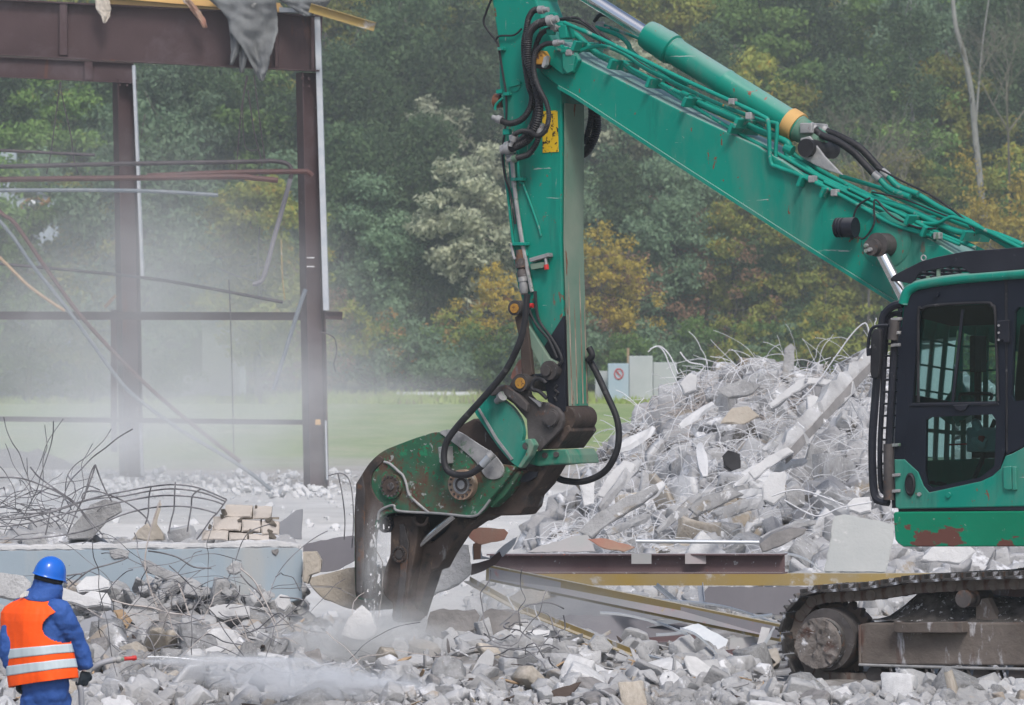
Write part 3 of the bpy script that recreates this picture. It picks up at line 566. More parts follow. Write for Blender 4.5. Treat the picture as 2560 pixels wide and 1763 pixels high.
def sheetpx(name, lab, cat, rows, Yc, m, amp=.08, fr_=5, th=.01, grp=None):
    """hanging cloth: rows of (y, x_left, x_right) in photo pixels, folded in depth"""
    nu = 14; V = []; F = []
    rr = []
    for i in range(len(rows)-1):
        for k in range(4):
            t = k/4; rr.append([rows[i][j]*(1-t)+rows[i+1][j]*t for j in range(3)])
    rr.append(rows[-1])
    for j, (y, xa, xb) in enumerate(rr):
        for i in range(nu+1):
            t = i/nu; x = xa+(xb-xa)*t+2*noise.noise((i*3.1, j*1.7, 1))
            V.append(W(x, y+2*noise.noise((i, j*.5, 4)), Yc+amp*math.sin(t*fr_+j*.25)+amp*.8*noise.noise((i*.4, j*.3, 2))))
    for j in range(len(rr)-1):
        for i in range(nu):
            a = j*(nu+1)+i; F.append((a, a+1, a+nu+2, a+nu+1))
    o = mesh(name, V, F, m, None, 'all'); s = o.modifiers.new('solid', 'SOLIDIFY'); s.thickness = th; return tag(o, lab, cat, grp)
sheetpx('roofing_felt', 'big torn grey roofing felt hanging over the girder', 'roofing felt', [(-25, 510, 688), (0, 522, 690), (25, 552, 692), (50, 570, 694), (80, 574, 694), (110, 600, 684), (140, 618, 676), (165, 630, 672), (185, 638, 666), (203, 650, 660)], YF-.6, 'felt', .12)
sheetpx('roofing_felt', 'narrow torn felt strip left of the big felt', 'roofing felt', [(70, 573, 592), (100, 576, 600), (130, 578, 596), (162, 576, 581)], YF-.55, 'felt', .05, grp='felt strips')
sheetpx('roofing_felt', 'second felt strip tucked under the big felt', 'roofing felt', [(105, 596, 616), (140, 598, 618), (182, 600, 608)], YF-.5, 'felt', .05, grp='felt strips')
sheetpx('roofing_felt', 'crumpled felt flap over the girder end', 'roofing felt', [(-25, 690, 850), (0, 696, 828), (15, 722, 815), (28, 742, 798), (40, 760, 784)], YF-.62, 'felt', .12)
sheetpx('foam_scrap', 'dangling yellow and black foam scrap on the girder at left', 'insulation scrap', [(-15, 236, 268), (5, 238, 274), (22, 240, 277), (30, 246, 276), (42, 254, 275), (58, 258, 264)], YF-.4, 'concrete_warm', .03)
sheetpx('foam_scrap', 'curved brown insulation scrap hanging before the girder', 'insulation scrap', [(0, 456, 476), (15, 468, 490), (30, 480, 502), (50, 496, 514), (70, 508, 517)], YF-.4, 'rust_sheet', .03)
yb = ibeam(W(775, 20, YF-1), W(937, 68, YF-1), .17, .1, .012, .01, kind='U').obj('yellow_purlin', 'yellow_beam'); tag(yb, 'yellow roof purlin sticking out past the girder end', 'purlin')
# ================= RUBBLE =================
def rock_proto(seed, kind):
    g = random.Random(seed); bm = bmesh.new(); pts = []
    if kind == 'box':
        for x in (-1, 1):
            for y in (-1, 1):
                for z in (-1, 1):
                    p = Vector((x, y, z)); q = g.random()
                    if q < .35:                                   # broken corner
                        for k in range(3): r = p.copy(); r[k] *= g.uniform(.1, .6); pts.append(r)
                    else: pts.append(p+Vector([g.uniform(-.22, .12)*s for s in p]))
    elif kind == 'slab':
        n = g.randint(5, 7); a0 = g.random()*6
        for k in range(n):
            a = a0+k*6.283/n+g.uniform(-.3, .3); r = g.uniform(.75, 1.15)
            for z in (-1, 1): pts.append(Vector((math.cos(a)*r, math.sin(a)*r, z*g.uniform(.8, 1.1))))
    else:
        for k in range(15):
            v = Vector((g.gauss(0, 1), g.gauss(0, 1), g.gauss(0, 1))).normalized()*g.uniform(.8, 1.15); pts.append(v)
    for p in pts: bm.verts.new(p)
    r = bmesh.ops.convex_hull(bm, input=bm.verts); bmesh.ops.delete(bm, geom=list({e for e in r['geom_interior'] if isinstance(e, bmesh.types.BMVert)}), context='VERTS')
    bmesh.ops.dissolve_limit(bm, angle_limit=.25, verts=bm.verts, edges=bm.edges)
    bmesh.ops.bevel(bm, geom=bm.edges, offset=.07, segments=1, affect='EDGES', clamp_overlap=True)
    if kind != 'pebble':
        bmesh.ops.triangulate(bm, faces=bm.faces); bmesh.ops.subdivide_edges(bm, edges=[e for e in bm.edges if e.calc_length() > .8], cuts=1)
    bmesh.ops.triangulate(bm, faces=bm.faces)
    for v in bm.verts: v.co += Vector(noise.noise_vector(v.co*1.7+Vector((seed, 0, 0))))*.13
    bmesh.ops.recalc_face_normals(bm, faces=bm.faces)
    V = np.array([v.co[:] for v in bm.verts]); F = np.array([[v.index for v in f.verts] for f in bm.faces]); bm.free(); return V, F
PROTO = [rock_proto(s, k) for s, k in enumerate(['box']*7+['slab']*5+['round']*6)]
PMESH = {}
def pmesh(i, m):
    if (i, m) not in PMESH: PMESH[(i, m)] = npmesh('chunk', PROTO[i][0], PROTO[i][1], m, 3)
    return PMESH[(i, m)]
def eulmat(e):
    cx, sx, cy, sy, cz, sz = np.cos(e[:, 0]), np.sin(e[:, 0]), np.cos(e[:, 1]), np.sin(e[:, 1]), np.cos(e[:, 2]), np.sin(e[:, 2])
    M = np.empty((len(e), 3, 3)); M[:, 0, 0] = cy*cz; M[:, 0, 1] = sx*sy*cz-cx*sz; M[:, 0, 2] = cx*sy*cz+sx*sz
    M[:, 1, 0] = cy*sz; M[:, 1, 1] = sx*sy*sz+cx*cz; M[:, 1, 2] = cx*sy*sz-sx*cz; M[:, 2, 0] = -sy; M[:, 2, 1] = sx*cy; M[:, 2, 2] = cx*cy; return M
def scatter(n, pxr, yr, smin, smax, power, seed, kinds, tilt=.7, keep=None, up=.3, jit=0):
    g = np.random.default_rng(seed); Y = g.uniform(yr[0], yr[1], n); px = g.uniform(pxr[0], pxr[1], n)
    if keep is not None: k = keep(px, Y, g.random(n)); Y, px = Y[k], px[k]; n = len(Y)
    x = (px-CX)*Y/FPX; s = smin+(smax-smin)*g.random(n)**power
    pi = g.choice(kinds, n); sc = np.stack([s*g.uniform(.7, 1.5, n), s*g.uniform(.6, 1.1, n), s*g.uniform(.4, .85, n)], 1)
    slab = (pi >= 7) & (pi < 12); sc[slab] *= np.array([1.25, 1.1, .42])
    e = np.stack([g.normal(0, tilt, n), g.normal(0, tilt, n), g.uniform(0, 6.28, n)], 1)
    z = G(x, Y)+sc[:, 2]*up+jit*g.random(n); return dict(x=x, Y=Y, z=z, s=s, pi=pi, sc=sc, e=e, px=px)
def stuffmesh(name, m, D, idx, label, cat):
    Vs, Fs, off = [], [], 0
    for p in range(len(PROTO)):
        k = [i for i in idx if D['pi'][i] == p]
        if not k: continue
        V, F = PROTO[p]; M = eulmat(D['e'][k]); v = V[None]*D['sc'][k][:, None, :]; v = np.einsum('nij,nvj->nvi', M, v)+np.stack([D['x'][k], D['Y'][k], D['z'][k]], 1)[:, None, :]
        Vs.append(v.reshape(-1, 3)); Fs.append((F[None]+np.arange(len(k))[:, None, None]*len(V)+off).reshape(-1, 3)); off += len(k)*len(V)
    return tag(link(npmesh(name, np.concatenate(Vs), np.concatenate(Fs), m, 3), name), label, cat, kind='stuff')
def zone(px, Y, w):                       # where a chunk lies, in findable words
    if w == 'fore':
        if px < 210: return 'at the bottom left beside the worker'
        if px < 420: return 'under the water jet'
        if px < 620: return 'below the blue wall slab'
        if px < 800: return 'right of the blue slab, by the wire tangle'
        if px < 960: return 'in the dust below the crusher jaws'
        if px < 1130: return 'just right of the crusher jaws'
        if px < 1320: return 'in the bottom middle of the rubble'
        if px < 1500: return 'before the ends of the yellow beams'
        if px < 1700: return 'under the slanting yellow beam'
        if px < 1880: return 'left of the track'
        return 'in front of the drive drum' if px < 2150 else 'in front of the track rollers'
    h = 'high on the heap' if Y > 62 else ('mid-heap' if Y > 58.5 else 'low on the heap')
    b = 'at its left end' if px < 1560 else 'left of its middle' if px < 1760 else 'at its middle' if px < 1960 else 'below the long pillar' if px < 2110 else 'left of the cab' if px < 2260 else 'behind and below the cab'
    return h+', '+b
def individuals(D, idx, w, mats, grp):
    out = []
    for i in idx:
        m = mats[int(D['e'][i][2]*100) % len(mats)]; p = int(D['pi'][i]); s = D['s'][i]
        shade = {'concrete': 'grey', 'concrete_white': 'whitish', 'concrete_warm': 'tan', 'concrete_dark': 'dark grey', 'block_brick': 'pale'}[m]
        form = 'blocky' if p < 7 else 'flat' if p < 12 else 'rounded'
        o = link(pmesh(p, m), 'concrete_chunk', (D['x'][i], D['Y'][i], D['z'][i]), tuple(D['e'][i]), tuple(D['sc'][i]))
        tag(o, f"{form} {shade} chunk {zone(D['px'][i], D['Y'][i], w)}", 'concrete chunk', grp); out.append(o)
    return out
def split(D, n): o = np.argsort(-D['s']*1000/D['Y']); return list(o[:n]), list(o[n:])
box, slab, rnd = list(range(7)), list(range(7, 12)), list(range(12, 18))
# foreground field
crestk = lambda px, Y, r: (px < 2000) | (Y < 39.6)
D = scatter(7500, (-330, 2700), (37.4, 46.5), .012, .15, 5.0, 11, box+slab+rnd[:2]+slab, keep=lambda px, Y, r: ((px < 1930) | (Y < 39.3)) & ((Y < 44.5) | (px < 1500)), up=.3)
a, r_i = split(D, 85); individuals(D, a, 'fore', ['concrete', 'concrete_white', 'concrete', 'concrete_warm', 'concrete', 'concrete_dark'], 'chunks of the foreground rubble')
stuffmesh('rubble', 'concrete_stuff', D, r_i, 'small broken concrete covering the foreground', 'rubble')
D = scatter(110, (150, 800), (40.6, 44.4), .05, .15, 1.8, 21, slab+box[:3], .55, up=.8)
a, r_i = split(D, 60); individuals(D, a, 'fore', ['concrete', 'concrete', 'concrete_dark', 'concrete_white', 'concrete_warm'], 'broken slabs below the blue wall')
D = scatter(700, (170, 700), (43.6, 44.9), .02, .09, 2.2, 23, box+slab, .8, keep=lambda px, Y, r: r < .35+.65*np.exp(-((px-430)/120)**2), up=.6, jit=.34)
stuffmesh('rubble', 'concrete_stuff', D, range(len(D['x'])), 'rubble heaped against the blue wall slab', 'rubble')
# fine bottom strip: rounded, tan
D = scatter(3800, (-50, 2700), (37.3, 39.2), .015, .085, 2.4, 12, rnd[:3]+box+slab[:2], keep=lambda px, Y, r: r < np.where(px > 1500, 1, .7), up=.6)
a, r_i = split(D, 42); individuals(D, a, 'fore', ['concrete_warm', 'concrete', 'concrete_warm', 'concrete_white'], 'stones along the bottom edge')
stuffmesh('rubble', 'concrete_stuff', D, r_i, 'gravel-sized rubble along the bottom edge', 'rubble')
D = scatter(900, (-330, 1960), (37.6, 45), .02, .075, 2.5, 31, slab, .5, keep=lambda px, Y, r: (Y < 44) | (px < 1500), up=.5, jit=.08)
D['sc'] = np.stack([D['s']*2.4, D['s']*.4, D['s']*.14], 1)
stuffmesh('splinters', 'heap_stuff', D, range(0, 600), 'pale splinters and thin shards between the foreground blocks', 'splinters')
stuffmesh('scraps', 'brown_steel', D, range(600, 700), 'small dark metal and wood scraps in the foreground', 'scraps')
stuffmesh('scraps', 'wood', D, range(700, 790), 'small tan wood scraps in the foreground', 'scraps')
# the big heap
D = scatter(8800, (1250, 2950), (53.2, 68), .018, .27, 4.0, 13, box+slab+slab+slab, 1.0, keep=lambda px, Y, r: G((px-CX)*Y/FPX, Y) > .06, up=.5)
a, r_i = split(D, 105); individuals(D, a, 'heap', ['concrete', 'concrete_white', 'concrete', 'concrete_white', 'concrete', 'concrete_warm'], 'chunks of the big heap')
stuffmesh('rubble', 'heap_stuff', D, r_i, 'broken concrete making up the big heap', 'rubble')
D = scatter(1600, (1180, 2700), (50, 56), .02, .16, 2.5, 17, box+rnd, .8, keep=lambda px, Y, r: r < .7, up=.4)
stuffmesh('rubble', 'concrete_stuff', D, range(len(D['x'])), 'small rubble at the foot of the big heap', 'rubble')
# behind the blue slab
D = scatter(900, (-330, 760), (45.4, 48.5), .02, .17, 2.8, 14, box+rnd, keep=None, up=.3)
stuffmesh('rubble', 'concrete_stuff', D, range(len(D['x'])), 'small rubble behind the blue wall slab', 'rubble')
# crumbs on the white floor, little heaps at the column feet
D = scatter(700, (-300, 1500), (49, 92), .012, .07, 3, 15, box+rnd, up=.3)
stuffmesh('rubble', 'concrete_white', D, range(len(D['x'])), 'crumbs strewn over the white floor', 'rubble')
D = scatter(2600, (-200, 1350), (88, 104), .012, .085, 3.0, 16, box+rnd, keep=lambda px, Y, r: r < .25+.75*np.exp(-((px-330)/90)**2)+.75*np.exp(-((px-760)/110)**2)+.4*np.exp(-((px-560)/150)**2), up=.5, jit=.12)
stuffmesh('rubble', 'concrete_white', D, range(len(D['x'])), 'pale rubble around the feet of the steel columns', 'rubble')

# ---- single pieces traced from the photo ----
GL = 'large concrete pieces'
def slabpx(lab, pts, Yc, th, m='concrete', name='concrete_slab', cat='concrete slab', lean=0, grp=None, n=.035, parent=None, yaw=0):
    """a flat-faced broken piece: outline at distance Yc, real thickness, chipped edges and lumpy back"""
    P_ = []
    for i in range(len(pts)):
        a, b_ = pts[i], pts[(i+1) % len(pts)]; L = math.hypot(b_[0]-a[0], b_[1]-a[1]); k = max(1, int(L/14))
        for j in range(k):
            t = j/k; w = 0 if j == 0 else 1.6
            P_.append((a[0]+(b_[0]-a[0])*t+w*random.uniform(-1, 1), a[1]+(b_[1]-a[1])*t+w*random.uniform(-1, 1)))
    ymax = max(p[1] for p in P_); xm = sum(p[0] for p in P_)/len(P_)
    V3 = [W(x, y, Yc+lean*(ymax-y)*Yc/FPX+yaw*(x-xm)*Yc/FPX) for x, y in P_]
    bm = bmesh.new(); vs = [bm.verts.new(v) for v in V3]; f = bm.faces.new(vs); bm.normal_update()
    nrm = f.normal.copy(); 
    if nrm.y < 0: nrm = -nrm
    r = bmesh.ops.extrude_face_region(bm, geom=[f]); ev = [g for g in r['geom'] if isinstance(g, bmesh.types.BMVert)]
    c = sum((v.co for v in ev), Vector())/len(ev)
    for v in ev: v.co += nrm*th+(c-v.co)*.06+Vector(noise.noise_vector(v.co*5))*n
    bmesh.ops.bevel(bm, geom=[e for e in bm.edges if len(e.link_faces) == 2 and e.calc_face_angle(0) > .9], offset=.012, segments=2, affect='EDGES', clamp_overlap=True)
    bmesh.ops.triangulate(bm, faces=bm.faces); bmesh.ops.recalc_face_normals(bm, faces=bm.faces)
    V = [v.co.copy() for v in bm.verts]; F = [tuple(v.index for v in f.verts) for f in bm.faces]; bm.free()
    o = mesh(name, V, F, m, parent); 
    return tag(o, lab, cat, grp) if not parent else o
# blue painted wall slab
bw = root('wall_slab', 'long light-blue painted wall slab lying on its edge behind the worker', 'wall slab', P(300, 45))
slabpx('', [(-260, 1384), (0, 1378), (300, 1374), (560, 1371), (742, 1369), (758, 1376), (756, 1440), (757, 1500), (700, 1512), (420, 1560), (0, 1600), (-260, 1600)], 45, .14, 'blue_wall', 'painted_face', parent=bw, n=0)
slabpx('', [(-260, 1372), (0, 1364), (200, 1360), (480, 1358), (700, 1352), (752, 1360), (757, 1369), (560, 1371), (300, 1374), (0, 1378), (-260, 1384)], 45.02, .32, 'concrete_white', 'broken_top_edge', parent=bw)
slabpx('', [(688, 1374), (696, 1371), (697, 1380), (690, 1391), (680, 1384), (678, 1376)], 44.985, .02, 'concrete_dark', 'chipped_patch', parent=bw, n=0)
slabpx('', [(272, 1376), (300, 1371), (325, 1378), (318, 1396), (285, 1400), (276, 1392)], 44.985, .02, 'concrete', 'chipped_patch', parent=bw, n=0)
# mortared block stump
bs = root('masonry_stump', 'stump of pale blocks in mortar standing on the blue slab', 'masonry', W(600, 1350, 45.4))
def blk(x0, y0, x1, y1, Yc, th=.2, sk=0):
    return slabpx('', [(x0+sk, y0), (x1+sk, y0+2), (x1, y1), (x0, y1-1)], Yc, th, 'block_brick', 'block', parent=bs, n=.004)
for a in [(560, 1262, 628, 1294, 45.35, .2, 4), (632, 1265, 677, 1299, 45.35, .2, 3), (530, 1292, 600, 1328, 45.3, .2, 3), (604, 1300, 650, 1331, 45.3, .2, 0), (654, 1303, 697, 1338, 45.3, .2, 1),
          (504, 1326, 569, 1352, 45.25, .2, 2), (573, 1332, 618, 1352, 45.25, .2, 0), (622, 1336, 672, 1352, 45.25, .2, 0)]: blk(*a)
for px, py, r in [(560, 1280, .045), (555, 1292, .03), (600, 1300, .03), (625, 1334, .05), (632, 1345, .05), (672, 1300, .04), (682, 1308, .045), (680, 1342, .05), (676, 1330, .035), (525, 1318, .03), (542, 1340, .025), (640, 1268, .02)]:
    link(pmesh(12+int(px) % 6, 'mortar'), 'mortar_lump', W(px, py, 45.3)-bs.location, (px, py, 0), (r, r*.6, r*.8), bs)
mo = MB(); 
for a in [(533, 1294, 696, 1299), (506, 1327, 690, 1333), (602, 1300, 604, 1330), (651, 1300, 653, 1333), (629, 1266, 631, 1296), (570, 1330, 572, 1352), (619, 1334, 621, 1352)]:
    p, q = W(a[0], a[1], 45.38), W(a[2], a[3], 45.38); mo.box(((p.x+q.x)/2, 45.46, (p.z+q.z)/2), (abs(q.x-p.x), .14, abs(p.z-q.z)))
mo.obj('mortar_joints', 'mortar', bs)
L_ = [
 ('lumpy grey chunk under the wire arch at left', [(170, 1330), (195, 1300), (225, 1262), (262, 1248), (300, 1255), (306, 1280), (270, 1300), (245, 1330), (225, 1350), (168, 1350)], 45.6, .35, 'concrete', 0),
 ('pointed tan fragment with an upright splinter', [(330, 1350), (345, 1325), (362, 1312), (372, 1318), (384, 1300), (398, 1252), (404, 1262), (392, 1310), (408, 1340), (408, 1352)], 45.5, .15, 'concrete_warm', 0),
 ('thin grey curved fin behind the block stump', [(690, 1308), (715, 1295), (740, 1275), (757, 1272), (757, 1300), (755, 1350), (700, 1345)], 46.5, .03, 'grey_sheet', 0),
 ('pale slab corner lying left of the worker helmet', [(-10, 1430), (10, 1432), (60, 1440), (76, 1455), (76, 1490), (40, 1500), (-10, 1492)], 43.5, .2, 'concrete', .1),
 ('long pale slab sloping behind the worker neck', [(145, 1465), (175, 1475), (250, 1500), (258, 1512), (215, 1520), (150, 1500)], 43.2, .12, 'concrete_white', .2),
 ('broad ribbed fragment above the tan chip', [(190, 1465), (215, 1440), (250, 1436), (272, 1450), (275, 1470), (230, 1478), (195, 1480)], 43.6, .12, 'concrete_white', .5),
 ('flat light block with a step edge', [(208, 1488), (228, 1476), (268, 1482), (277, 1500), (276, 1518), (240, 1520), (212, 1510)], 43.3, .2, 'concrete_white', .3),
 ('large tilted slab in front of the blue wall, upper left', [(352, 1402), (372, 1400), (445, 1440), (447, 1462), (430, 1458), (360, 1425)], 44.1, .1, 'concrete', .1),
 ('large blue-faced tilted slab under it', [(478, 1408), (500, 1406), (575, 1452), (580, 1470), (570, 1478), (520, 1470), (470, 1462)], 44.1, .16, 'blue_wall', .1),
 ('small rough boulder hanging on a rebar', [(565, 1422), (585, 1402), (600, 1408), (606, 1428), (590, 1438), (572, 1436)], 43.9, .12, 'concrete', 0),
 ('grey diamond-shaped chunk with a white patch', [(306, 1530), (345, 1492), (360, 1494), (396, 1530), (398, 1552), (350, 1568), (318, 1548)], 42.6, .2, 'concrete', .1),
 ('tan triangular chip left of the diamond chunk', [(282, 1525), (306, 1522), (330, 1550), (312, 1580), (300, 1565)], 42.55, .05, 'wood', .1),
 ('light faceted block below the blue wall', [(410, 1558), (430, 1545), (480, 1542), (494, 1575), (480, 1590), (440, 1592), (415, 1578)], 42.6, .2, 'concrete', 0),
 ('grooved horizontal fragment right of the faceted block', [(520, 1520), (560, 1510), (622, 1512), (624, 1540), (560, 1548), (530, 1538)], 43, .16, 'concrete_white', .2),
 ('big dark-shaded grey plate behind the worker arm', [(195, 1560), (210, 1548), (278, 1524), (302, 1560), (300, 1575), (272, 1598), (228, 1625), (215, 1640)], 42.4, .06, 'grey_sheet', .2),
 ('rounded pale block by the right end of the blue slab', [(686, 1500), (700, 1486), (720, 1490), (728, 1510), (712, 1530), (692, 1520)], 43.6, .15, 'concrete_white', 0),
 ('upright tan block at the blue slab end', [(757, 1380), (790, 1378), (802, 1400), (800, 1432), (775, 1440), (768, 1460), (757, 1455)], 44.8, .2, 'concrete_warm', 0),
 ('wide cream wall piece between slab and crusher', [(765, 1448), (870, 1420), (1010, 1415), (1010, 1520), (900, 1530), (810, 1500), (780, 1470)], 45.6, .18, 'concrete_warm', 0),
 ('long white plaster board lying diagonally left of the dust', [(300, 1740), (345, 1700), (400, 1665), (470, 1638), (545, 1612), (570, 1616), (540, 1640), (460, 1672), (400, 1712), (345, 1745)], 40.5, .1, 'concrete_white', .3),
 ('second long plank-like slab under the white board', [(420, 1745), (480, 1700), (540, 1665), (600, 1640), (618, 1648), (560, 1690), (500, 1730), (450, 1763)], 40.0, .1, 'concrete_white', .3),
 ('long broken ledge behind the water jet', [(215, 1650), (260, 1625), (340, 1605), (420, 1590), (520, 1590), (560, 1600), (520, 1612), (420, 1622), (300, 1650), (230, 1665)], 41.6, .16, 'concrete', .3),
 ('small cube-like block on the ledge', [(352, 1590), (362, 1574), (392, 1580), (394, 1600), (372, 1604)], 41.8, .12, 'concrete_white', 0),
 ('white lump tossed up by the crusher jaws', [(853, 1590), (870, 1545), (905, 1512), (925, 1530), (942, 1570), (940, 1590), (915, 1602), (880, 1600)], 41.3, .22, 'concrete_white', 0),
 ('white lump lower right of the tossed one', [(953, 1655), (975, 1630), (985, 1602), (1010, 1600), (1022, 1620), (1018, 1650), (985, 1662)], 41.2, .18, 'concrete_white', 0),
 ('big grey rectangular block right of the jaws', [(1185, 1576), (1210, 1530), (1225, 1522), (1300, 1535), (1302, 1560), (1262, 1596), (1222, 1596)], 42.8, .35, 'concrete_dark', 0),
 ('long rough block with a tan top right of the jaws', [(1062, 1580), (1075, 1530), (1095, 1524), (1190, 1526), (1200, 1540), (1185, 1578), (1140, 1590), (1100, 1600)], 43, .3, 'concrete_dark', 0),
 ('light wedge block on the big grey block', [(1262, 1596), (1288, 1562), (1312, 1568), (1316, 1585), (1296, 1600)], 42.4, .14, 'concrete_white', 0),
 ('square white block left of the long yellow angle', [(1333, 1602), (1350, 1596), (1388, 1602), (1392, 1640), (1362, 1646), (1336, 1634)], 42, .2, 'concrete_white', 0),
 ('flat white cap stone above the square white block', [(1318, 1576), (1345, 1572), (1375, 1574), (1372, 1586), (1340, 1594)], 42.2, .14, 'concrete_white', .5),
 ('tilted square block below the jaws, with a pale face', [(1141, 1632), (1172, 1602), (1196, 1630), (1188, 1655), (1160, 1662)], 41.6, .16, 'block_brick', 0),
 ('tall pale lump leaning in the middle foreground', [(1173, 1690), (1200, 1640), (1220, 1622), (1236, 1635), (1232, 1662), (1215, 1690), (1190, 1706)], 40.4, .18, 'concrete_white', 0),
 ('low round-topped block right of the square white one', [(1396, 1610), (1410, 1600), (1440, 1604), (1448, 1630), (1420, 1645), (1398, 1636)], 41.8, .2, 'concrete', 0),
 ('pale boulder at the yellow angle end', [(1470, 1612), (1490, 1590), (1510, 1592), (1532, 1618), (1520, 1634), (1480, 1630)], 41.4, .2, 'concrete', 0),
 ('hip-high pale boulder in the lower middle', [(1400, 1715), (1420, 1680), (1440, 1664), (1468, 1680), (1470, 1710), (1440, 1722)], 40, .2, 'concrete', 0),
 ('tan flat block in the lower right foreground', [(1540, 1705), (1562, 1694), (1590, 1690), (1594, 1706), (1560, 1722)], 39.4, .12, 'concrete_warm', .2),
 ('smooth sloping slab under the jaws behind the blocks', [(1010, 1430), (1085, 1380), (1130, 1360), (1172, 1362), (1182, 1432), (1150, 1460), (1080, 1490), (1010, 1500)], 46.5, .12, 'concrete', .2),
 ('large smooth white-grey panel leaning left of the cab', [(2060, 1430), (2078, 1330), (2085, 1290), (2110, 1285), (2236, 1310), (2236, 1340), (2215, 1432)], 52.5, .1, 'panel_pale', .15),
 ('dark-bottomed slab jutting from the heap foot', [(1898, 1362), (1930, 1335), (1975, 1320), (2018, 1322), (2010, 1336), (1960, 1362), (1906, 1382)], 53, .5, 'concrete_dark', 0),
 ('grey beam-like slab lying above the dark slab', [(1925, 1330), (1990, 1308), (2040, 1300), (2040, 1312), (1990, 1324), (1930, 1345)], 53.4, .3, 'concrete', 0),
]
for lab, pts, Yc, th, m, ln in L_: slabpx(lab, pts, Yc, th, m, 'concrete_piece', 'concrete piece', ln, GL)
H_ = [
 ('roof-shaped white frame piece on the heap', [(1920, 1010), (2000, 948), (2020, 944), (2120, 952), (2120, 965), (2020, 962), (1960, 1000), (1930, 1020)], 62, .15, 'concrete_white'),
 ('small upright block under the white frame piece', [(2018, 992), (2035, 988), (2052, 995), (2045, 1045), (2020, 1045)], 60, .2, 'concrete_white'),
 ('large leaning slab at the heap left end', [(1445, 1330), (1490, 1285), (1560, 1245), (1640, 1210), (1648, 1225), (1600, 1260), (1530, 1305), (1480, 1345)], 55.3, .25, 'concrete'),
 ('second leaning slab above the large one', [(1490, 1240), (1520, 1190), (1560, 1150), (1590, 1160), (1570, 1200), (1530, 1250)], 57, .2, 'concrete_white'),
 ('upright narrow block at the heap left slope', [(1450, 1205), (1470, 1190), (1488, 1200), (1484, 1260), (1460, 1268)], 56.5, .2, 'concrete_white'),
 ('flat cream slab in the heap centre', [(1800, 1060), (1830, 1020), (1870, 1015), (1900, 1040), (1860, 1062), (1830, 1058)], 60.5, .08, 'concrete_warm'),
 ('grey plate low in the heap centre', [(1720, 1270), (1760, 1240), (1830, 1222), (1860, 1235), (1800, 1262), (1740, 1290)], 55, .15, 'concrete'),
 ('light block pair member beside the cab guard, left', [(1905, 1215), (1925, 1185), (1965, 1180), (1962, 1240), (1935, 1262), (1908, 1250)], 54.8, .2, 'concrete_white'),
 ('light block pair member beside the cab guard, right', [(1965, 1225), (1985, 1215), (2010, 1220), (2012, 1260), (1990, 1268), (1966, 1255)], 54.6, .2, 'concrete'),
 ('pale cube left of the cab foot', [(2118, 1260), (2135, 1245), (2175, 1242), (2178, 1278), (2150, 1285), (2122, 1276)], 54, .2, 'concrete_white'),
 ('wide grey sheet edge poking from the upper heap', [(1790, 975), (1850, 950), (1905, 960), (1880, 985), (1820, 995)], 63, .1, 'concrete'),
 ('blue-black torn lump in the heap', [(1805, 1140), (1820, 1125), (1850, 1135), (1852, 1170), (1830, 1178), (1812, 1165)], 57.4, .15, 'rubber'),
 ('long block lying on the heap under the pillar', [(1870, 1180), (1920, 1140), (1970, 1118), (1985, 1130), (1930, 1165), (1885, 1200)], 57, .2, 'concrete_white'),
 ('angular white chunk near the heap crest', [(1700, 960), (1725, 932), (1742, 940), (1740, 975), (1712, 985)], 63, .2, 'concrete_white'),
 ('pale slab standing on the heap crest', [(1955, 945), (1962, 870), (1978, 858), (1988, 868), (1985, 925), (1975, 955)], 65, .1, 'concrete'),
 ('broad light slab below the cab', [(2300, 1400), (2330, 1368), (2420, 1360), (2440, 1380), (2400, 1410)], 54, .2, 'concrete_white'),
]
for lab, pts, Yc, th, m in H_: slabpx(lab, pts, Yc, th, m, 'concrete_piece', 'concrete piece', .15, GL)

# long broken beams lying in the heap
def roughbeam(lab, x0, y0, x1, y1, w, Y0, Y1, m='concrete', strip=False):
    a, b_ = W(x0, y0, Y0), W(x1, y1, Y1); ax = (b_-a); L = ax.length; ax.normalize(); s_ = ax.cross(Vector((0, 1, 0))).normalized(); u = s_.cross(ax); r = w*Y0/FPX/2; n = max(4, int(L/.16)); rs = []
    for i in range(n+1):
        t = i/n; c = a+ax*(L*t); k = r*(1+.5*noise.noise((i*.55, x0, 0)))*(.55 if i in (0, n) else 1); c = c+u*(r*.5*noise.noise((i*.4, y0, 3))); q = []
        for dx, dz in ((-1, -.8), (-.2, -1), (1, -.85), (1.05, .1), (.95, .8), (.1, 1), (-.95, .85), (-1, 0)):
            q.append(c+s_*(dx*k)+u*(dz*k*.8)+Vector(noise.noise_vector((i*1.3, dx*3, dz*3+x0)))*r*.5)
        rs.append(q)
    o = MB().rings(rs).obj('concrete_piece', m); tag(o, lab, 'concrete piece', 'broken beams in the heap')
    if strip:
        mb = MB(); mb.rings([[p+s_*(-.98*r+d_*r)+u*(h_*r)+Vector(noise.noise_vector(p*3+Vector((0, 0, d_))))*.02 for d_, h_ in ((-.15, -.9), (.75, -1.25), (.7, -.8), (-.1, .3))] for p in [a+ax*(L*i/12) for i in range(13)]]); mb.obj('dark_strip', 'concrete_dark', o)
hc_ = lambda x, y: (1280+x/2.39, 750+y/2.39)
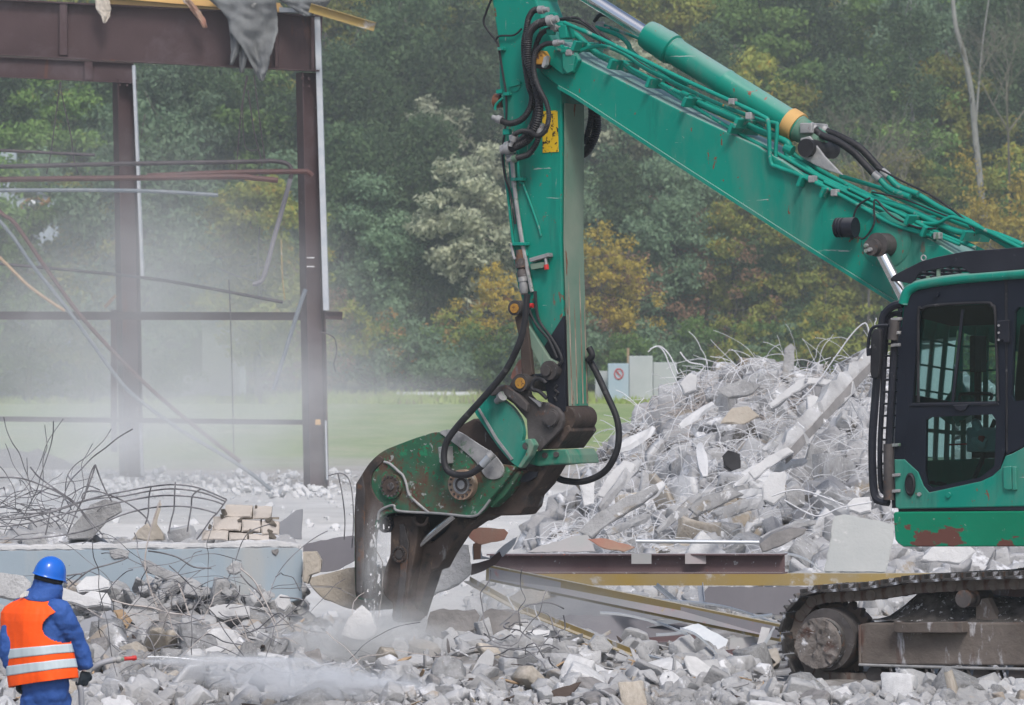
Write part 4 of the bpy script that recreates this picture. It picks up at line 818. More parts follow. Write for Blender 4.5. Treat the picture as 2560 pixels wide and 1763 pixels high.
for lab, (x0, y0), (x1, y1), w, Yb_, m in [
    ('steep beam at the heap left end, upper one', (520, 1250), (760, 960), 60, 56.5, 'concrete'), ('long grey beam climbing from the leaf-shaped plate', (420, 1400), (900, 1110), 66, 55.6, 'concrete_white'),
    ('rounded beam in the lower middle of the heap', (860, 1390), (1120, 1170), 52, 55, 'concrete'), ('low beam right above the grey pole', (560, 1400), (820, 1290), 46, 54.6, 'concrete'),
    ('upright beam stump in the heap centre', (1150, 1060), (1125, 860), 58, 58, 'concrete_white'), ('thin white beam rising to the roof-shaped piece', (1540, 640), (1750, 470), 26, 62, 'concrete_white'),
    ('short white beam running right from the roof-shaped piece', (1750, 478), (1950, 490), 26, 62, 'concrete_white'), ('beam above the dark-bottomed slab', (1500, 1430), (1780, 1320), 50, 53.6, 'concrete'),
    ('split beam in the lower right of the heap', (1200, 1290), (1490, 1200), 66, 55.4, 'concrete'), ('flat pale beam under the black lump', (1330, 1165), (1540, 1150), 44, 56.6, 'concrete_white'),
    ('stubby beam at the heap left shoulder', (630, 900), (840, 780), 60, 59, 'concrete_white'), ('slim pale beam below the black lump', (1330, 1110), (1470, 1030), 30, 57, 'concrete_white'),
    ('short beam standing at the heap left foot', (440, 1200), (435, 1070), 40, 57, 'concrete'), ('rounded beam piece by the cab guard', (1830, 1160), (2000, 1300), 60, 54.6, 'concrete_white'),
    ('low broken beam left of the roof-shaped piece', (1000, 760), (1200, 620), 40, 61, 'concrete_white'), ('broad beam end in the middle right of the heap', (1560, 1010), (1760, 960), 50, 57.6, 'concrete'),
    ('narrow beam crossing under the long pillar', (1500, 900), (1640, 800), 34, 59, 'concrete')]:
    a, b_ = hc_(x0, y0), hc_(x1, y1); roughbeam(lab, a[0], a[1], b_[0], b_[1], w/2.39, Yb_, Yb_+.8, m)
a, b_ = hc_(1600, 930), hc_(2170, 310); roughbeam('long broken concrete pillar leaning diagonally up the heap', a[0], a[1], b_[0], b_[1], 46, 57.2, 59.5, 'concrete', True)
# ---- bent reinforcement ----
def wire_pts(p, d, L, g, droop=.25, wob=.5, n=8):
    out = [p.copy()]; d = d.normalized()
    for i in range(n):
        d = (d+Vector((g.gauss(0, wob), g.gauss(0, wob), g.gauss(0, wob)-droop))*.4).normalized(); out.append(out[-1]+d*(L/n))
    return out
def wires(name, lab, m, n, seed, placef, Lr, r, droop=.2, wob=.6, upb=.6):
    g = random.Random(seed); mb = MB()
    for i in range(n):
        p = placef(g); d = Vector((g.gauss(0, 1), g.gauss(0, .5), abs(g.gauss(0, 1))*upb+.1)); mb.tube(wire_pts(p, d, g.uniform(*Lr), g, droop, wob), r*g.uniform(.7, 1.3), 4, 3)
    o = mb.obj(name, m, None, True); return tag(o, lab, 'wire tangle', kind='stuff')
def onheap(g, a=1480, b=2260, y0=55.5, y1=66): return P(g.uniform(a, b), y0+(y1-y0)*g.random()**.55, g.uniform(.1, .3))
wires('rebar_tangle', 'pale dusty rebar tangle spread over the big heap', 'rebar_pale', 1000, 1, onheap, (.2, .9), .0045, .3, .35)
wires('rebar_tangle', 'thick nest of pale wires on the heap crest', 'rebar_rusty', 900, 2, lambda g: P(g.gauss(1770, 70), g.uniform(64, 66.5), .0), (.25, .8), .0048, .9, .6, .8)
wires('rebar_tangle', 'upstanding wires on the right heap crest', 'rebar_rusty', 130, 3, lambda g: P(g.gauss(2010, 55), g.uniform(64, 66), .05), (.2, .55), .005, .5, .5, 1.0)
wires('rebar_tangle', 'pale wires on the heap left flank', 'rebar_pale', 330, 4, lambda g: P(g.uniform(1440, 1600), g.uniform(56, 62), .15), (.25, .8), .0048, .35, .45)
wires('rebar_tangle', 'dark wire tangle hanging before the blue slab', 'rebar_dark', 34, 5, lambda g: W(g.uniform(230, 690), g.uniform(1420, 1560), g.uniform(42.6, 44)), (.3, 1.1), .0042, .2, .45)
wires('rebar_tangle', 'dark wire tangle in the lower left rubble', 'rebar_dark', 40, 6, lambda g: P(g.uniform(180, 900), g.uniform(39.3, 42.5), .12), (.3, 1.2), .0045, .15, .45)
wires('rebar_tangle', 'pale wire tangle in the lower left rubble', 'rebar_rusty', 34, 16, lambda g: P(g.uniform(180, 950), g.uniform(39.3, 42.8), .12), (.3, 1.0), .0035, .15, .45)
wires('rebar_tangle', 'dark wires knotted at the left edge behind the slab', 'rebar_dark', 60, 7, lambda g: W(g.uniform(-60, 190), g.uniform(1250, 1350), g.uniform(45.5, 47)), (.3, 1.3), .005, .1, .5)
wires('rebar_tangle', 'dark wires in the middle foreground', 'rebar_dark', 16, 8, lambda g: P(g.uniform(1200, 1420), g.uniform(39.5, 41.5), .2), (.3, .8), .006, .1, .7)
def rb(lab, pts, Yc, r=.008, m='rebar_dark', grp='single bent rebars', n=5):
    return tag(MB().tube([W(p[0], p[1], Yc+(p[2] if len(p) > 2 else 0)) for p in pts], r, n, 5).obj('rebar', m, None, True), lab, 'rebar', grp)
s3 = 2.6465
def z3(l, ox=0, oy=1160): return [(ox+a/s3, oy+b_/s3) for a, b_ in l]
GM = 'bars of the crumpled mesh arch'
for lab, p in [('topmost bar of the crumpled mesh arch', [(0, 360), (120, 330), (300, 320), (500, 260), (640, 220), (780, 190), (1000, 150), (1160, 137), (1320, 160), (1500, 235)]),
               ('second bar of the crumpled mesh arch', [(0, 370), (200, 350), (400, 300), (600, 235), (800, 215), (1000, 178), (1160, 165), (1340, 190), (1490, 248)]),
               ('third bar of the crumpled mesh arch', [(0, 415), (200, 390), (420, 330), (620, 290), (860, 240), (1060, 210), (1250, 215), (1400, 240), (1480, 270)]),
               ('lowest long bar of the crumpled mesh', [(0, 500), (200, 495), (420, 470), (600, 430), (800, 340), (1000, 290), (1200, 280), (1340, 300), (1440, 330)]),
               ('steep bar from the far left into the mesh', [(0, 90), (140, 95), (300, 150), (420, 210), (520, 290), (600, 380), (680, 470)]),
               ('second steep bar crossing the mesh', [(200, 20), (260, 90), (400, 190), (500, 260), (560, 350), (640, 450)]),
               ('loose bar curling over the grey chunk', [(540, 230), (560, 190), (640, 180), (760, 220), (860, 270), (960, 350), (1000, 420)]),
               ('cross tie at the mesh centre', [(1160, 120), (1155, 200), (1150, 300), (1130, 380), (1115, 460)]), ('cross tie left of the centre', [(1000, 150), (985, 220), (980, 330), (960, 400)]),
               ('cross tie right of the centre', [(1330, 165), (1275, 210), (1265, 290), (1250, 380), (1240, 450)]), ('cross tie near the grey chunk', [(335, 290), (320, 380), (300, 470)]),
               ('bar hooked near the block stump', [(1500, 235), (1440, 320), (1400, 360), (1345, 440), (1300, 500)]), ('tall thin bar bent at its tip', [(440, 480), (500, 330), (560, 210), (610, 80), (630, 5), (600, 60), (570, 170), (555, 235)]),
               ('thin bar leaning from the tall tip to the right', [(630, 5), (660, 90), (700, 180), (740, 250)])]:
    rb(lab, z3(p), 45.2, .0075, grp=GM)
for lab, p in [('pale bar falling across the blue slab', [(1060, 240), (1000, 420), (960, 620), (980, 780), (1040, 950)]), ('pale bar under the hanging boulder', [(1590, 690), (1680, 770), (1740, 880), (1800, 1000), (1840, 1090)]),
               ('dark bar looping right of the boulder', [(1590, 730), (1640, 790), (1700, 840), (1725, 880), (1700, 905)]), ('pale bar over the diamond chunk', [(740, 900), (850, 930), (1000, 950), (1120, 985), (1260, 1000)]),
               ('pale bar from the slab to the faceted block', [(1180, 790), (1215, 880), (1250, 1000)]), ('dark bar over the blue slab left half', [(450, 820), (520, 760), (600, 700), (700, 670), (800, 640), (850, 615)]),
               ('dark bar over the blue slab right half', [(980, 575), (1080, 590), (1180, 620), (1280, 680), (1400, 690)]), ('long dark bar in the lower left rubble', [(1420, 1330), (1500, 1200), (1540, 1090), (1640, 1075), (1800, 1120), (1950, 1170)]),
               ('long bar arching over the lower rubble right part', [(1700, 1100), (1850, 1140), (2000, 1180), (2150, 1230), (2276, 1260)]), ('upright bar left of the diagonal board', [(940, 1290), (955, 1380), (950, 1450)]),
               ('dark bar before the boulder pile end', [(1850, 880), (1960, 890), (2020, 910), (2040, 960), (1990, 1000), (1900, 1005)]), ('curled bar end on the lower slabs', [(470, 800), (520, 760), (540, 730), (500, 730), (440, 740)])]:
    rb(lab, z3(p), 42.6 if p[0][1] > 500 else 43.4, .0075, 'rebar_rusty' if 'pale' in lab else 'rebar_dark')
for lab, p, Yc, m in [('twisted bar standing up beside the cab mirror', [(1990, 1010), (2040, 960), (2090, 890), (2130, 835), (2160, 808), (2170, 820), (2172, 835)], 62, 'rebar_pale'),
                      ('curved bar arching over the heap left crest', [(1620, 880), (1640, 866), (1660, 880), (1680, 930), (1705, 980)], 64, 'rebar_pale'), ('thin bar poking above the blue block', [(1700, 880), (1722, 905), (1760, 915), (1740, 940)], 64, 'rebar_pale'),
                      ('bent bar right of the grey block', [(1625, 873), (1650, 866), (1675, 890), (1695, 935)], 62, 'rebar_pale'), ('mesh strip bar at far side of the jaw, outer', [(820, 1190), (850, 1183), (870, 1195), (880, 1230), (884, 1300), (880, 1370)], 45.4, 'rebar_dark'),
                      ('mesh strip bar at far side of the jaw, inner', [(845, 1185), (856, 1240), (862, 1300), (860, 1350)], 45.4, 'rebar_dark'), ('straight bar lying across the heap front', [(1930, 1240), (2000, 1225), (2110, 1262)], 54, 'rebar_pale'),
                      ('long bar crossing the heap right part', [(1960, 1250), (2040, 1290), (2100, 1270), (2180, 1255)], 53.6, 'rebar_pale'), ('bar hanging below the coupler, left', [(1424, 1160), (1420, 1200), (1416, 1240)], 52, 'rebar_pale'),
                      ('bar hanging below the coupler, right', [(1440, 1160), (1447, 1185), (1450, 1215)], 52, 'rebar_pale'), ('loose bar over the middle beams', [(1268, 1490), (1290, 1530), (1320, 1560), (1335, 1568)], 43.6, 'rebar_pale'),
                      ('second loose bar over the middle beams', [(1335, 1510), (1345, 1545), (1375, 1580), (1395, 1590)], 43.6, 'rebar_pale'), ('dark bar ending in the bottom dust', [(895, 1755), (910, 1735), (925, 1715)], 38.6, 'rebar_dark'), ('curved dark bar at the bottom edge left of centre', [(845, 1735), (880, 1735), (910, 1755), (925, 1765)], 38.5, 'rebar_dark')]:
    rb(lab, p, Yc, .009 if Yc > 50 else .006, m)

# ---- scrap steel in the middle ----
GBm = 'steel beams in the middle of the rubble'
t = root('steel_profile', 'long violet-brown I-beam with greenish plates lying level', 'steel profile', P(1600, 48.6))
ibeam(W(1225, 1409, 49.2), W(1962, 1409, 48.2), .195, .2, .014, .012).obj('beam', 'brown_beam_old', t)
for a, b_ in [(1578, 1628), (1712, 1764), (1845, 1897)]: MB().box(((W(a, 0, 48.5).x+W(b_, 0, 48.5).x)/2, 48.42, W(0, 1396, 48.5).z), ((b_-a)*48.5/FPX, .02, .1)).obj('welded_plate', 'primed_web', t)
t['group'] = GBm
tag(ibeam(W(1310, 1449, 49.8), W(2560, 1449, 48.6), .12, .14, .012, .01, kind='V').obj('steel_profile', 'yellow_beam'), 'long yellow purlin lying level under the violet beam', 'steel profile', GBm)
tag(ibeam(W(1215, 1432, 47.2), W(1950, 1583, 43.2), .15, .045, .010, .01, kind='V').obj('steel_profile', 'yellow_beam'), 'slanting yellow-edged channel with pink and grey web', 'steel profile', GBm)
MB().prism([W(1222, 1419, 47.12), W(1580, 1492, 45.16), W(1949, 1568, 43.14), W(1949, 1597, 43.14), W(1580, 1520, 45.16), W(1222, 1447, 47.12)], (0, .012, 0)).obj('web_primer', 'primed_web').parent = None
pw = bpy.data.objects['web_primer']; sl = [o for o in bpy.data.objects if o.get('label') == 'slanting yellow-edged channel with pink and grey web'][0]
pw.location = pw.location-sl.location; pw.parent = sl
tag(ibeam(W(1175, 1455, 45.2), W(1320, 1535, 43.9), .05, .06, .008, .006, kind='L').obj('steel_angle', 'yellow_beam'), 'thin yellow angle bar, upper section by the jaws', 'steel angle', 'thin yellow angles')
tag(ibeam(W(1318, 1532, 44), W(1590, 1640, 42), .05, .06, .008, .006, kind='L').obj('steel_angle', 'yellow_beam'), 'thin yellow angle bar running down into the blocks', 'steel angle', 'thin yellow angles')
tag(MB().tube([W(1535, 1618, 42.6), W(1760, 1675, 41), W(1960, 1735, 40)], .012, 5).obj('rod', 'galv'), 'thin pale rod lying from the angle to the track', 'rod')
def sheet(lab, pts, Yc, m, th=.012, lean=0, name='steel_sheet', cat='steel sheet', yaw=0, grp='bent steel sheets'): return slabpx(lab, pts, Yc, th, m, name, cat, lean, grp, 0, None, yaw)
sheet('upturned torn flange with a blue-grey face and rusty root', [(1180, 1365), (1195, 1358), (1205, 1390), (1225, 1395), (1260, 1362), (1295, 1340), (1288, 1360), (1258, 1392), (1220, 1398), (1182, 1400)], 45.4, 'galv', .012, .5)
sheet('dark brown torn flange below the blue-grey one', [(1178, 1410), (1225, 1398), (1250, 1378), (1256, 1392), (1240, 1412), (1210, 1428), (1176, 1440)], 45.3, 'brown_beam', .02)
sheet('rusty red torn web by the flange root', [(1182, 1360), (1190, 1356), (1204, 1362), (1202, 1398), (1184, 1400)], 45.2, 'rust_sheet', .015)
sheet('curled grey and red plate behind the jaws', [(1165, 1322), (1200, 1318), (1262, 1322), (1272, 1332), (1262, 1350), (1195, 1365), (1172, 1345)], 47.5, 'rust_sheet', .012, .2)
sheet('brown web sheet left of the jaws under the fin', [(757, 1362), (800, 1350), (880, 1338), (892, 1340), (892, 1400), (850, 1425), (800, 1432), (760, 1410)], 47.6, 'violet_sheet', .012, .1)
sheet('leaf-shaped rusty plate lying on the beam', [(1466, 1346), (1500, 1344), (1560, 1358), (1590, 1368), (1560, 1380), (1510, 1372)], 49.5, 'rust_sheet', .012, .8)
sheet('reddish pale panel behind the leaf-shaped plate', [(1310, 1382), (1340, 1368), (1440, 1338), (1470, 1335), (1490, 1380)], 50.5, 'primed_web', .012, .3)
sheet('large violet-grey sheet left of the track', [(1745, 1500), (1770, 1466), (2040, 1466), (2040, 1535), (1960, 1540), (1850, 1532), (1760, 1512)], 47.4, 'violet_sheet', .012, .1)
sheet('wide grey sheet in the middle scrap', [(1250, 1500), (1340, 1470), (1500, 1474), (1690, 1500), (1700, 1545), (1580, 1552), (1400, 1548), (1300, 1530)], 46.8, 'grey_sheet', .012, .3)
sheet('pale cream sheet under the slanting channel', [(1255, 1500), (1310, 1470), (1400, 1480), (1395, 1490), (1330, 1512), (1270, 1515)], 46.2, 'concrete_warm', .02, .5)
sheet('darker sheet lying low in the scrap', [(1330, 1570), (1420, 1535), (1560, 1540), (1720, 1560), (1720, 1600), (1560, 1612), (1420, 1605)], 45.2, 'violet_sheet', .012, .8)
sheet('broad dusty panel low behind the blocks', [(1300, 1548), (1400, 1552), (1480, 1575), (1560, 1610), (1470, 1620), (1350, 1600)], 44.6, 'grey_sheet', .012, .6)
sheet('crumpled grey-green profile left of the track, upper half', [(1700, 1570), (1745, 1558), (1822, 1600), (1815, 1618), (1795, 1626), (1752, 1596)], 43.6, 'galv', .012, .3)
sheet('flat grey-green profile lying behind it', [(1824, 1596), (1880, 1590), (1945, 1585), (1945, 1610), (1880, 1622), (1822, 1626)], 43.6, 'primed_web', .012, .3)
sheet('white leaning strip beside the drive drum', [(1886, 1632), (1904, 1566), (1926, 1570), (1912, 1632)], 42.2, 'white_paint', .012, .1)
sheet('thin pale strip crossing the white one', [(1905, 1612), (1935, 1565), (1940, 1568), (1912, 1618)], 42.1, 'galv', .01, .1)
sheet('flat greenish sheet with orange specks on the ground', [(1700, 1632), (1760, 1622), (1900, 1622), (1955, 1618), (1945, 1632), (1860, 1642), (1740, 1642)], 43, 'primed_web', .012, .8)
sheet('brown cardboard-like scrap in the bottom foreground', [(1355, 1763), (1380, 1725), (1425, 1712), (1456, 1702), (1440, 1725), (1410, 1752), (1395, 1766)], 38.5, 'brown_steel', .02, .4)
sheet('pale blue torn strip in the rubble left of the track', [(1738, 1695), (1748, 1700), (1775, 1708), (1820, 1692), (1850, 1688), (1815, 1702), (1775, 1722)], 40.3, 'galv', .01, .6)
tag(MB().tube([W(1590, 1353, 50), W(1898, 1356, 50)], .02, 8).obj('pole', 'galv'), 'straight grey pole lying along the top of the violet beam', 'pole')
for lab, pts, Yc in [('perforated grey strip in the middle scrap', [(1500, 1535), (1560, 1540), (1650, 1562), (1720, 1590)], 44.8), ('curved cable tray strip behind the perforated strip', [(1560, 1520), (1640, 1505), (1760, 1512), (1850, 1530), (1945, 1565)], 45.3),
                     ('curved strip curling before the flat profile', [(1700, 1575), (1740, 1590), (1780, 1625), (1800, 1650)], 42.8), ('thin curved strip low left of the track', [(1700, 1665), (1750, 1672), (1785, 1650), (1782, 1625)], 42),
                     ('upper curved strip near the dark slab', [(1962, 1386), (2000, 1395), (2030, 1410), (2045, 1425)], 50), ('long thin strip lying below the violet sheet', [(1640, 1590), (1700, 1585), (1800, 1560), (1930, 1540)], 44.4)]:
    P_ = catmull([W(a, b_, Yc) for a, b_ in pts], 5); mb = MB(); mb.rings([[p+Vector((0, -.03, .018)), p+Vector((0, .03, .022)), p+Vector((0, .03, .008)), p+Vector((0, -.03, .0))] for p in P_]); tag(mb.obj('metal_strip', 'galv'), lab, 'metal strip', 'curved metal strips')
for lab, a, b_, Yc, w in [('thin post standing behind the slanting channel', (1757, 1466), (1762, 1512), 46, .05), ('diagonal light profile in the middle scrap', (1640, 1466), (1705, 1520), 46.3, .04), ('flat light bar lying in the scrap', (1600, 1572), (1760, 1548), 45.4, .05), ('dark flat bar under the sheets', (1560, 1612), (1740, 1600), 44.2, .05),
                          ('brown bent section near the grey-green profile', (1700, 1650), (1850, 1640), 43.2, .06), ('narrow grey profile by the channel foot', (1830, 1560), (1960, 1600), 43.9, .05)]:
    tag(ibeam(W(*a, Yc), W(*b_, Yc-.2), w, w, .006, .006, kind='L').obj('steel_profile', 'brown_beam_old' if 'brown' in lab or 'dark' in lab else 'galv'), lab, 'steel profile', 'short steel profiles')
# ================= EXCAVATOR =================
EX = root('excavator', 'large green demolition excavator with raised boom and crusher head', 'excavator', Vector((MO.x, MO.y, 0)))
def za(l): return [(850+a/2.66, b/2.66) for a, b in l]
def zb(l): return [(850+a/2.66, 560+b/2.66) for a, b in l]
def zc(l): return [(850+a/s3, 1160+b/s3) for a, b in l]
def zr1(l): return [(1700+a/2.66, b/2.66) for a, b in l]
def zr2(l): return [(1700+a/2.66, 560+b/2.66) for a, b in l]
def zr3(l): return [(1700+a/s3, 1160+b/s3) for a, b in l]
def zq(l): return [(1150+a/4.56, 950+b/4.56) for a, b in l]
def qs(pts, v): return [Q(p[0], p[1], p[2] if len(p) > 2 else v) for p in pts]
def plate(pts, v0, v1, mb=None): return (mb or MB()).prism(qs(pts, v0), LT*(v1-v0))
def qcyl(px, py, v0, v1, rpx, n=28, mb=None, r2=None):
    c = Q(px, py, v0); r = rpx*c.y/FPX; return (mb or MB()).cyl(c, c+LT*(v1-v0), r, (r2*c.y/FPX if r2 else None), n)
def qtube(pts, r, v, mb=None, sm=5, n=8): return (mb or MB()).tube(qs(pts, v), r, n, sm)
def disc(px, py, v, rpx, th, mb): return qcyl(px, py, v, v+th, rpx, 28, mb)
# ---- boom ----
boom_o = [(1345, 165), (1350, 122), (1378, 100), (1436, 143), (1700, 276), (1890, 364), (1960, 406), (2031, 452), (2177, 522), (2338, 606), (2440, 668), (2560, 742), (2700, 860), (2740, 930), (2600, 900), (2400, 830), (2241, 755), (1993, 600), (1700, 411), (1436, 238), (1399, 219), (1352, 182)]
boom = plate(boom_o, .27, -.27).obj('boom', 'green', EX, bevel=.012)
mb = MB()
for v0, v1 in ((.30, .27), (-.27, -.30)):
    mb.prism(qs([(1395, 214), (1436, 237), (1700, 410), (1993, 599), (2241, 755), (2238, 763), (1990, 607), (1697, 418), (1434, 245), (1393, 222)], v0), LT*(v1-v0)*1)
mb.obj('edge_flange', 'green', boom)
plate([(1380, 108), (1430, 120), (1447, 150), (1432, 182), (1405, 186), (1378, 165), (1355, 150), (1358, 118)], .33, .27).obj('nose_plate', 'green', boom, bevel=.008)
mb = MB(); disc(1350, 150, .38, 22, -.7, mb); mb.obj('pin', 'dirty_steel', boom, True)
mb = MB(); mb.prism(qs(za([(1290, 350), (1340, 335), (1365, 380), (1350, 430), (1300, 430), (1280, 390)]), .44), LT*-.1); mb.obj('pin_lug', 'yellow_pin', boom, bevel=.01)
mb = MB(); mb.prism(qs(za([(1355, 380), (1375, 370), (1368, 430), (1350, 452), (1340, 440)]), .46), LT*-.05); mb.obj('locking_bolt', 'pale_steel', boom)
qcyl(2177, 618, .52, .27, 21).obj('cylinder_pin', 'dirty_steel', boom, True)
mb = MB(); qcyl(2192, 612, .46, .27, 30, mb=mb); mb.obj('pin_boss', 'dirty_steel', boom, True)
mb = MB(); 
for dx, dy in ((-5, -6), (5, 4), (-4, 7)): qcyl(2168+dx, 620+dy, .55, .51, 5, mb=mb)
mb.obj('bolt', 'pale_steel', boom)
mb = MB(); c = Q(2215, 600, .275); mb.cyl(c, c+LT*.012, .24, .22, 40); mb.obj('reinforcement_disc', 'green', boom, True)
# lifting rod of the boom cylinder
mb = MB(); a, b = Q(2192, 612, .40), Q(2290, 800, .40); mb.cyl(a, b, .052); mb.obj('boom_cylinder_rod', 'chrome', EX, True)
mb = MB(); a2 = Q(2290, 800, .40); b2 = Q(2420, 1050, .4); mb.cyl(a2, b2, .11); mb.obj('boom_cylinder', 'green', EX, True)
# work lamp
wl = MB(); c = Q(2113, 569, .40); wl.lathe(c, FW, [(-.10, .05), (-.10, .085), (0, .085), (.01, .07), (.02, .085), (.035, .085), (.04, .07), (.05, .085), (.06, .085), (.07, .07), (.08, .085), (.09, .03)]); wl.obj('work_lamp', 'black_steel', boom, True)
qtube([(2130, 600), (2128, 575), (2140, 560), (2133, 545)], .014, .36).obj('lamp_bracket', 'dirty_steel', boom)
# ---- stick cylinder ----
A0, A1, A2 = Q(1330, -95, .0), Q(1622, 88, .0), Q(1998, 322, .0)
mb = MB(); mb.cyl(A0, A1, .062); mb.obj('stick_cylinder_rod', 'chrome', EX, True)
d = (A2-A1).normalized(); L = (A2-A1).length
cyl_ = MB().lathe(A1, d, [(-.02, .07), (-.02, .125), (.05, .135), (.16, .135), (.18, .14), (.27, .14), (.28, .118), (.30, .128), (.33, .118), (L*.50, .118), (L*.50+.01, .123), (L*.52, .123), (L*.52+.01, .118), (L, .118)], 32).obj('stick_cylinder', 'green', EX, True)
MB().lathe(A1+d*(L*.93), d, [(0, .12), (0, .135), (.11, .135), (.11, .12)]).obj('clamp_band', 'ochre_band', cyl_, True)
mb = MB(); mb.lathe(A2-d*.02, d, [(0, .118), (.14, .10), (.26, .10), (.3, .05)]); mb.obj('cylinder_head', 'green_dusty', cyl_, True)
for px, v in ((2014, .2),): 
    mb = MB(); qcyl(px, 370, .24, -.24, 23, mb=mb); mb.obj('cylinder_pin', 'rubber', EX, True)
for v in (.19, -.19):
    plate(zr1([(800, 920), (860, 905), (900, 960), (960, 1040), (1080, 1165), (1000, 1140), (900, 1100), (800, 1040)]), v, v-.03).obj('cylinder_bracket', 'pale_steel', boom, bevel=.006)
# ---- pipes along the boom ----
PIPES = [
 ([(1395, 71), (1437, 86), (1490, 132), (1558, 166), (1710, 241), (1858, 308), (1895, 326), (1960, 352), (1972, 364), (1968, 378), (1975, 398), (2005, 411), (2050, 443), (2150, 488), (2260, 520), (2370, 571), (2420, 583), (2450, 577), (2480, 590), (2560, 640)], .030, .16),
 ([(1410, 57), (1495, 94), (1587, 139), (1700, 195), (1792, 237), (1832, 255), (1905, 290), (1921, 310), (1926, 402), (1945, 418), (1990, 435), (2070, 472), (2150, 515), (2230, 560), (2330, 590)], .019, .30),
 ([(1437, 134), (1470, 120), (1510, 116), (1560, 135), (1610, 170), (1700, 215), (1800, 262), (1900, 300), (1938, 308), (1943, 318), (1940, 402), (1965, 418), (2040, 452), (2130, 497), (2230, 545), (2340, 598)], .018, .24),
 ([(1455, 75), (1520, 110), (1600, 155), (1700, 218), (1785, 265), (1870, 305), (1900, 316), (1950, 345), (1975, 372), (2000, 398), (2085, 445), (2195, 500), (2280, 545), (2370, 580)], .022, .02),
 ([(1560, 162), (1590, 185), (1650, 215), (1715, 255), (1790, 300), (1858, 340), (1900, 362), (1962, 394), (2060, 450), (2150, 496), (2240, 540), (2330, 560), (2370, 545), (2390, 545), (2450, 570), (2560, 625)], .017, .20),
 ([(1500, 60), (1600, 98), (1660, 128), (1720, 170)], .014, -.12),
 ([(1490, 68), (1545, 88), (1570, 110), (1580, 130), (1620, 160), (1720, 215)], .022, -.08),
 ([(2205, 470), (2245, 492), (2330, 530), (2430, 568), (2500, 590), (2560, 615)], .028, -.15),
 ([(2235, 462), (2300, 490), (2350, 520), (2420, 552), (2480, 590), (2560, 640)], .024, -.22),
 ([(2180, 480), (2300, 545), (2400, 600), (2480, 640)], .020, .1),
 ([(1960, 275), (2010, 300), (2030, 320)], .018, -.2),
 ([(2100, 440), (2200, 470), (2300, 500), (2400, 560), (2520, 600), (2580, 630)], .02, -.26),
 ([(2120, 470), (2250, 535), (2350, 585), (2440, 620)], .018, .22), ([(2060, 455), (2180, 512), (2290, 566), (2400, 612)], .015, .26)]
for pts, r, v in PIPES: qtube(pts, r, v, n=10).obj('hydraulic_pipe', 'green_pipe', boom, True)
qtube([(2190, 418), (2250, 450), (2330, 490), (2410, 548), (2440, 590)], .009, .1).obj('cable', 'rubber', boom, True)
qtube([(2180, 480), (2260, 498), (2340, 530), (2380, 545), (2430, 565), (2435, 590)], .008, .2).obj('cable', 'rubber', boom, True)
qtube([(1480, 65), (1560, 130), (1640, 185), (1716, 245)], .012, .1).obj('cable', 'rubber', boom, True)
qtube([(2175, 495), (2145, 515), (2133, 550), (2140, 585), (2160, 596), (2185, 560), (2185, 520), (2190, 500), (2230, 540), (2290, 568), (2340, 572)], .009, .33).obj('cable', 'rubber', boom, True)
# clamps across the pipe run
for px, py in [(1470, 112), (1560, 158), (1655, 204), (1745, 252), (1873, 305), (1860, 318), (2032, 450), (2088, 478), (2300, 545), (2340, 575), (2440, 585)]:
    mb = MB(); c = Q(px, py, .12); a = (Q(px+20, py+10, .12)-c).normalized(); mb.box(c-Vector((0, 0, .02)), (.035, .5, .09), (a, LT, a.cross(LT))); mb.obj('pipe_clamp', 'green_pipe', boom, bevel=.006)
for px, py in [(1710, 241), (1858, 308), (1560, 166), (1970, 372)]:
    mb = MB(); c = Q(px, py, .16); a = (Q(px+20, py+9, .16)-c).normalized(); mb.cyl(c-a*.03, c+a*.05, .044, n=12); mb.obj('pipe_union', 'green_pipe', boom)
for px, py, v in [(1832, 255, .3), (1875, 290, .3), (2032, 448, .3), (2088, 482, .3), (2345, 590, .3)]:
    mb = MB(); c = Q(px, py, v); mb.box(c, (.06, .07, .06), (FW, LT, UP)); mb.obj('pipe_bracket', 'pale_steel', boom, bevel=.008)
# two big hoses from the cylinder to the pipes
for i, (pts, v) in enumerate([([(2030, 318), (2055, 338), (2090, 352), (2130, 378), (2160, 408), (2185, 435)], .06), ([(2050, 322), (2100, 342), (2150, 370), (2190, 412), (2205, 428)], -.1)]):
    h = qtube(pts, .032, v, n=12).obj('hose', 'rubber', boom, True)
    p0, p1 = Q(*pts[-1], v), Q(pts[-1][0]+16, pts[-1][1]+14, v); MB().cyl(p0, p1, .036, n=14).obj('hose_fitting', 'pale_steel', h, True)
    p2 = Q(pts[0][0]-4, pts[0][1]-3, v); MB().cyl(p2, Q(*pts[0], v)+(Q(*pts[1], v)-Q(*pts[0], v))*.35, .04, n=14).obj('hose_fitting', 'pale_steel', h, True)
    MB().tube([p1, Q(pts[-1][0]+40, pts[-1][1]+38, v), Q(pts[-1][0]+90, pts[-1][1]+58, v)], .028, 10, 4).obj('hydraulic_pipe', 'green_pipe', boom, True)
mb = MB(); c = Q(2035, 322, -.02); mb.box(c, (.12, .3, .09), (FW, LT, UP)); mb.obj('valve_block', 'pale_steel', boom, bevel=.01)
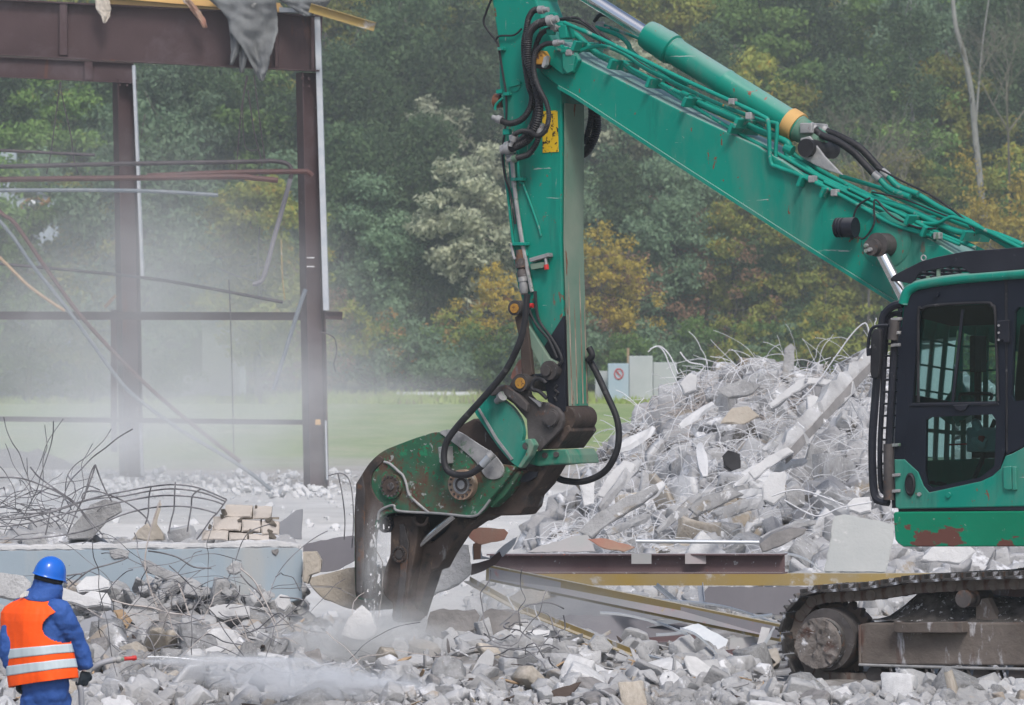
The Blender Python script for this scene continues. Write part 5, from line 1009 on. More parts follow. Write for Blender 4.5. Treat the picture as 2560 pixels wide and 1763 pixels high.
# ---- stick ----
st_o = [(1205, -160), (1318, -185), (1355, -110), (1339, 0), (1365, 70), (1403, 150), (1404, 376), (1402, 600), (1408, 800), (1414, 1024), (1369, 1002), (1350, 898), (1326, 793), (1294, 718), (1284, 600), (1276, 489), (1262, 312), (1248, 207), (1248, 117), (1230, 0)]
stick = plate(st_o, .19, -.19).obj('stick', 'green', EX, bevel=.012)
fs = MB(); X1, X2 = .165, -.165                                            # dusty inner face, toward the cab
fo = [(1404.5, 258), (1404.5, 376), (1402.5, 600), (1408.5, 800), (1414.5, 1015)]
va = [p-LT*.025 for p in qs(fo, .19)]; vb = [p-LT*.33 for p in va]
off = -FW*.010
fs.add([p+off for p in va]+[p+off for p in vb], [(i, i+1, i+6, i+5) for i in range(4)])
o = fs.obj('inner_face_plate', 'green_dusty', stick); sm_ = o.modifiers.new('solid', 'SOLIDIFY'); sm_.thickness = .006
for i, (v, top) in enumerate([(.11, 640), (.02, 700), (-.08, 600), (-.15, 690)]):   # worn ribs low on the inner face
    mb = MB(); pts = [Q(1402+max(0, y-600)*.029, y, .19)+LT*(v-.19)-FW*.012 for y in np.linspace(top, 1010, 8)]; mb.tube(pts, [.003, .011, .011, .012], 6); mb.obj('wear_rib', 'rib_worn', stick, True)
mb = MB(); pts = [p-LT*.02 for p in qs([(1408, 800), (1414, 1020)], .19)]; mb.add([p-FW*.018 for p in pts]+[p-FW*.018-LT*.34 for p in pts], [(0, 1, 3, 2)])
o = mb.obj('scraped_zone', 'brown_steel', stick); q = o.modifiers.new('solid', 'SOLIDIFY'); q.thickness = .004
mb = MB(); disc(1287, 213, .20, 16, -.02, mb); mb.obj('cover_disc', 'green', stick, True)
plate([(1272, 210), (1300, 204), (1301, 211), (1274, 218)], .215, .19).obj('cover_bar', 'green', stick)
plate(za([(1345, 740), (1445, 735), (1452, 1010), (1348, 1016)]), .196, .19).obj('warning_sticker', 'yellow_sticker', stick)
mb = MB(); c = Q(1247, 253, .12); mb.lathe(c, (FW+Vector((0, 0, 0))).normalized(), [(-.03, .03), (-.03, .06), (.03, .07), (.045, .05)], 20); 
o = mb.obj('stick_lamp', 'amber', stick, True)
plate([(1240, 225), (1255, 222), (1256, 232), (1240, 234)], .2, .1).obj('lamp_bracket', 'green_pipe', stick)
qtube([(1238, 275), (1240, 262), (1256, 246)], .012, .2).obj('lamp_bracket', 'green_pipe', stick)
# thin pipes and cable down the stick's outer edge
for pts, r, v, m in [([(1236, -20), (1216, 30), (1210, 60), (1238, 100), (1246, 118), (1258, 190), (1265, 235), (1266, 290), (1262, 330), (1256, 380), (1262, 440), (1275, 480), (1282, 520), (1288, 560)], .010, .22, 'rubber'),
                     ([(1240, 100), (1250, 90), (1285, 88), (1304, 72)], .009, .22, 'rubber'), ([(1262, 330), (1258, 400), (1268, 470), (1276, 540), (1282, 600), (1290, 660)], .014, .19, 'green_pipe'),
                     ([(1278, 330), (1280, 400), (1290, 500), (1300, 570), (1312, 640), (1322, 690), (1330, 730)], .020, .21, 'pale_steel'), ([(1293, 350), (1297, 440), (1306, 460)], .014, .2, 'green_pipe'),
                     ([(1306, 456), (1330, 520), (1347, 570), (1352, 590)], .010, .2, 'green_pipe'), ([(1276, 400), (1284, 490), (1300, 560), (1318, 640)], .012, .2, 'green_pipe')]:
    qtube(pts, r, v).obj('hose' if m == 'rubber' else 'hydraulic_pipe', m, stick, True)
for px, py, w in [(1292, 448, 30), (1265, 235, 14), (1250, 122, 14), (1298, 610, 36)]:
    plate([(px-w/2, py-4), (px+w/2, py-4), (px+w/2, py+4), (px-w/2, py+4)], .25, .19).obj('pipe_clamp', 'green_pipe', stick, bevel=.004)
plate([(1322, 646), (1370, 632), (1372, 642), (1324, 656)], .27, .19).obj('valve_bar', 'pale_steel', stick, bevel=.006)
plate([(1325, 660), (1362, 655), (1364, 668), (1328, 674)], .25, .19).obj('valve_plate', 'green_dusty', stick)
MB().cyl(Q(1364, 646, .25), Q(1366, 664, .25), .014, n=10).obj('valve_stem', 'pale_steel', stick)
MB().cyl(Q(1365, 662, .25), Q(1367, 674, .25), .022, n=12).obj('red_cap', 'red_paint', stick)
MB().lathe(Q(1298, 625, .22), Q(1312, 742, .22)-Q(1298, 625, .22), [(0, .02), (0, .035), (.08, .035), (.085, .05), (.16, .05), (.165, .03), (.2, .045), (.24, .045), (.25, .032), (.40, .032)], 14).obj('quick_coupling', 'dirty_steel', stick, True)
MB().lathe(Q(1306, 690, .22), Q(1312, 742, .22)-Q(1306, 690, .22), [(0, .03), (0, .042), (.05, .042), (.05, .034), (.07, .034), (.07, .04), (.14, .04), (.16, .03)], 14).obj('hose_fitting', 'pale_steel', stick, True)
MB().cyl(Q(1326, 764, .24), Q(1333, 764, .24), .022, n=10).obj('red_cap', 'red_paint', stick)
qtube([(1278, 608), (1284, 640), (1290, 648)], .014, .22).obj('handle', 'pale_steel', stick)
# corrugated hoses over the joint
def chose(pts, r, v):
    P_ = catmull(qs(pts, v), 14); rs = [r*(1.0 if k % 2 else .84) for k in range(len(P_))]
    return MB().tube(P_, rs if len(rs) > 2 else r, 10)
HS = [([(1352, 25), (1335, 26), (1322, 45), (1316, 75), (1310, 110), (1313, 160), (1322, 215), (1330, 240), (1325, 270), (1305, 298), (1275, 309), (1250, 300)], .030, .34),
      ([(1375, 52), (1345, 60), (1325, 80), (1320, 110), (1320, 150), (1332, 190), (1345, 235), (1348, 280), (1338, 320), (1318, 350), (1290, 366), (1272, 372)], .040, .40),
      ([(1385, 72), (1358, 80), (1345, 100), (1330, 150), (1328, 190), (1333, 230), (1338, 280), (1325, 320), (1300, 350), (1270, 362)], .026, .30),
      ([(1390, 108), (1360, 112), (1338, 135), (1335, 175), (1345, 215), (1365, 255), (1372, 290), (1364, 325), (1345, 340), (1325, 330), (1305, 328), (1288, 335), (1284, 345)], .024, .46),
      ([(1350, 330), (1340, 360), (1322, 385), (1305, 392), (1288, 396)], .028, .38),
      ([(1400, 48), (1440, 45), (1470, 62), (1500, 90), (1510, 115)], .013, .2), ([(1352, 62), (1380, 50), (1420, 50), (1460, 62), (1495, 90), (1500, 110)], .012, .1)]
for k, (pts, r, v) in enumerate(HS):
    h = (chose(pts, r, v) if k < 5 else qtube(pts, r, v)).obj('hose', 'rubber', EX, True)
    if k < 5:
        for e, e2 in ((0, 1), (-1, -2)):
            a, b = Q(*pts[e], v), Q(*pts[e2], v); dd = (a-b).normalized(); MB().lathe(a-dd*.02, dd, [(0, r*1.05), (0, r*1.25), (.05, r*1.25), (.05, r*.8), (.1, r*.8)], 12).obj('hose_fitting', 'pale_steel', h, True)
for pts, r, v in [([(1470, 250), (1486, 275), (1492, 310), (1485, 345), (1468, 375), (1455, 385)], .045, -.35), ([(1476, 245), (1478, 290), (1470, 330), (1460, 360)], .03, -.3)]: chose(pts, r, v).obj('hose', 'rubber', EX, True)
qtube([(1486, 55), (1500, 38), (1520, 40), (1540, 52)], .018, -.1).obj('hose', 'rubber', boom, True)
for px, py, v in [(1374, 55, .3), (1384, 40, .2), (1400, 120, .34), (1412, 125, .34), (1425, 132, .34), (1378, 80, .3), (1500, 62, -.1), (1515, 75, -.1), (1284, 345, .3), (1278, 375, .3), (1278, 395, .3), (1268, 330, .3), (1402, 62, .2)]:
    c = Q(px, py, v); MB().box(c, (.07, .06, .055), (FW, LT, UP)).obj('hose_fitting', 'green_pipe' if px % 3 else 'pale_steel', boom if px > 1340 else stick, bevel=.01)
plate([(1393, 58), (1415, 62), (1418, 95), (1398, 98)], .32, .18).obj('hose_bracket', 'green_pipe', boom, bevel=.01)
plate([(1405, 130), (1438, 138), (1432, 178), (1418, 184), (1406, 170)], .36, .33).obj('hose_bracket', 'green', boom, bevel=.006)
# ---- stick foot, linkage ----
ft = MB(); c = Q(1412, 1046, .19); r = 30*c.y/FPX; ft.cyl(c, c-LT*.38, r); ft.obj('stick_boss', 'brown_steel', EX, True)
plate([(1352, 880), (1408, 790), (1414, 1026), (1392, 1042), (1369, 1002)], .196, .15).obj('grimy_plate', 'black_steel', EX)
bc = MB(); a, b = Q(1310, 800, .12), Q(1362, 905, .12); bc.lathe(Q(1328, 760, .02), Q(1371, 926, .02)-Q(1328, 760, .02), [(-.3, .07), (.18, .07), (.2, .085), (.26, .085), (.27, .05), (.6, .05)], 18); bc.obj('linkage_cylinder', 'green_dusty', EX, True)
mb = MB(); mb.prism(qs([(1290, 796), (1303, 784), (1372, 895), (1392, 905), (1396, 928), (1386, 944), (1366, 948), (1352, 935), (1350, 915)], .24), -LT*.05); mb.obj('side_link', 'green_dusty', EX, bevel=.008)
mb = MB(); qcyl(1371, 926, .28, .10, 24, mb=mb); mb.obj('link_eye', 'dirty_steel', EX, True)
mb = MB(); qcyl(1364, 927, .31, .26, 13, mb=mb); mb.obj('link_pin', 'dirty_steel', EX, True)
for v in (.27, -.22):
    mb = MB(); mb.prism(qs([(1286, 793), (1300, 786), (1316, 800), (1322, 850), (1331, 936), (1318, 944), (1304, 940), (1300, 860)], v), -LT*.05); mb.obj('rear_link', 'brown_steel', EX, bevel=.008)
mb = MB(); mb.prism(qs([(1280, 930), (1296, 900), (1306, 897), (1306, 950), (1290, 960), (1276, 945)], .1), -LT*.04); mb.obj('inner_link', 'rust_sheet', EX, bevel=.006)
for px, py, rr in ((1286, 770, 19), (1300, 957, 22)):
    b_ = MB(); qcyl(px, py, .36, -.26, rr, mb=b_); o = b_.obj('link_bushing', 'dirty_steel', EX, True); b_ = MB(); qcyl(px-1, py+1, .375, .34, rr*.62, mb=b_); b_.obj('pin', 'yellow_pin', o, True)
cp = [(1246, 974), (1262, 963), (1273, 963), (1282, 945), (1300, 936), (1316, 945), (1325, 987), (1339, 1003), (1369, 1007), (1393, 1020), (1406, 1036), (1408, 1052), (1402, 1073), (1378, 1099), (1345, 1130), (1336, 1114), (1319, 1101), (1316, 1049), (1301, 1031), (1282, 1009), (1260, 994), (1242, 990)]
for v0 in (.29, -.24):
    plate(cp, v0, v0-.05).obj('coupler_plate', 'dirty_steel', EX, bevel=.01)
mb = MB(); qcyl(1376, 1046, .34, .28, 18, mb=mb); qcyl(1376, 1046, .31, .28, 23, mb=mb); mb.obj('stick_pin', 'dirty_steel', EX, True)
mb = MB(); qcyl(1376, 1046, -.24, -.31, 24, mb=mb); mb.obj('stick_pin', 'dirty_steel', EX, True)
plate([(1354, 1092), (1395, 1078), (1420, 1062), (1426, 1078), (1404, 1108), (1394, 1122), (1352, 1124)], .22, -.24).obj('coupler_crossbar', 'brown_steel', EX, bevel=.012)
plate(zq([(820, 830), (900, 800), (1200, 790), (1240, 860), (1260, 960), (1130, 960), (900, 985), (780, 960)]), .2, -.3).obj('tool_head_beam', 'green_dusty', EX, bevel=.012)
for a in ((960, 860), (1090, 850)): mb = MB(); c = zq([a])[0]; qcyl(*c, .22, .19, 7, mb=mb); mb.obj('bolt', 'dirty_steel', EX)
plate(zq([(780, 190), (930, 260), (915, 310), (900, 305), (870, 270), (800, 210)]), .31, .28).obj('stiffening_rib', 'pale_steel', EX)
qtube(zq([(990, 210), (900, 130), (830, 110), (820, 50), (870, -10), (940, 0), (980, 40)]), .018, .34).obj('hose', 'rubber', EX, True)
qtube(zq([(1110, 60), (1080, 110), (1120, 150), (1080, 190), (1100, 240)]), .012, .2).obj('hose', 'rubber', EX, True)
qtube([(1338, 728), (1342, 780), (1352, 810), (1378, 845), (1398, 880), (1404, 905), (1385, 920)], .014, .23).obj('hose', 'rubber', EX, True)
qtube([(1318, 735), (1325, 780), (1345, 818), (1372, 850), (1392, 895)], .012, .24).obj('hose', 'rubber', EX, True)
def rnd_(pts, k=2):
    for _ in range(k):
        o_ = []
        for i in range(len(pts)):
            a, b_ = pts[i], pts[(i+1) % len(pts)]; L_e = math.hypot(b_[0]-a[0], b_[1]-a[1]); t = min(.25, 7/max(L_e, 1))
            o_ += [(a[0]+(b_[0]-a[0])*t, a[1]+(b_[1]-a[1])*t), (b_[0]-(b_[0]-a[0])*t, b_[1]-(b_[1]-a[1])*t)]
        pts = o_
    return pts
cp = rnd_(cp)
# ---- crusher ----
CR = bpy.data.objects.new('crusher', None); COL.objects.link(CR); CR.parent = EX; CR.location = Q(1160, 1200, .2)-EX.location; CR.empty_display_size = .2
ins = [(1183, 1027), (1194, 1018), (1216, 989), (1236, 985), (1255, 998), (1282, 1020), (1301, 1049), (1308, 1082), (1303, 1108), (1312, 1099), (1325, 1097), (1335, 1112), (1325, 1139), (1301, 1171), (1292, 1167), (1273, 1152), (1242, 1114)]
ins = rnd_(ins)
for v0, nm in ((.33, 0), (-.20, 1)): plate(ins, v0, v0-.06).obj('mounting_cheek', 'green_dusty' if nm else 'green', CR, bevel=.008)
plate(zq([(200, 330), (215, 320), (420, 660), (600, 900), (580, 915), (400, 680)]), .345, .33).obj('cheek_edge', 'pale_steel', CR)
plate([(1216, 975), (1262, 962), (1300, 990), (1318, 1010), (1316, 1030), (1300, 1020), (1282, 1003), (1258, 985), (1226, 990)], .38, .33).obj('cheek_rim', 'dirty_steel', CR, bevel=.008)
MB().lathe(Q(1246, 1000, .36), Q(1262, 985, .42)-Q(1246, 1000, .36), [(-.03, .03), (.04, .03), (.045, .045), (.09, .045)], 12).obj('swivel_fitting', 'pale_steel', CR, True)
mb = MB(); c = zq([(745, 755)])[0]; qcyl(*c, .42, .33, 9, mb=mb); mb.obj('bolt', 'dirty_steel', CR, True)
plate(zq([(740, 680), (800, 670), (845, 740), (800, 860), (690, 1010), (655, 990), (740, 850), (760, 790), (735, 730)]), .42, .33).obj('hook_lug', 'green_dusty', CR, bevel=.01)
plate([(1113, 1084), (1185, 1046), (1200, 1060), (1248, 1126), (1292, 1168), (1240, 1228), (1215, 1262), (1195, 1180), (1177, 1146)], .22, -.2).obj('upper_body', 'brown_steel', CR, bevel=.012)
bo = [(921, 1160), (940, 1140), (963, 1124), (1030, 1098), (1090, 1079), (1113, 1086), (1150, 1118), (1177, 1146), (1240, 1160), (1292, 1166), (1262, 1206), (1228, 1245), (1206, 1275), (1190, 1289), (1182, 1291), (1077, 1286), (994, 1281), (963, 1285), (945, 1300), (933, 1330), (929, 1380), (930, 1424), (929, 1470), (925, 1502), (900, 1500), (888, 1492), (886, 1424), (885, 1300), (888, 1235), (899, 1194)]
bo = rnd_(bo)
plate(bo, .36, .28).obj('side_plate', 'green_worn', CR, bevel=.012)
plate(bo, -.16, -.24).obj('side_plate', 'brown_steel', CR, bevel=.012)
plate([(905, 1190), (925, 1165), (963, 1130), (1085, 1086), (1175, 1150), (1292, 1170), (1204, 1270), (1180, 1285), (994, 1276), (962, 1270), (930, 1300), (900, 1300)], .28, -.16).obj('core', 'brown_steel', CR)
plate(rnd_([(886, 1300), (888, 1235), (899, 1194), (921, 1160), (945, 1136), (962, 1150), (930, 1180), (925, 1215), (942, 1250), (962, 1262), (940, 1290), (932, 1330), (930, 1500), (888, 1492)]), .375, .30).obj('jaw_arm', 'brown_steel', CR, bevel=.01)
plate([(889, 1210), (905, 1185), (912, 1230), (908, 1420), (903, 1490), (890, 1480)], .39, .37).obj('jaw_edge', 'dirty_steel', CR, bevel=.008)
qtube([(960, 1155), (975, 1160), (998, 1180), (1008, 1190), (1016, 1210), (1022, 1235), (1040, 1255), (1072, 1282)], .012, .37).obj('weld_seam', 'pale_steel', CR, True)
qtube([(945, 1300), (948, 1280), (965, 1268), (985, 1264), (998, 1278), (1100, 1284), (1180, 1291), (1205, 1276), (1225, 1250)], .012, .37).obj('weld_seam', 'pale_steel', CR, True)
cov = rnd_([(1094, 1080), (1120, 1072), (1151, 1080), (1200, 1113), (1233, 1133), (1261, 1168), (1256, 1192), (1236, 1200), (1214, 1196), (1188, 1153), (1151, 1121), (1112, 1092)])
plate(cov, .375, .355).obj('cover_plate', 'pale_steel', CR, bevel=.006)
def ringdisc(px, py, rp, cols, par):
    for k, (v0, v1, f, m, nm) in enumerate(cols):
        mb = MB(); qcyl(px, py, v0, v1, rp*f, mb=mb, n=36); o = mb.obj(nm, m, par if k == 0 else first, True)
        if k == 0: first = o
    mb = MB()
    for i in range(14):
        a = i*6.283/14; c = Q(px, py, cols[0][0]); r = rp*.8*c.y/FPX; q = c+FW*(math.cos(a)*r)+UP*(math.sin(a)*r); mb.cyl(q, q+LT*.015, .011, n=6)
    mb.obj('bolt_ring', 'dirty_steel', first); return first
ringdisc(1152, 1212, 38, [(.43, .34, 1, 'rust_sheet', 'pivot_ring'), (.445, .40, .62, 'pale_steel', 'pivot_cap'), (.46, .42, .45, 'dirty_steel', 'pivot_cap'), (.47, .44, .28, 'pale_steel', 'pivot_cap')], CR)
ringdisc(976, 1216, 31, [(.40, .34, 1, 'green_worn', 'pivot_ring'), (.405, .38, .8, 'brown_steel', 'pivot_cap'), (.42, .39, .3, 'dirty_steel', 'pivot_cap')], CR)
jaw = [(982, 1288), (1039, 1290), (1045, 1330), (1040, 1364), (1034, 1400), (1031, 1417), (1022, 1460), (1016, 1519), (1030, 1540), (1031, 1553), (1005, 1558), (978, 1553), (982, 1508), (968, 1498), (955, 1480), (956, 1450), (963, 1417), (970, 1400), (975, 1387), (976, 1330)]
plate(rnd_(jaw), .24, .02).obj('moving_jaw', 'brown_steel', CR, bevel=.015)
plate([(998, 1310), (1010, 1310), (1022, 1360), (1014, 1450), (1002, 1545), (985, 1548), (992, 1500), (1000, 1430)], .26, .24).obj('jaw_rib', 'dirty_steel', CR, bevel=.006)
plate([(1186, 1300), (1152, 1330), (1114, 1387), (1096, 1421), (1078, 1426), (1066, 1462), (1050, 1510), (1039, 1545), (1018, 1530), (1024, 1450), (1035, 1406), (1033, 1372), (1050, 1352), (1080, 1356), (1112, 1330), (1140, 1290)], .1, -.1).obj('lower_jaw_arm', 'brown_steel', CR, bevel=.015)
plate([(960, 1282), (1180, 1288), (1120, 1345), (1060, 1372), (1040, 1380), (1000, 1300), (960, 1300)], .0, -.2).obj('throat_plate', 'black_steel', CR)
plate(zc([(890, 330), (970, 300), (1240, 200), (1225, 290), (1180, 340), (970, 345), (880, 385), (800, 440), (790, 380)]), -.05, -.3).obj('belly_plate', 'brown_steel', CR, bevel=.01)
mb = MB(); mb.cyl(Q(1050, 1360, .14), Q(1136, 1288, .14), .036); mb.obj('jaw_piston', 'chrome', CR, True)
ringdisc(998, 1386, 22, [(.27, .22, 1, 'brown_steel', 'pivot_ring'), (.28, .25, .5, 'dirty_steel', 'pivot_cap')], CR)
ringdisc(962, 1310, 22, [(.27, .1, 1, 'black_steel', 'pivot_ring'), (.28, .25, .5, 'dirty_steel', 'pivot_cap')], CR)
qtube(zc([(490, 350), (500, 385), (530, 405), (565, 395), (580, 350)]), .014, .3).obj('lifting_loop', 'brown_steel', CR, True)
plate(zc([(1170, 105), (1200, 70), (1260, 52), (1305, 55), (1300, 80), (1260, 110), (1210, 122)]), .225, .215).obj('slot_opening', 'black_steel', CR)
plate([(1292, 1168), (1376, 1160), (1345, 1212), (1319, 1240), (1313, 1268), (1296, 1288), (1217, 1289), (1184, 1305), (1206, 1275)], .16, -.14).obj('rear_body', 'brown_steel', CR, bevel=.015)
c = Q(1318, 1190, .165); mb = MB(); mb.prism(qs(zc([(1165, 115), (1190, 75), (1250, 48), (1310, 50), (1300, 85), (1250, 115)]), .175), -LT*.02); mb.obj('slot_opening', 'rubber', CR)
plate(zc([(1075, 140), (1180, 40), (1195, 60), (1090, 210), (1000, 290), (975, 260)]), .30, .16).obj('neck_rib', 'green_worn', CR, bevel=.01)
# long loose hoses
for pts, v, m in [([(1318, 735), (1316, 760), (1312, 804), (1297, 861), (1263, 928), (1207, 996), (1143, 1067), (1117, 1105), (1110, 1140), (1116, 1172), (1137, 1186), (1171, 1186), (1201, 1168), (1224, 1140)], .50, 'rubber'),
                  ([(1470, 895), (1490, 930), (1519, 992), (1540, 1040), (1547, 1080), (1544, 1120), (1527, 1160), (1501, 1187), (1457, 1204), (1413, 1202), (1390, 1192), (1368, 1176)], -.15, 'rubber'),
                  ([(1472, 870), (1478, 880), (1480, 890), (1472, 900)], -.1, 'rubber')]:
    h = qtube(pts, .030, v, sm=8, n=12).obj('hose', m, EX, True)
MB().cyl(Q(1222, 1143, .5), Q(1233, 1133, .48), .04, n=14).obj('hose_fitting', 'pale_steel', EX, True)
MB().cyl(Q(1205, 1163, .5), Q(1226, 1140, .5), .034, n=14).obj('hose_sleeve', 'galv', EX, True)
plate([(1094, 1118), (1110, 1116), (1112, 1160), (1098, 1158)], .52, .37).obj('hose_bracket', 'pale_steel', CR, bevel=.01)

# ---- cab ----
VN, VFR = 1.55, .52
cab = bpy.data.objects.new('cab', None); COL.objects.link(cab); cab.parent = EX; cab.location = Q(2400, 1270, VN)-EX.location
def raypoly(poly, c, a):
    best = None
    for i in range(len(poly)):
        x1, y1 = poly[i][0]-c[0], poly[i][1]-c[1]; x2, y2 = poly[(i+1) % len(poly)][0]-c[0], poly[(i+1) % len(poly)][1]-c[1]
        dx, dy = math.cos(a), math.sin(a); ex, ey = x2-x1, y2-y1; den = dx*ey-dy*ex
        if abs(den) < 1e-9: continue
        t = (x1*ey-y1*ex)/den; u = (x1*dy-y1*dx)/den
        if t > 0 and -1e-6 <= u <= 1+1e-6 and (best is None or t > best): best = t
    return (c[0]+dx*0+math.cos(a)*best, c[1]+math.sin(a)*best)
def ring(outer, inner, v0, v1, n=72):
    cx = sum(p[0] for p in inner)/len(inner); cy = sum(p[1] for p in inner)/len(inner)
    ang = sorted(set([round(math.atan2(p[1]-cy, p[0]-cx), 5) for p in outer+inner]+[round(-math.pi+i*2*math.pi/n, 5) for i in range(n)]))
    o = [raypoly(outer, (cx, cy), a) for a in ang]; i_ = [raypoly(inner, (cx, cy), a) for a in ang]; k = len(ang)
    A, B = qs(o, v0), qs(i_, v0); dv = LT*(v1-v0); V = A+B+[p+dv for p in A]+[p+dv for p in B]; F = []
    for j in range(k):
        q = (j+1) % k; F += [(j, q, k+q, k+j), (2*k+j, 3*k+j, 3*k+q, 2*k+q), (j, 2*k+j, 2*k+q, q), (k+j, k+q, 3*k+q, 3*k+j)]
    return MB().add(V, F)
uw = [(2298, 778), (2310, 768), (2339, 764), (2467, 759), (2480, 767), (2487, 790), (2493, 1003), (2280, 1007)]
lw = [(2314, 1050), (2325, 1043), (2480, 1036), (2490, 1050), (2488, 1120), (2486, 1165), (2450, 1194), (2330, 1220), (2318, 1212), (2312, 1180)]
upper_o = [(2264, 742), (2272, 725), (2292, 716), (2339, 704), (2512, 690), (2514, 1012), (2240, 1018), (2249, 861)]
lower_o = [(2272, 1018), (2514, 1012), (2512, 1130), (2500, 1172), (2480, 1190), (2452, 1203), (2323, 1231), (2310, 1215), (2296, 1180), (2274, 1160), (2262, 1150)]
for nm, v0, v1, m in (('door_frame', VN, VN-.05, 'cab_black'), ('far_frame', VFR, VFR-.04, 'cab_black')):
    o1 = ring(upper_o, uw, v0, v1).obj(nm, m, cab)
    o2 = ring(lower_o, lw, v0, v1).obj('lower_'+nm, m, cab)
plate(uw, VN-.02, VN-.03).obj('window_pane', 'cab_glass', cab); plate(lw, VN-.02, VN-.03).obj('window_pane', 'cab_glass', cab)
plate([(2299, 776), (2339, 766), (2467, 761), (2484, 785), (2486, 812), (2298, 818)], VFR+.1, VFR+.04).obj('far_header', 'cab_black', cab)
gp = [(2249, 861), (2240, 1018), (2272, 1018), (2262, 1150), (2274, 1160), (2296, 1180), (2310, 1215), (2323, 1231), (2452, 1203), (2480, 1190), (2500, 1172), (2512, 1130), (2560, 1106), (2760, 1106), (2760, 1262), (2246, 1273), (2240, 1270), (2235, 1148), (2241, 1000)]
gp = [(2235, 1148), (2262, 1148), (2274, 1160), (2296, 1180), (2310, 1215), (2323, 1231), (2452, 1203), (2480, 1190), (2500, 1172), (2513, 1140), (2530, 1134), (2560, 1118), (2760, 1100), (2760, 1262), (2246, 1273), (2238, 1268)]
plate(gp, VN+.004, VN-.05).obj('cab_lower_body', 'green', cab, bevel=.01)
plate([(2249, 861), (2240, 1018), (2236, 1148), (2262, 1148), (2272, 1018), (2274, 1018), (2252, 1018)][:5], VN+.002, VN-.05).obj('front_pillar', 'cab_black', cab)
plate([(2516, 690), (2516, 1012), (2516, 1136), (2560, 1116), (2760, 1098), (2760, 985), (2560, 1000), (2534, 1004), (2528, 990), (2536, 780), (2545, 768), (2760, 752), (2760, 668)], VN, VN-.05).obj('rear_frame', 'cab_black', cab)
plate([(2528, 765), (2760, 748), (2760, 990), (2528, 1006)], VN-.03, VN-.04).obj('rear_window', 'cab_glass', cab)
for a, b in (((2514, 1012), (2524, 1136)),): plate([(2513, 695), (2517, 695), (2519, 1130), (2515, 1130)], VN+.006, VN-.01).obj('door_gap', 'rubber', cab)
plate([(2281, 1009), (2493, 1005), (2497, 1012), (2273, 1016)], VN+.012, VN).obj('door_rail', 'black_steel', cab, bevel=.004)
plate([(2382, 1013), (2420, 1012), (2414, 1024), (2402, 1029), (2390, 1024)], VN+.02, VN).obj('door_handle', 'black_steel', cab, bevel=.005)
qtube([(2296, 1006), (2296, 790), (2306, 772), (2339, 763), (2460, 757), (2480, 764), (2488, 790), (2495, 1003)], .012, VN+.01).obj('window_seal', 'rubber', cab, True)
plate([(2403, 774), (2409, 774), (2384, 1004), (2378, 1004)], VN-.015, VN-.04).obj('window_divider', 'black_steel', cab)
for y in (810, 1220): pass
plate([(2492, 803), (2521, 800), (2523, 856), (2508, 858), (2507, 850), (2494, 856)], VN+.035, VN).obj('door_hinge', 'black_steel', cab, bevel=.006)
for yy in (814, 832, 850): qcyl(2496, yy, VN+.045, VN, 3, 10).obj('hinge_bolt', 'pale_steel', cab)
plate(zr3([(2135, 20), (2190, 15), (2195, 170), (2160, 172), (2140, 160)]), VN+.03, VN).obj('side_hinge', 'green', cab, bevel=.006)
plate(zr3([(2196, 18), (2222, 20), (2225, 172), (2198, 174)]), VN+.03, VN).obj('side_hinge', 'green', cab, bevel=.006)
qcyl(2340, 736, VN+.03, VN, 7, 16, r2=5).obj('marker_knob', 'cab_black', cab, True)
mb = MB(); c = Q(2276, 1211, VN+.01); mb.rings([[c+FW*(-math.cos(a)*.045*s)+UP*(math.sin(a)*.095*s)+LT*d_ for a in np.linspace(0, 6.283, 25)[:-1]] for s, d_ in ((1, -.02), (1, .012), (.8, .02), (.72, .006))]); mb.obj('oval_vent', 'rubber', cab, True)
qcyl(2297, 1236, VN+.02, VN, 5, 14).obj('lock', 'pale_steel', cab, True)
qcyl(2370, 1238, VN+.02, VN, 7, 14).obj('cap', 'green', cab, True)
# roof, front, back, floor as shells
roof_l = [(2264, 742), (2272, 724), (2292, 714), (2339, 702), (2760, 660)]
R0 = qs(roof_l, VN); mb = MB(); n = len(R0)
mb.add(R0+[p-LT*(VN-VFR) for p in R0]+[p-UP*.05 for p in R0]+[p-LT*(VN-VFR)-UP*.05 for p in R0], [(i, i+1, n+i+1, n+i) for i in range(n-1)]+[(2*n+i, 3*n+i, 3*n+i+1, 2*n+i+1) for i in range(n-1)]+[(i, 2*n+i, 2*n+i+1, i+1) for i in range(n-1)]); mb.obj('roof', 'green', cab)
qtube([(2258, 760), (2266, 735), (2280, 720), (2310, 710), (2400, 697), (2560, 684), (2760, 664)], .042, VN-.0, n=12).obj('roof_rail', 'green', cab, True)
fr_l = [(2258, 760), (2249, 861), (2240, 1018), (2237, 1148), (2242, 1270)]
for k in (0, 1):                          # front corner posts and sill; the front itself is glass
    pass
F0 = qs(fr_l, VN-.02); mb = MB()
mb.add([p-LT*.0 for p in F0]+[p-LT*(VN-VFR-.02) for p in F0], [(i, i+1, 6+i, 5+i) for i in range(4)]); mb.obj('windscreen', 'cab_glass', cab)
mb = MB(); P4 = qs(fr_l, VFR+.05); mb.tube(P4, .04, 8, 2); mb.obj('far_front_pillar', 'cab_black', cab, True)
f1 = Q(2245, 1268, VN); mb = MB(); mb.box(f1-LT*.52-FW*.95+UP*.02, (1.8, 1.03, .06), (FW, LT, UP)); mb.obj('cab_floor', 'black_steel', cab)
bk = Q(2700, 980, VN); mb = MB(); mb.box(bk-LT*.52+UP*.3, (.06, 1.03, 1.0), (FW, LT, UP)); mb.obj('rear_wall', 'cab_black', cab)
plate([(2262, 1150), (2340, 1150), (2700, 1140), (2700, 1262), (2242, 1270)], VFR, VFR-.04).obj('far_lower_wall', 'green', cab)
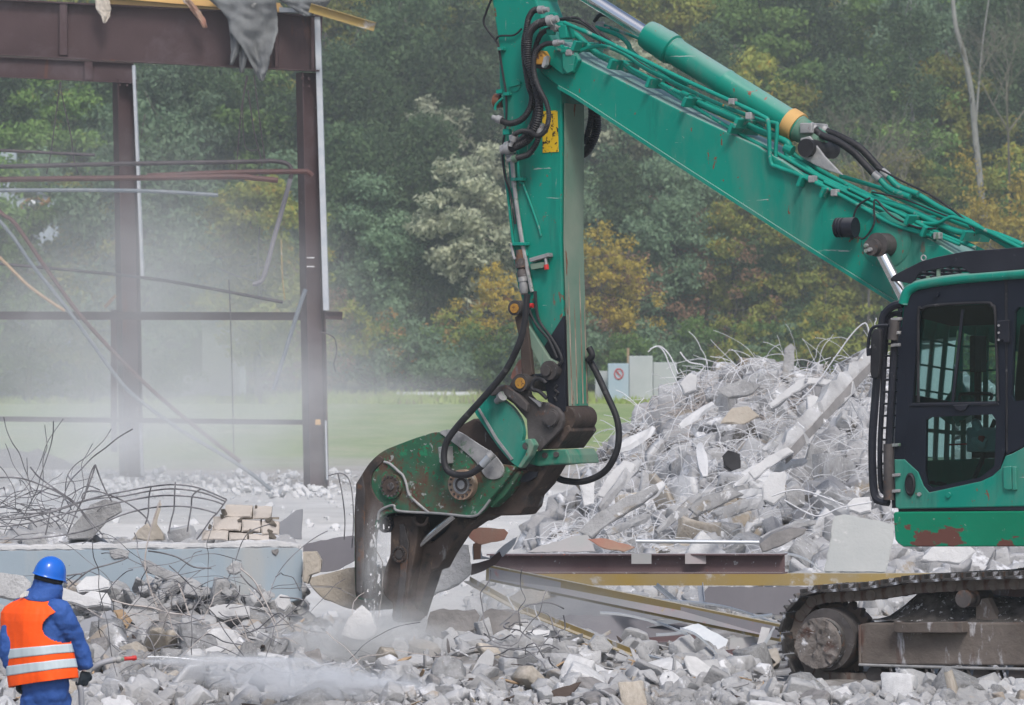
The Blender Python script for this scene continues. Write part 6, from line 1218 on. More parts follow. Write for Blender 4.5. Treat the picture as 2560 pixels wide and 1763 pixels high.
# interior
def inb(name, px, py, v, sz, m, par=cab, rot=0, bev=.02):
    c = Q(px, py, v); X = (FW*math.cos(rot)+UP*math.sin(rot)); Z = X.cross(LT)*-1 if False else (UP*math.cos(rot)-FW*math.sin(rot)); return MB().box(c, sz, (X, LT, Z)).obj(name, m, par, bevel=bev)
seat = inb('seat', 2530, 1120, 1.05, (.5, .5, .16), 'rubber'); inb('backrest', 2590, 950, 1.05, (.14, .5, .9), 'rubber', seat, .1)
inb('arm_console', 2480, 1100, 1.35, (.42, .12, .2), 'grey_sheet')
jl = MB().lathe(Q(2462, 1108, 1.38), UP+FW*.5, [(0, .03), (.1, .025), (.12, .04), (.2, .035), (.22, .01)], 12).obj('joystick', 'galv', cab, True)
MB().lathe(Q(2452, 1106, 1.4), FW+UP*.3, [(-.06, .05), (0, .055), (.08, .02)], 14).obj('control_cone', 'galv', cab, True)
MB().box(Q(2454, 1100, 1.43), (.05, .04, .07), (FW, LT, UP)).obj('red_button', 'red_paint', jl, bevel=.01)
qtube([(2374, 1112), (2418, 1110)], .007, 1.4).obj('lever_rod', 'red_paint', cab)
qtube([(2488, 1050), (2468, 1100), (2455, 1150), (2420, 1230)], .02, 1.3).obj('console_post', 'rubber', cab, True)
mb = MB(); c = Q(2445, 900, .9); mb.tube([c+Vector((0, 0, -.5)), c], .03, 8); mb.obj('monitor_post', 'rubber', cab); MB().box(c+UP*.05, (.05, .22, .3), (FW, LT, UP)).obj('monitor', 'rubber', cab, bevel=.01)
qtube([(2400, 1002), (2400, 988), (2410, 985), (2475, 985), (2476, 1000)], .014, 1.35).obj('grab_handle', 'rubber', cab, True)
# window bars on the far side
gm = MB()
for k in range(7): x = 2300+k*32; plate([(x, 820), (x+11, 820), (x+7, 1010), (x-4, 1010)], VFR-.06, VFR-.08, gm)
for y in (865, 925, 988): plate([(2285, y), (2495, y-2), (2495, y+3), (2285, y+5)], VFR-.05, VFR-.06, gm)
gm.obj('side_guard_bars', 'green_pipe', cab)
gm = MB()
for k in range(6): x = 2318+k*28; plate([(x, 1036), (x+11, 1036), (x+9, 1215), (x-2, 1215)], VFR-.06, VFR-.08, gm)
for y in (1078, 1150): plate([(2310, y), (2490, y-2), (2490, y+8), (2310, y+10)], VFR-.05, VFR-.06, gm)
gm.obj('lower_guard_bars', 'green_dusty', cab)
# roof guard (visor)
vis = [(2224, 699), (2234, 688), (2301, 654), (2340, 643), (2414, 628), (2560, 618), (2760, 606), (2760, 664), (2560, 673), (2425, 684), (2407, 669), (2380, 666), (2301, 680), (2290, 694), (2279, 710)]
for v in (VN+.03, VFR): plate(vis, v, v-.03).obj('roof_guard_side', 'black_steel', cab, bevel=.006)
RV = qs([(2230, 694), (2301, 658), (2414, 632), (2560, 622), (2760, 610)], VN)
for k in range(7):
    mb = MB(); mb.tube([p-LT*(.06+k*.15) for p in RV], .014, 6); mb.obj('roof_guard_bar', 'black_steel', cab)
for t in range(0, 16, 2): 
    a = RV[0].lerp(RV[1], t/8) if t <= 8 else RV[1].lerp(RV[2], (t-8)/8)
    mb = MB(); mb.tube([a-UP*.02, a-UP*.02-LT*(VN-VFR)], .012, 6); mb.obj('roof_guard_slat', 'black_steel', cab)
mb = MB(); c = Q(2309, 648, VN); mb.tube([c+FW*(math.cos(a)*.022)+UP*(math.sin(a)*.022+.01) for a in np.linspace(0, 6.283, 13)], .006, 6); mb.obj('lifting_eye', 'pale_steel', cab)
for x, y0, y1 in ((2346, 662, 700), (2320, 690, 704)): MB().tube([Q(x, y0, VN), Q(x, y1, VN)], .018, 8).obj('guard_mount', 'green_dusty', cab)
# front guard
for pts, r, v in [([(2256, 760), (2236, 764), (2216, 780), (2206, 805), (2196, 900), (2188, 1000), (2181, 1100), (2182, 1190), (2187, 1236), (2200, 1252), (2222, 1256)], .034, VN),
                  ([(2256, 784), (2232, 786), (2220, 806), (2214, 860), (2206, 1000), (2200, 1120), (2202, 1210), (2212, 1232), (2236, 1238)], .022, VN-.04),
                  ([(2240, 800), (2236, 860), (2228, 1000), (2222, 1120), (2222, 1240)], .030, VN-.02),
                  ([(2236, 764), (2216, 780), (2206, 805), (2188, 1000), (2181, 1100), (2187, 1236), (2200, 1252)], .03, VFR+.05)]:
    qtube(pts, r, v).obj('guard_tube', 'black_steel', cab, True)
mb = MB()
for y in np.arange(800, 1250, 30.0):
    x = 2206-(y-805)*.058 if y < 1100 else 2184; a = Q(x+14, y, VN-.02); mb.tube([a, a-LT*(VN-VFR-.1)], .009, 6)
mb.obj('guard_cross_rods', 'black_steel', cab)
mb = MB()
for k in range(1, 8):
    mb.tube([p-LT*(k*.125) for p in qs([(2228, 795), (2208, 1000), (2201, 1100), (2202, 1240)], VN)], .009, 6)
mb.obj('guard_rods', 'pale_steel', cab)
for y in (795, 830, 860, 1110, 1185, 1225): plate([(2226, y), (2248, y-2), (2248, y+6), (2226, y+8)], VN+.03, VN-.06).obj('guard_bracket', 'pale_steel', cab, bevel=.005)
for a, b in (((2236, 800), (2232, 850)), ((2222, 1110), (2222, 1250))): MB().cyl(Q(*a, VN+.01), Q(*b, VN+.01), .045, n=14).obj('guard_hinge', 'dirty_steel', cab, True)
# mirror
mr_ = [(2176, 838), (2182, 824), (2196, 820), (2202, 830), (2201, 900), (2196, 942), (2188, 949), (2178, 946), (2174, 930)]
mo_ = plate(mr_, VN+.16, VN+.11).obj('mirror', 'rubber', cab, bevel=.014)
qtube([(2172, 890), (2170, 870), (2176, 830), (2190, 816), (2222, 814)], .014, VN+.12).obj('mirror_arm', 'black_steel', mo_, True)
plate([(2165, 872), (2174, 870), (2175, 888), (2166, 890)], VN+.16, VN+.1).obj('mirror_clamp', 'black_steel', mo_, bevel=.004)
# ---- house skirt and rear body ----
plate(zr3([(1410, 330), (1420, 318), (2276, 312), (2900, 308), (2900, 545), (1475, 548), (1440, 525), (1422, 500)]), VN+.03, .3).obj('side_skirt', 'green_sill', EX, bevel=.03)
plate([(2246, 1273), (2760, 1262), (2760, 1280), (2246, 1282)], VN-.03, .4).obj('skirt_gap', 'rubber', EX)
MB().box(MO-FW*3.1+UP*1.75, (2.3, 2.9, 1.3), (FW, LT, UP)).obj('engine_house', 'green', EX, bevel=.04)
MB().box(MO-FW*4.5+UP*1.65, (.6, 2.8, 1.3), (FW, LT, UP)).obj('counterweight', 'green', EX, bevel=.1)
MB().box(MO-FW*1.9+UP*.78, (1.6, 1.5, .55), (FW, LT, UP)).obj('carbody', 'brown_steel', EX, bevel=.04)
MB().cyl(MO-FW*1.9+UP*1.0, MO-FW*1.9+UP*1.2, .6, n=40).obj('slew_ring', 'dirty_steel', EX, True)
# ---- undercarriage ----
TRV = 1.62
zb_ = 0.0
def u_of(px, py=1600, v=TRV): return (Q(px, py, v)-MO).dot(FW)
def z_of(px, py, v=TRV): return Q(px, py, v).z
sp_u, sp_z = u_of(2056, 1600), z_of(2056, 1600); r_sp = (z_of(2056, 1474)-sp_z)
zt_r = z_of(2560, 1440); zbt = z_of(2300, 1728)
rb_ = sp_z-zbt
# closed track path in (u, z): top run rises from the sprocket to the rear
path = []
for a in np.linspace(-math.pi/2, math.pi/2, 30): path.append((sp_u+math.cos(a)*(rb_ if a < 0 else r_sp)*1.0, sp_z+math.sin(a)*(rb_ if a < 0 else r_sp)))
for px, py in [(2142, 1470), (2200, 1461), (2267, 1451), (2400, 1444), (2560, 1439)]: path.append((u_of(px, py), z_of(px, py)))
path += [(-1.9, zt_r+.0), (-2.7, zt_r-.02)]
ru, rz_, rr_ = -2.8, (zt_r+zbt)/2, (zt_r-zbt)/2
for a in np.linspace(math.pi/2, 3*math.pi/2, 20): path.append((ru+math.cos(a)*rr_, rz_+math.sin(a)*rr_))
pp = [Vector((a, b, 0)) for a, b in path]
def walk(pp, step):
    P_ = pp+[pp[0]]; tot = sum((P_[i+1]-P_[i]).length for i in range(len(P_)-1)); n = round(tot/step); out = []; st_ = tot/n; i = 0; acc = 0
    for k in range(n):
        d_ = k*st_
        while acc+(P_[i+1]-P_[i]).length < d_: acc += (P_[i+1]-P_[i]).length; i += 1
        sg = P_[i+1]-P_[i]; out.append((P_[i]+sg*((d_-acc)/sg.length), sg.normalized()))
    return out
shoe = MB(); shoe.box((0, 0, -.012), (.172, .6, .022)); 
for x in (-.07, 0, .065): shoe.box((x, 0, .018), (.018, .6, .038), taper=.98)
lk = MB()
for y in (-.11, .11):
    lk.box((0, y, -.07), (.17, .035, .085)); lk.cyl((-.085, y-.025, -.07), (-.085, y+.025, -.07), .048, n=14); lk.cyl((.03, y-.022, -.075), (.03, y+.022, -.075), .03, n=10)
shoe_me = bpy.data.meshes.new('track_shoe'); shoe_me.from_pydata(shoe.v, [], shoe.f); shoe_me.materials.append(MATS['track_steel'])
lk_me = bpy.data.meshes.new('track_link'); lk_me.from_pydata(lk.v, [], lk.f); lk_me.materials.append(MATS['track_frame'])
def undercarriage(vc, full):
    tr = bpy.data.objects.new('track', None); COL.objects.link(tr); tr.parent = EX; tr.location = Vector((0, 0, 0))
    base = MO-EX.location
    for p, t in walk(pp, .19):
        nrm = Vector((t.y, -t.x, 0)) if True else None
        X = FW*t.x+UP*t.y; N = FW*nrm.x+UP*nrm.y
        c = MO+FW*p.x+UP*p.y+LT*(vc)
        Mx = Matrix((X, LT if X.cross(LT).dot(N) > 0 else -LT, N)).transposed().to_4x4(); Mx.translation = c-EX.location-tr.location
        o = bpy.data.objects.new('track_shoe', shoe_me); COL.objects.link(o); o.parent = tr; o.matrix_local = Mx
        o2 = bpy.data.objects.new('track_link', lk_me); COL.objects.link(o2); o2.parent = o
    return tr
tk = undercarriage(TRV-.3, True); undercarriage(-(TRV-.3), True)
uc = bpy.data.objects.new('undercarriage', None); COL.objects.link(uc); uc.parent = EX
fb = [(2146, 1562), (2170, 1557), (2560, 1557), (3100, 1562), (3100, 1668), (2150, 1662), (2146, 1640)]
plate(fb, TRV-.10, TRV-.5).obj('track_frame', 'track_frame', uc, bevel=.015)
qtube([(2148, 1662), (2300, 1667), (2560, 1673), (3000, 1680)], .012, TRV-.07).obj('frame_lip', 'pale_steel', uc)
qtube([(2149, 1563), (2150, 1660)], .012, TRV-.08).obj('frame_lip', 'track_frame', uc)
ms_ = MB(); us = np.linspace(u_of(2160), -2.4, 46); vs_ = np.linspace(TRV-.12, TRV-.62, 10); Vm = []; Fm = []
zf = z_of(2400, 1557, TRV-.1)
for i, u in enumerate(us):
    for j, v in enumerate(vs_):
        t = j/9; s_ = min(1, i/6); Vm.append(MO+FW*u+LT*v+UP*(zf-.005+.22*sst(t*1.4)*s_*(1+.5*noise.noise((u*1.7, v*3, 2)))+.02*noise.noise((u*9, v*9, 0))*(t > 0)))
for i in range(45):
    for j in range(9): Fm.append((i*10+j, i*10+j+1, i*10+j+11, i*10+j+10))
mesh('packed_dirt', Vm, Fm, 'mud', uc, 'all')
plate(zr3([(1410, 1040), (1470, 1052), (1870, 1045), (1872, 1118), (1440, 1118), (1412, 1110)]), TRV+.0, TRV-.1).obj('frame_step', 'track_frame', uc, bevel=.008)
# final drive drum with crusted face
cD = Q(2047, 1609, TRV+.02); rD = 66*cD.y/FPX
drum = MB(); pr = [(-.5, rD*1.0), (-.12, rD*1.02), (0, rD*.98)]
rs = []
for d_, r_ in [(-.5, rD*.95), (-.2, rD*.97), (-.02, rD*.97)]: rs.append([cD+LT*d_+FW*(math.cos(a)*r_)+UP*(math.sin(a)*r_) for a in np.linspace(0, 6.283, 41)[:-1]])
dr = drum.rings(rs).obj('final_drive', 'track_steel', uc, True)
cr = []
for s_ in (1.0, .97, .8, .6, .4, .2, .02):
    ring_ = []
    for a in np.linspace(0, 6.283, 49)[:-1]:
        q = noise.noise((math.cos(a)*s_*5, math.sin(a)*s_*5, 7)); ring_.append(cD+LT*(.0 if s_ == 1 else .03+.035*q)+FW*(math.cos(a)*rD*s_*(.97+.05*q))+UP*(math.sin(a)*rD*s_*(.97+.05*q)))
    cr.append(ring_)
MB().rings(cr).obj('crusted_cover', 'drum_crust', dr, True)
cs = MO+FW*sp_u+UP*sp_z+LT*(TRV-.3)
sp_ = MB(); NT = 21; pts = []
for i in range(NT*4):
    a = i*2*math.pi/(NT*4); r_ = r_sp-(.13 if i % 4 < 2 else .085); pts.append(cs+LT*.04+FW*(math.cos(a)*r_)+UP*(math.sin(a)*r_))
sp_.prism(pts, -LT*.08).obj('sprocket', 'brown_steel', uc)
MB().cyl(cs-LT*.2, cs+LT*.24, r_sp*.62, n=36).obj('drive_hub', 'dirty_steel', uc, True)
cI = MO+FW*ru+UP*rz_+LT*(TRV-.3); MB().cyl(cI-LT*.1, cI+LT*.1, rr_-.12, n=36).obj('idler', 'dirty_steel', uc, True)
MB().cyl(cI-LT*2.64-LT*.1, cI-LT*2.64+LT*.1, rr_-.12, n=36).obj('idler', 'dirty_steel', uc, True)
MB().box(MO-LT*(TRV-.3)+UP*.5-FW*.9, (3.4, .4, .4), (FW, LT, UP)).obj('track_frame', 'track_frame', uc, bevel=.02)
MB().cyl(cs-LT*2.9, cs-LT*2.3, rD*1.1, n=32).obj('final_drive', 'dirty_steel', uc, True)
c = Q(2408, 1497, TRV-.04); mb = MB(); mb.lathe(c, -LT, [(0, .02), (0, .072), (.07, .072), (.075, .062), (.14, .062), (.15, .075), (.4, .075)]); mb.obj('carrier_roller', 'dirty_steel', uc, True)
plate([(2440, 1500), (2470, 1495), (2500, 1560), (2440, 1560)], TRV-.22, TRV-.3).obj('roller_bracket', 'track_frame', uc)
for k in range(9):
    px = 2186+k*89; c = Q(px, 1688, TRV-.16); MB().lathe(c, -LT, [(0, .03), (0, .075), (.04, .085), (.06, .06), (.3, .06)]).obj('track_roller', 'dirty_steel', uc, True)
    qtube([(px+26, 1668), (px+40, 1669), (px+44, 1690), (px+58, 1712)], .014, TRV-.08).obj('roller_guard', 'track_steel', uc)
    qtube([(px+64, 1668), (px+56, 1672), (px+62, 1696), (px+66, 1706)], .014, TRV-.08).obj('roller_guard', 'track_steel', uc)
# ================= WORKER =================
YW = 36.6; PHI = R(34)
FD = Vector((math.sin(PHI), math.cos(PHI), 0)); RT = Vector((math.cos(PHI), -math.sin(PHI), 0))
def B(px, py, f=0, r=0): return W(px, py, YW)+FD*f+RT*r
def blob(mb, c, ax, r, n=14, m=10):
    X, Y_, Z_ = ax; rs = []
    for i in range(1, m):
        a = math.pi*i/m; rs.append([c+Z_*(-math.cos(a)*r[2])+X*(math.cos(t)*math.sin(a)*r[0])+Y_*(math.sin(t)*math.sin(a)*r[1]) for t in [2*math.pi*j/n for j in range(n)]])
    return mb.rings(rs)
AX = (RT, FD, UP)
def ell(C, a, b, tilt=0, n=36, s=1): return [C+RT*(math.cos(t)*a*s)+FD*(math.sin(t)*b*s)+UP*(tilt*math.cos(t)*a) for t in [2*math.pi*j/n for j in range(n)]]
body = MB()
body.rings([ell(B(px, py), a, b, 0, 24) for px, py, a, b in [(114, 1775, .15, .13), (114, 1735, .19, .15), (112, 1700, .20, .15), (106, 1650, .195, .145), (100, 1590, .215, .15), (98, 1545, .235, .14), (99, 1518, .20, .11), (102, 1505, .10, .09)]])
body.tube([B(102, 1516), B(106, 1498, .02), B(110, 1480, .03), B(112, 1460, .03)], [.15, .122, .122, .112], 16, 4)
blob(body, B(113, 1450, .03), AX, (.098, .112, .13), 20, 14)
shR, shL = B(97, 1532, 0, .20), B(92, 1532, 0, -.17)
elR, wrR = B(194, 1606, -.02), B(209, 1672, .03)
elL, wrL = B(22, 1622, .0), B(32, 1692, .08)
body.tube([B(99, 1530, 0, .08), shR, elR, wrR], [.09, .098, .078, .058], 14, 5); body.tube([B(99, 1530, 0, -.08), shL, elL, wrL], [.09, .094, .076, .056], 14, 5)
kR, kL = B(148, 1880, .06), B(92, 1880, .02); aR, aL = B(150, 1990, .0), B(84, 1985, -.04)
body.tube([B(134, 1740), B(140, 1800, .02), kR, aR], [.13, .115, .085, .07], 16, 5); body.tube([B(92, 1740), B(90, 1800, .01), kL, aL], [.13, .115, .085, .07], 16, 5)
pb = body.obj('person', 'coverall', None, True)
for k in range(1): 
    rm = pb.modifiers.new('remesh', 'REMESH'); rm.mode = 'VOXEL'; rm.voxel_size = .012; rm.use_smooth_shade = True
    smo = pb.modifiers.new('smooth', 'SMOOTH'); smo.iterations = 5; smo.factor = .6
    tx = bpy.data.textures.new('folds', 'CLOUDS'); tx.noise_scale = .075; dm = pb.modifiers.new('folds', 'DISPLACE'); dm.texture = tx; dm.strength = .036; dm.mid_level = .5
tag(pb, 'worker seen from behind in orange vest, blue coverall and blue helmet', 'person')
# vest: rings with armholes left open
lv = [(1707, 114, .262, .185, .16), (1690, 112, .262, .185, .16), (1660, 108, .258, .18, .14), (1630, 104, .255, .178, .12), (1600, 101, .255, .175, .09), (1575, 99, .262, .172, .06), (1550, 98, .268, .168, .03), (1532, 98, .262, .158, .01), (1518, 99, .235, .142, 0), (1507, 101, .19, .125, 0), (1499, 103, .135, .115, 0), (1494, 104, .11, .11, 0)]
lv = [(a_[0], a_[1]-8, a_[2]*1.10, a_[3]*1.09, a_[4]) for a_ in lv]
lv = [tuple(lv[int(i/9)][q]*(1-i%9/9)+lv[min(int(i/9)+1, len(lv)-1)][q]*(i%9/9) for q in range(5)) for i in range((len(lv)-1)*9+1)]
NV = 240; V = []; F = []
for k, (py, px, a, b, tl) in enumerate(lv):
    for j in range(NV):
        t = 2*math.pi*j/NV; w = 1+.03*math.sin(5*t+k*.033)+.05*noise.noise((math.cos(t)*2.5, math.sin(t)*2.5, k*.028))+.02*noise.noise((math.cos(t)*7, math.sin(t)*7, k*.055)); V.append(B(px, py)+RT*(math.cos(t)*a*w)+FD*(math.sin(t)*b*w)+UP*(tl*math.cos(t)*a))
for k in range(len(lv)-1):
    for j in range(NV):
        t = 2*math.pi*(j+.5)/NV; side = min(abs(t), abs(t-math.pi), abs(t-2*math.pi)); y = (lv[k][0]+lv[k+1][0])/2
        rs_ = math.cos(t) > 0; hole = (.92 if rs_ else .62)*math.sqrt(max(0, 1-((y-(1567 if rs_ else 1552))/(47 if rs_ else 44))**2)) if 1508 < y else 0
        if side < hole: continue
        F.append((k*NV+j, k*NV+(j+1) % NV, (k+1)*NV+(j+1) % NV, (k+1)*NV+j))
vest = mesh('vest', V, F, 'orange', pb, 'all'); q = vest.modifiers.new('solid', 'SOLIDIFY'); q.thickness = .008; 
def vpt(k, j, s):
    px, py, a, b, tl = lv[k][1], lv[k][0], lv[k][2], lv[k][3], lv[k][4]; t = 2*math.pi*j/NV; w = (1+.03*math.sin(5*t+k*.033)+.05*noise.noise((math.cos(t)*2.5, math.sin(t)*2.5, k*.028))+.02*noise.noise((math.cos(t)*7, math.sin(t)*7, k*.055)))*s
    return B(px, py)+RT*(math.cos(t)*a*w)+FD*(math.sin(t)*b*w)+UP*(tl*math.cos(t)*a)
for y0, y1 in ((1680, 1656), (1640, 1616)):
    ks = [k for k in range(len(lv)) if y1 <= lv[k][0] <= y0]; bv = [vpt(k, j, 1.016) for k in ks for j in range(NV)]; bf = [(i*NV+j, i*NV+(j+1) % NV, (i+1)*NV+(j+1) % NV, (i+1)*NV+j) for i in range(len(ks)-1) for j in range(NV)]
    o = mesh('reflective_band', bv, bf, 'reflective', vest, 'all'); q = o.modifiers.new('solid', 'SOLIDIFY'); q.thickness = .003
# helmet
hc = B(119, 1432, .03); tlt = Matrix.Rotation(R(-17), 3, FD.cross(UP)) ; 
hx = Matrix.Rotation(R(14), 3, Vector((0, 1, 0))); ha = [hx @ v for v in (RT, FD, UP)]
HA = (ha[0], ha[1], ha[2])
def hring(z, s, f=0, fe=0): return [hc+HA[0]*(math.cos(t)*.108*s)+HA[1]*(math.sin(t)*.128*s+(fe*max(0, math.sin(t))**2))+HA[2]*(z-.03*(max(0, math.sin(t))**2)*(fe > 0)) for t in [2*math.pi*j/32 for j in range(32)]]
hb = MB(); hb.rings([hring(-.035, 1.10, 0, .05), hring(-.03, 1.12, 0, .055), hring(-.025, 1.06, 0, .012), hring(.0, 1.04), hring(.03, 1.0), hring(.065, .88), hring(.095, .68), hring(.115, .42), hring(.122, .12), hring(.123, .01)], cap=False)
helm = hb.obj('hard_hat', 'helmet_blue', pb, 'all'); q = helm.modifiers.new('solid', 'SOLIDIFY'); q.thickness = .005; q = helm.modifiers.new('sub', 'SUBSURF'); q.levels = q.render_levels = 1
mb = MB(); mb.rings([[hc+HA[0]*(math.cos(t)*.103)+HA[1]*(math.sin(t)*.118)+HA[2]*z for t in [2*math.pi*j/28 for j in range(28)]] for z in (-.068, -.038)], cap=False); o = mb.obj('helmet_strap', 'black_strap', helm, 'all'); q = o.modifiers.new('solid', 'SOLIDIFY'); q.thickness = .01
mb = MB(); hr_ = [B(104, 1497), B(106, 1488, .01), B(109, 1476, .02), B(111, 1466, .03)]; mb.rings([[p+RT*(math.cos(t)*(r_+.006*math.sin(5*t+q_)))+FD*(math.sin(t)*(r_+.004*math.sin(7*t)))+UP*(.012*math.sin(2*t+q_)) for t in [2*math.pi*j/40 for j in range(40)]] for q_, (p, r_) in enumerate(zip(hr_, (.145, .132, .134, .118)))], cap=False); o = mb.obj('hood_drape', 'coverall', pb, 'all'); q = o.modifiers.new('solid', 'SOLIDIFY'); q.thickness = .006
mb = MB(); c = B(76, 1484, -.06, 0); mb.prism([B(68, 1489, -.09), B(84, 1476, -.10), B(86, 1490, -.10), B(70, 1495, -.09)], FD*.05); mb.obj('collar_flap', 'glove_white', pb, bevel=.004)
def glove(name, wr, d, curl, thumb, m, cuff):
    mb = MB(); d = d.normalized(); s = curl.normalized(); n = d.cross(s).normalized()
    blob(mb, wr+d*.055, (n, s, d), (.043, .022, .06), 12, 8)
    for i, (o_, L_) in enumerate([(-.032, .066), (-.011, .076), (.011, .072), (.031, .058)]):
        a = wr+d*.095+n*o_; b_ = a+d*L_*.35+s*.012; c_ = b_+d*L_*.1+s*L_*.45; e = c_-d*L_*.30+s*L_*.22; mb.tube([a-d*.02, a, b_, c_, e], [.012, .012, .011, .010, .008], 8, 3)
    a = wr+d*.045+n*thumb*.035; mb.tube([a, a+n*thumb*.024+d*.022+s*.012, a+n*thumb*.014+d*.045+s*.035, a-n*thumb*.005+d*.052+s*.052], [.016, .014, .012, .009], 8, 3)
    o = mb.obj(name, m, pb, True); r = o.modifiers.new('remesh', 'REMESH'); r.mode = 'VOXEL'; r.voxel_size = .0045; r.use_smooth_shade = True; q = o.modifiers.new('smooth', 'SMOOTH'); q.iterations = 3
    cu = MB(); cu.tube([wr-d*.05, wr-d*.02, wr+d*.02], [.052, .048, .04], 14); cu.obj('glove_cuff', cuff, o, True); return o
glove('glove', wrR, (B(204, 1700, .03)-wrR), (FD*.4-RT), 1, 'glove_dark', 'glove_white')
glove('glove', wrL, (B(36, 1730, .05)-wrL), (FD*.2+RT), -1, 'glove_dark', 'glove_white')
for a, k in ((aR, 0), (aL, 1)):
    mb = MB(); blob(mb, a+FD*.06-UP*.05, (RT, FD, UP), (.055, .15, .06), 14, 8); mb.tube([a+UP*.12, a, a-UP*.06], [.07, .065, .06], 14); mb.box(a+FD*.06-UP*.095, (.1, .28, .025), (RT, FD, UP)); mb.obj('boot', 'leather', pb, True)
# hose and nozzle
t = root('fire_hose', 'hose with a red-tipped spray nozzle held by the worker', 'hose', B(190, 1990))
MB().tube([B(228, 1655, .25), B(200, 1665, .22), B(170, 1690, .2), B(186, 1712, .06), B(194, 1730, .04), B(192, 1780, .06), B(188, 1880, .1), B(210, 1980, .2), B(280, 2000, .5)], .022, 12, 8).obj('hose_pipe', 'pale_steel' if False else 'grey_sheet', t, True)
n0, n1 = B(224, 1655, .25), B(288, 1649, .42); d = (n1-n0).normalized()
MB().lathe(n0, d, [(-.01, .015), (0, .022), (.03, .024), (.035, .018), (.05, .03), (.07, .03), (.075, .02), (.10, .02)], 16).obj('valve', 'pale_steel', t, True)
MB().lathe(n0, d, [(.09, .012), (.09, .016), (.17, .015), (.175, .019), (.2, .019), (.205, .01)], 16).obj('nozzle_tip', 'red_paint', t, True)
MB().tube([n0+d*.06, n0+d*.06+UP*.035, n0+d*.10+UP*.055, n0+d*.12+UP*.05], .009, 8, 3).obj('valve_lever', 'pale_steel', t, True)

# ================= AIR: spray, dust, haze =================
def volmat(name, dens, col, aniso=.2, nscale=None, thr=.45, falloff=True, ndet=5, expo=1.5):
    m = bpy.data.materials.new(name); m.use_nodes = True; nt = m.node_tree; nt.nodes.clear(); o = nt.nodes.new('ShaderNodeOutputMaterial')
    v = nt.nodes.new('ShaderNodeVolumePrincipled'); v.inputs['Color'].default_value = (*col, 1); v.inputs['Anisotropy'].default_value = aniso; nt.links.new(v.outputs[0], o.inputs['Volume'])
    if nscale:
        tc = nt.nodes.new('ShaderNodeTexCoord'); sp = nt.nodes.new('ShaderNodeVectorMath'); sp.operation = 'LENGTH'; nt.links.new(tc.outputs['Object'], sp.inputs[0])
        mr = nt.nodes.new('ShaderNodeMapRange'); mr.inputs[1].default_value = 1; mr.inputs[2].default_value = .15; nt.links.new(sp.outputs['Value'], mr.inputs[0])
        pw = nt.nodes.new('ShaderNodeMath'); pw.operation = 'POWER'; pw.inputs[1].default_value = expo; nt.links.new(mr.outputs[0], pw.inputs[0])
        n = nz(nt, tc.outputs['Object'], nscale, ndet, .6, .4); m2 = nt.nodes.new('ShaderNodeMapRange'); m2.inputs[1].default_value = thr-.12; m2.inputs[2].default_value = thr+.22; nt.links.new(n, m2.inputs[0])
        a = nt.nodes.new('ShaderNodeMath'); a.operation = 'MULTIPLY'; nt.links.new(pw.outputs[0], a.inputs[0]); nt.links.new(m2.outputs[0], a.inputs[1])
        b_ = nt.nodes.new('ShaderNodeMath'); b_.operation = 'MULTIPLY'; b_.inputs[1].default_value = dens; nt.links.new(a.outputs[0], b_.inputs[0]); nt.links.new(b_.outputs[0], v.inputs['Density'])
    else: v.inputs['Density'].default_value = dens
    MATS[name] = m; return m
def cloud(name, c, rad, rot, dens, nscale, label, thr=.45, expo=1.5, col=(.88, .885, .88)):
    volmat(name+str(len(MATS)), dens, col, .1, nscale, thr, expo=expo); mk = list(MATS)[-1]
    mb = MB(); blob(mb, Vector((0, 0, 0)), (Vector((1, 0, 0)), Vector((0, 1, 0)), Vector((0, 0, 1))), (1, 1, 1), 20, 12)
    o = mesh(name, mb.v, mb.f, mk, None, local=True); o.location = c; o.scale = rad; o.rotation_euler = rot; return tag(o, label, 'dust' if 'dust' in name else 'water spray', kind='stuff')
VOLS = True
if VOLS:
    cloud('dust_cloud', W(320, 760, 84), (4.6, 6, 3.4), (0, 0, 0), .17, 2.2, 'grey dust drifting around the left steel column', .45, 1.2)
    cloud('dust_cloud', W(640, 1040, 80), (4.4, 6, 1.8), (0, 0, 0), .25, 2.2, 'low dust around the right column foot', .46, 1.2)
    cloud('dust_cloud', W(230, 1120, 78), (3.6, 6, 1.3), (0, 0, 0), .4, 1.6, 'low dust over the floor behind the wire arch', .46, 1.2)
    cloud('dust_cloud', W(380, 900, 150), (11, 16, 5), (0, 0, 0), .07, 1.5, 'thin dust over the meadow behind the frame', .42)
    cloud('dust_cloud', W(905, 1610, 41.4), (.9, .8, .40), (0, 0, 0), 10, 2.0, 'dust kicked up by the crusher jaws', .48)
    cloud('dust_cloud', W(935, 1400, 43.5), (.16, .22, .62), (0, R(4), 0), 9, 2.4, 'white dust pouring down between the crusher jaws', .46)
    cloud('dust_cloud', W(1230, 1530, 43.6), (1.5, .8, .5), (0, 0, 0), 2.2, 1.8, 'thin dust among the middle scrap', .47)
    a, b_ = W(300, 1651, 37.15), W(1060, 1730, 38.7); d = b_-a
    o = cloud('water_spray', a+d*.62, (d.length*.55, .4, .19), (0, math.asin(-d.z/d.length), math.atan2(d.y, d.x)), 13, 2.6, 'white mist of the water jet over the rubble', .46, 1.3, (.95, .97, 1))
j = MB(); a, b_ = n1+d*.0, W(560, 1664, 37.9); j.tube([n1-(n1-n0).normalized()*.02, n1.lerp(b_, .3)+UP*.012, b_+UP*.02], [.005, .006, .007, .004], 10, 5)
cloud('water_spray', n1.lerp(W(720, 1672, 38.1), .5)+UP*.015, ((W(720, 1672, 38.1)-n1).length*.56, .05, .035), (0, R(1), math.atan2(2.2, 5)), 45, 1.2, 'narrow spray cone round the thin water jet', .3, 1.0, (.97, .98, 1))
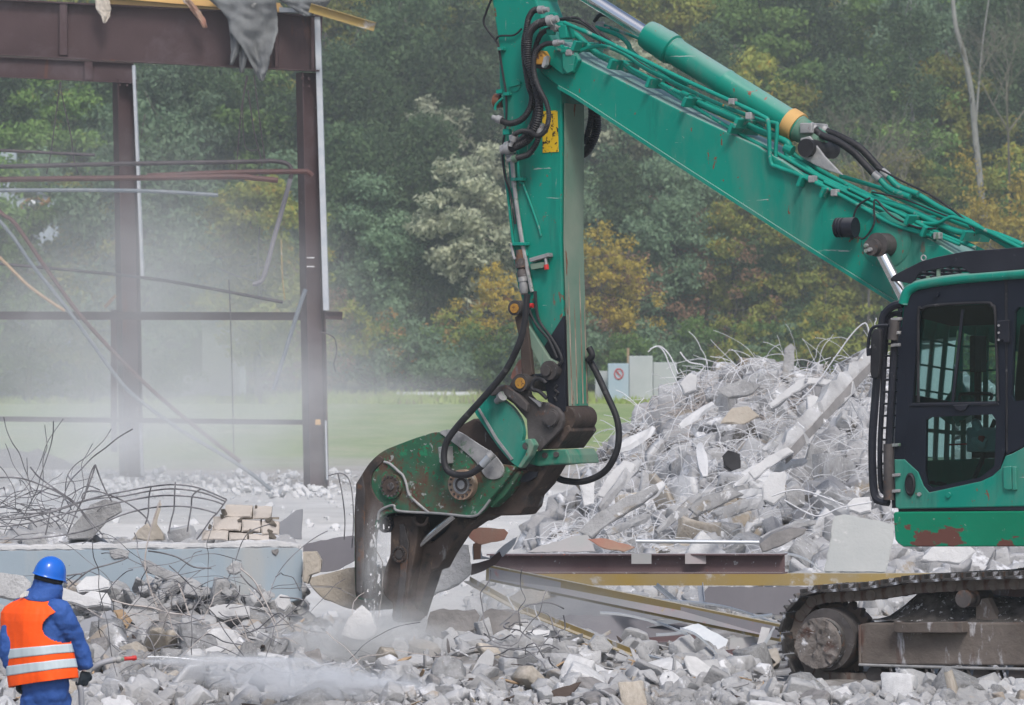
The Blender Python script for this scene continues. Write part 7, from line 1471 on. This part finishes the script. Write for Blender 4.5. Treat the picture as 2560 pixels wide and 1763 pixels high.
tag(j.obj('water_jet', 'water_foam', None, True), 'thin white water jet leaving the red nozzle', 'water jet')
g = random.Random(5); dr_ = MB()
for i in range(1500):
    t = g.random()**.8; p = n1.lerp(W(940, 1722, 38.5), t)+Vector((g.gauss(0, .01+.06*t), g.gauss(0, .05*t), g.gauss(0, .008+.055*t)+.05*math.sin(t*3.1))); r = g.uniform(.0012, .0032); dr_.tube([p, p+(n1-n0).normalized()*r*g.uniform(2, 8)], [r*.6, r*.5], 4)
tag(dr_.obj('water_drops', 'concrete_white'), 'white drops flying off the water jet', 'water drops', kind='stuff')
# small fragments flying down between the jaws
fg = MB()
for i in range(120):
    p = W(g.gauss(938, 12), g.uniform(1300, 1580), g.uniform(43.2, 45)); r = .003+.014*g.random()**3; fg.tube([p, p+Vector((g.uniform(-.5, .5), g.uniform(-.5, .5), 1.5)).normalized()*r*g.uniform(1, 5)], [r, r*.6], 4)
tag(fg.obj('flying_fragments', 'concrete_white'), 'white fragments falling between the crusher jaws', 'fragments', kind='stuff')
HZ = True
if HZ:
    volmat('haze_air', .0005, (.80, .88, .92), 0)
    mb = MB(); mb.box((0, 175, 21), (700, 400, 64)); 
    tag(mesh('haze', mb.v, mb.f, 'haze_air', None, local=True), 'even pale autumn haze filling the air', 'haze', kind='stuff')

# ================= labels: tell look-alikes apart by their order =================
from collections import defaultdict
D_ = defaultdict(list)
for o in bpy.data.objects:
    if not o.parent and o.get('label') and o.get('kind') != 'stuff': D_[o['label']].append(o)
ORD = ['leftmost', 'second', 'third', 'fourth', 'fifth', 'sixth', 'seventh', 'eighth', 'ninth', 'tenth', 'eleventh', 'twelfth', 'thirteenth', 'fourteenth', 'fifteenth']
for lab, os_ in D_.items():
    for a, b_ in (('at the wood edge', 'low'), ('thin tree with yellow autumn leaves', 'yellow-leaved thin tree')):
        if len(os_) > 1 and len(lab.split()) > 13: lab = lab.replace(a, b_)
    if len(os_) > 1 and len(lab.split()) <= 13:
        os_.sort(key=lambda o: o.location.x/o.location.y)
        for i, o in enumerate(os_):
            if i < len(ORD): o['label'] = lab+(', leftmost' if i == 0 else ', rightmost' if i == len(os_)-1 else f', {ORD[i]} from left')

for o in bpy.data.objects:
    l = o.get('label')
    if l and len(l.split()) > 16:
        for a, b_ in (('and ', ''), ('directly ', ''), ('just ', ''), ('in the ', ''), ('mid green', 'green'), ('tall ', ''), ('standing ', ''), ('growing ', ''), (', one behind', ''), ('at the wood edge', 'low'), ('high on the slope', 'upslope'), ('on top of the slope', 'hilltop'), ('in front row', 'front'), ('thin tree with yellow autumn leaves', 'yellow-leaved thin tree')):
            if len(l.split()) > 16: l = l.replace(a, b_)
        o['label'] = l
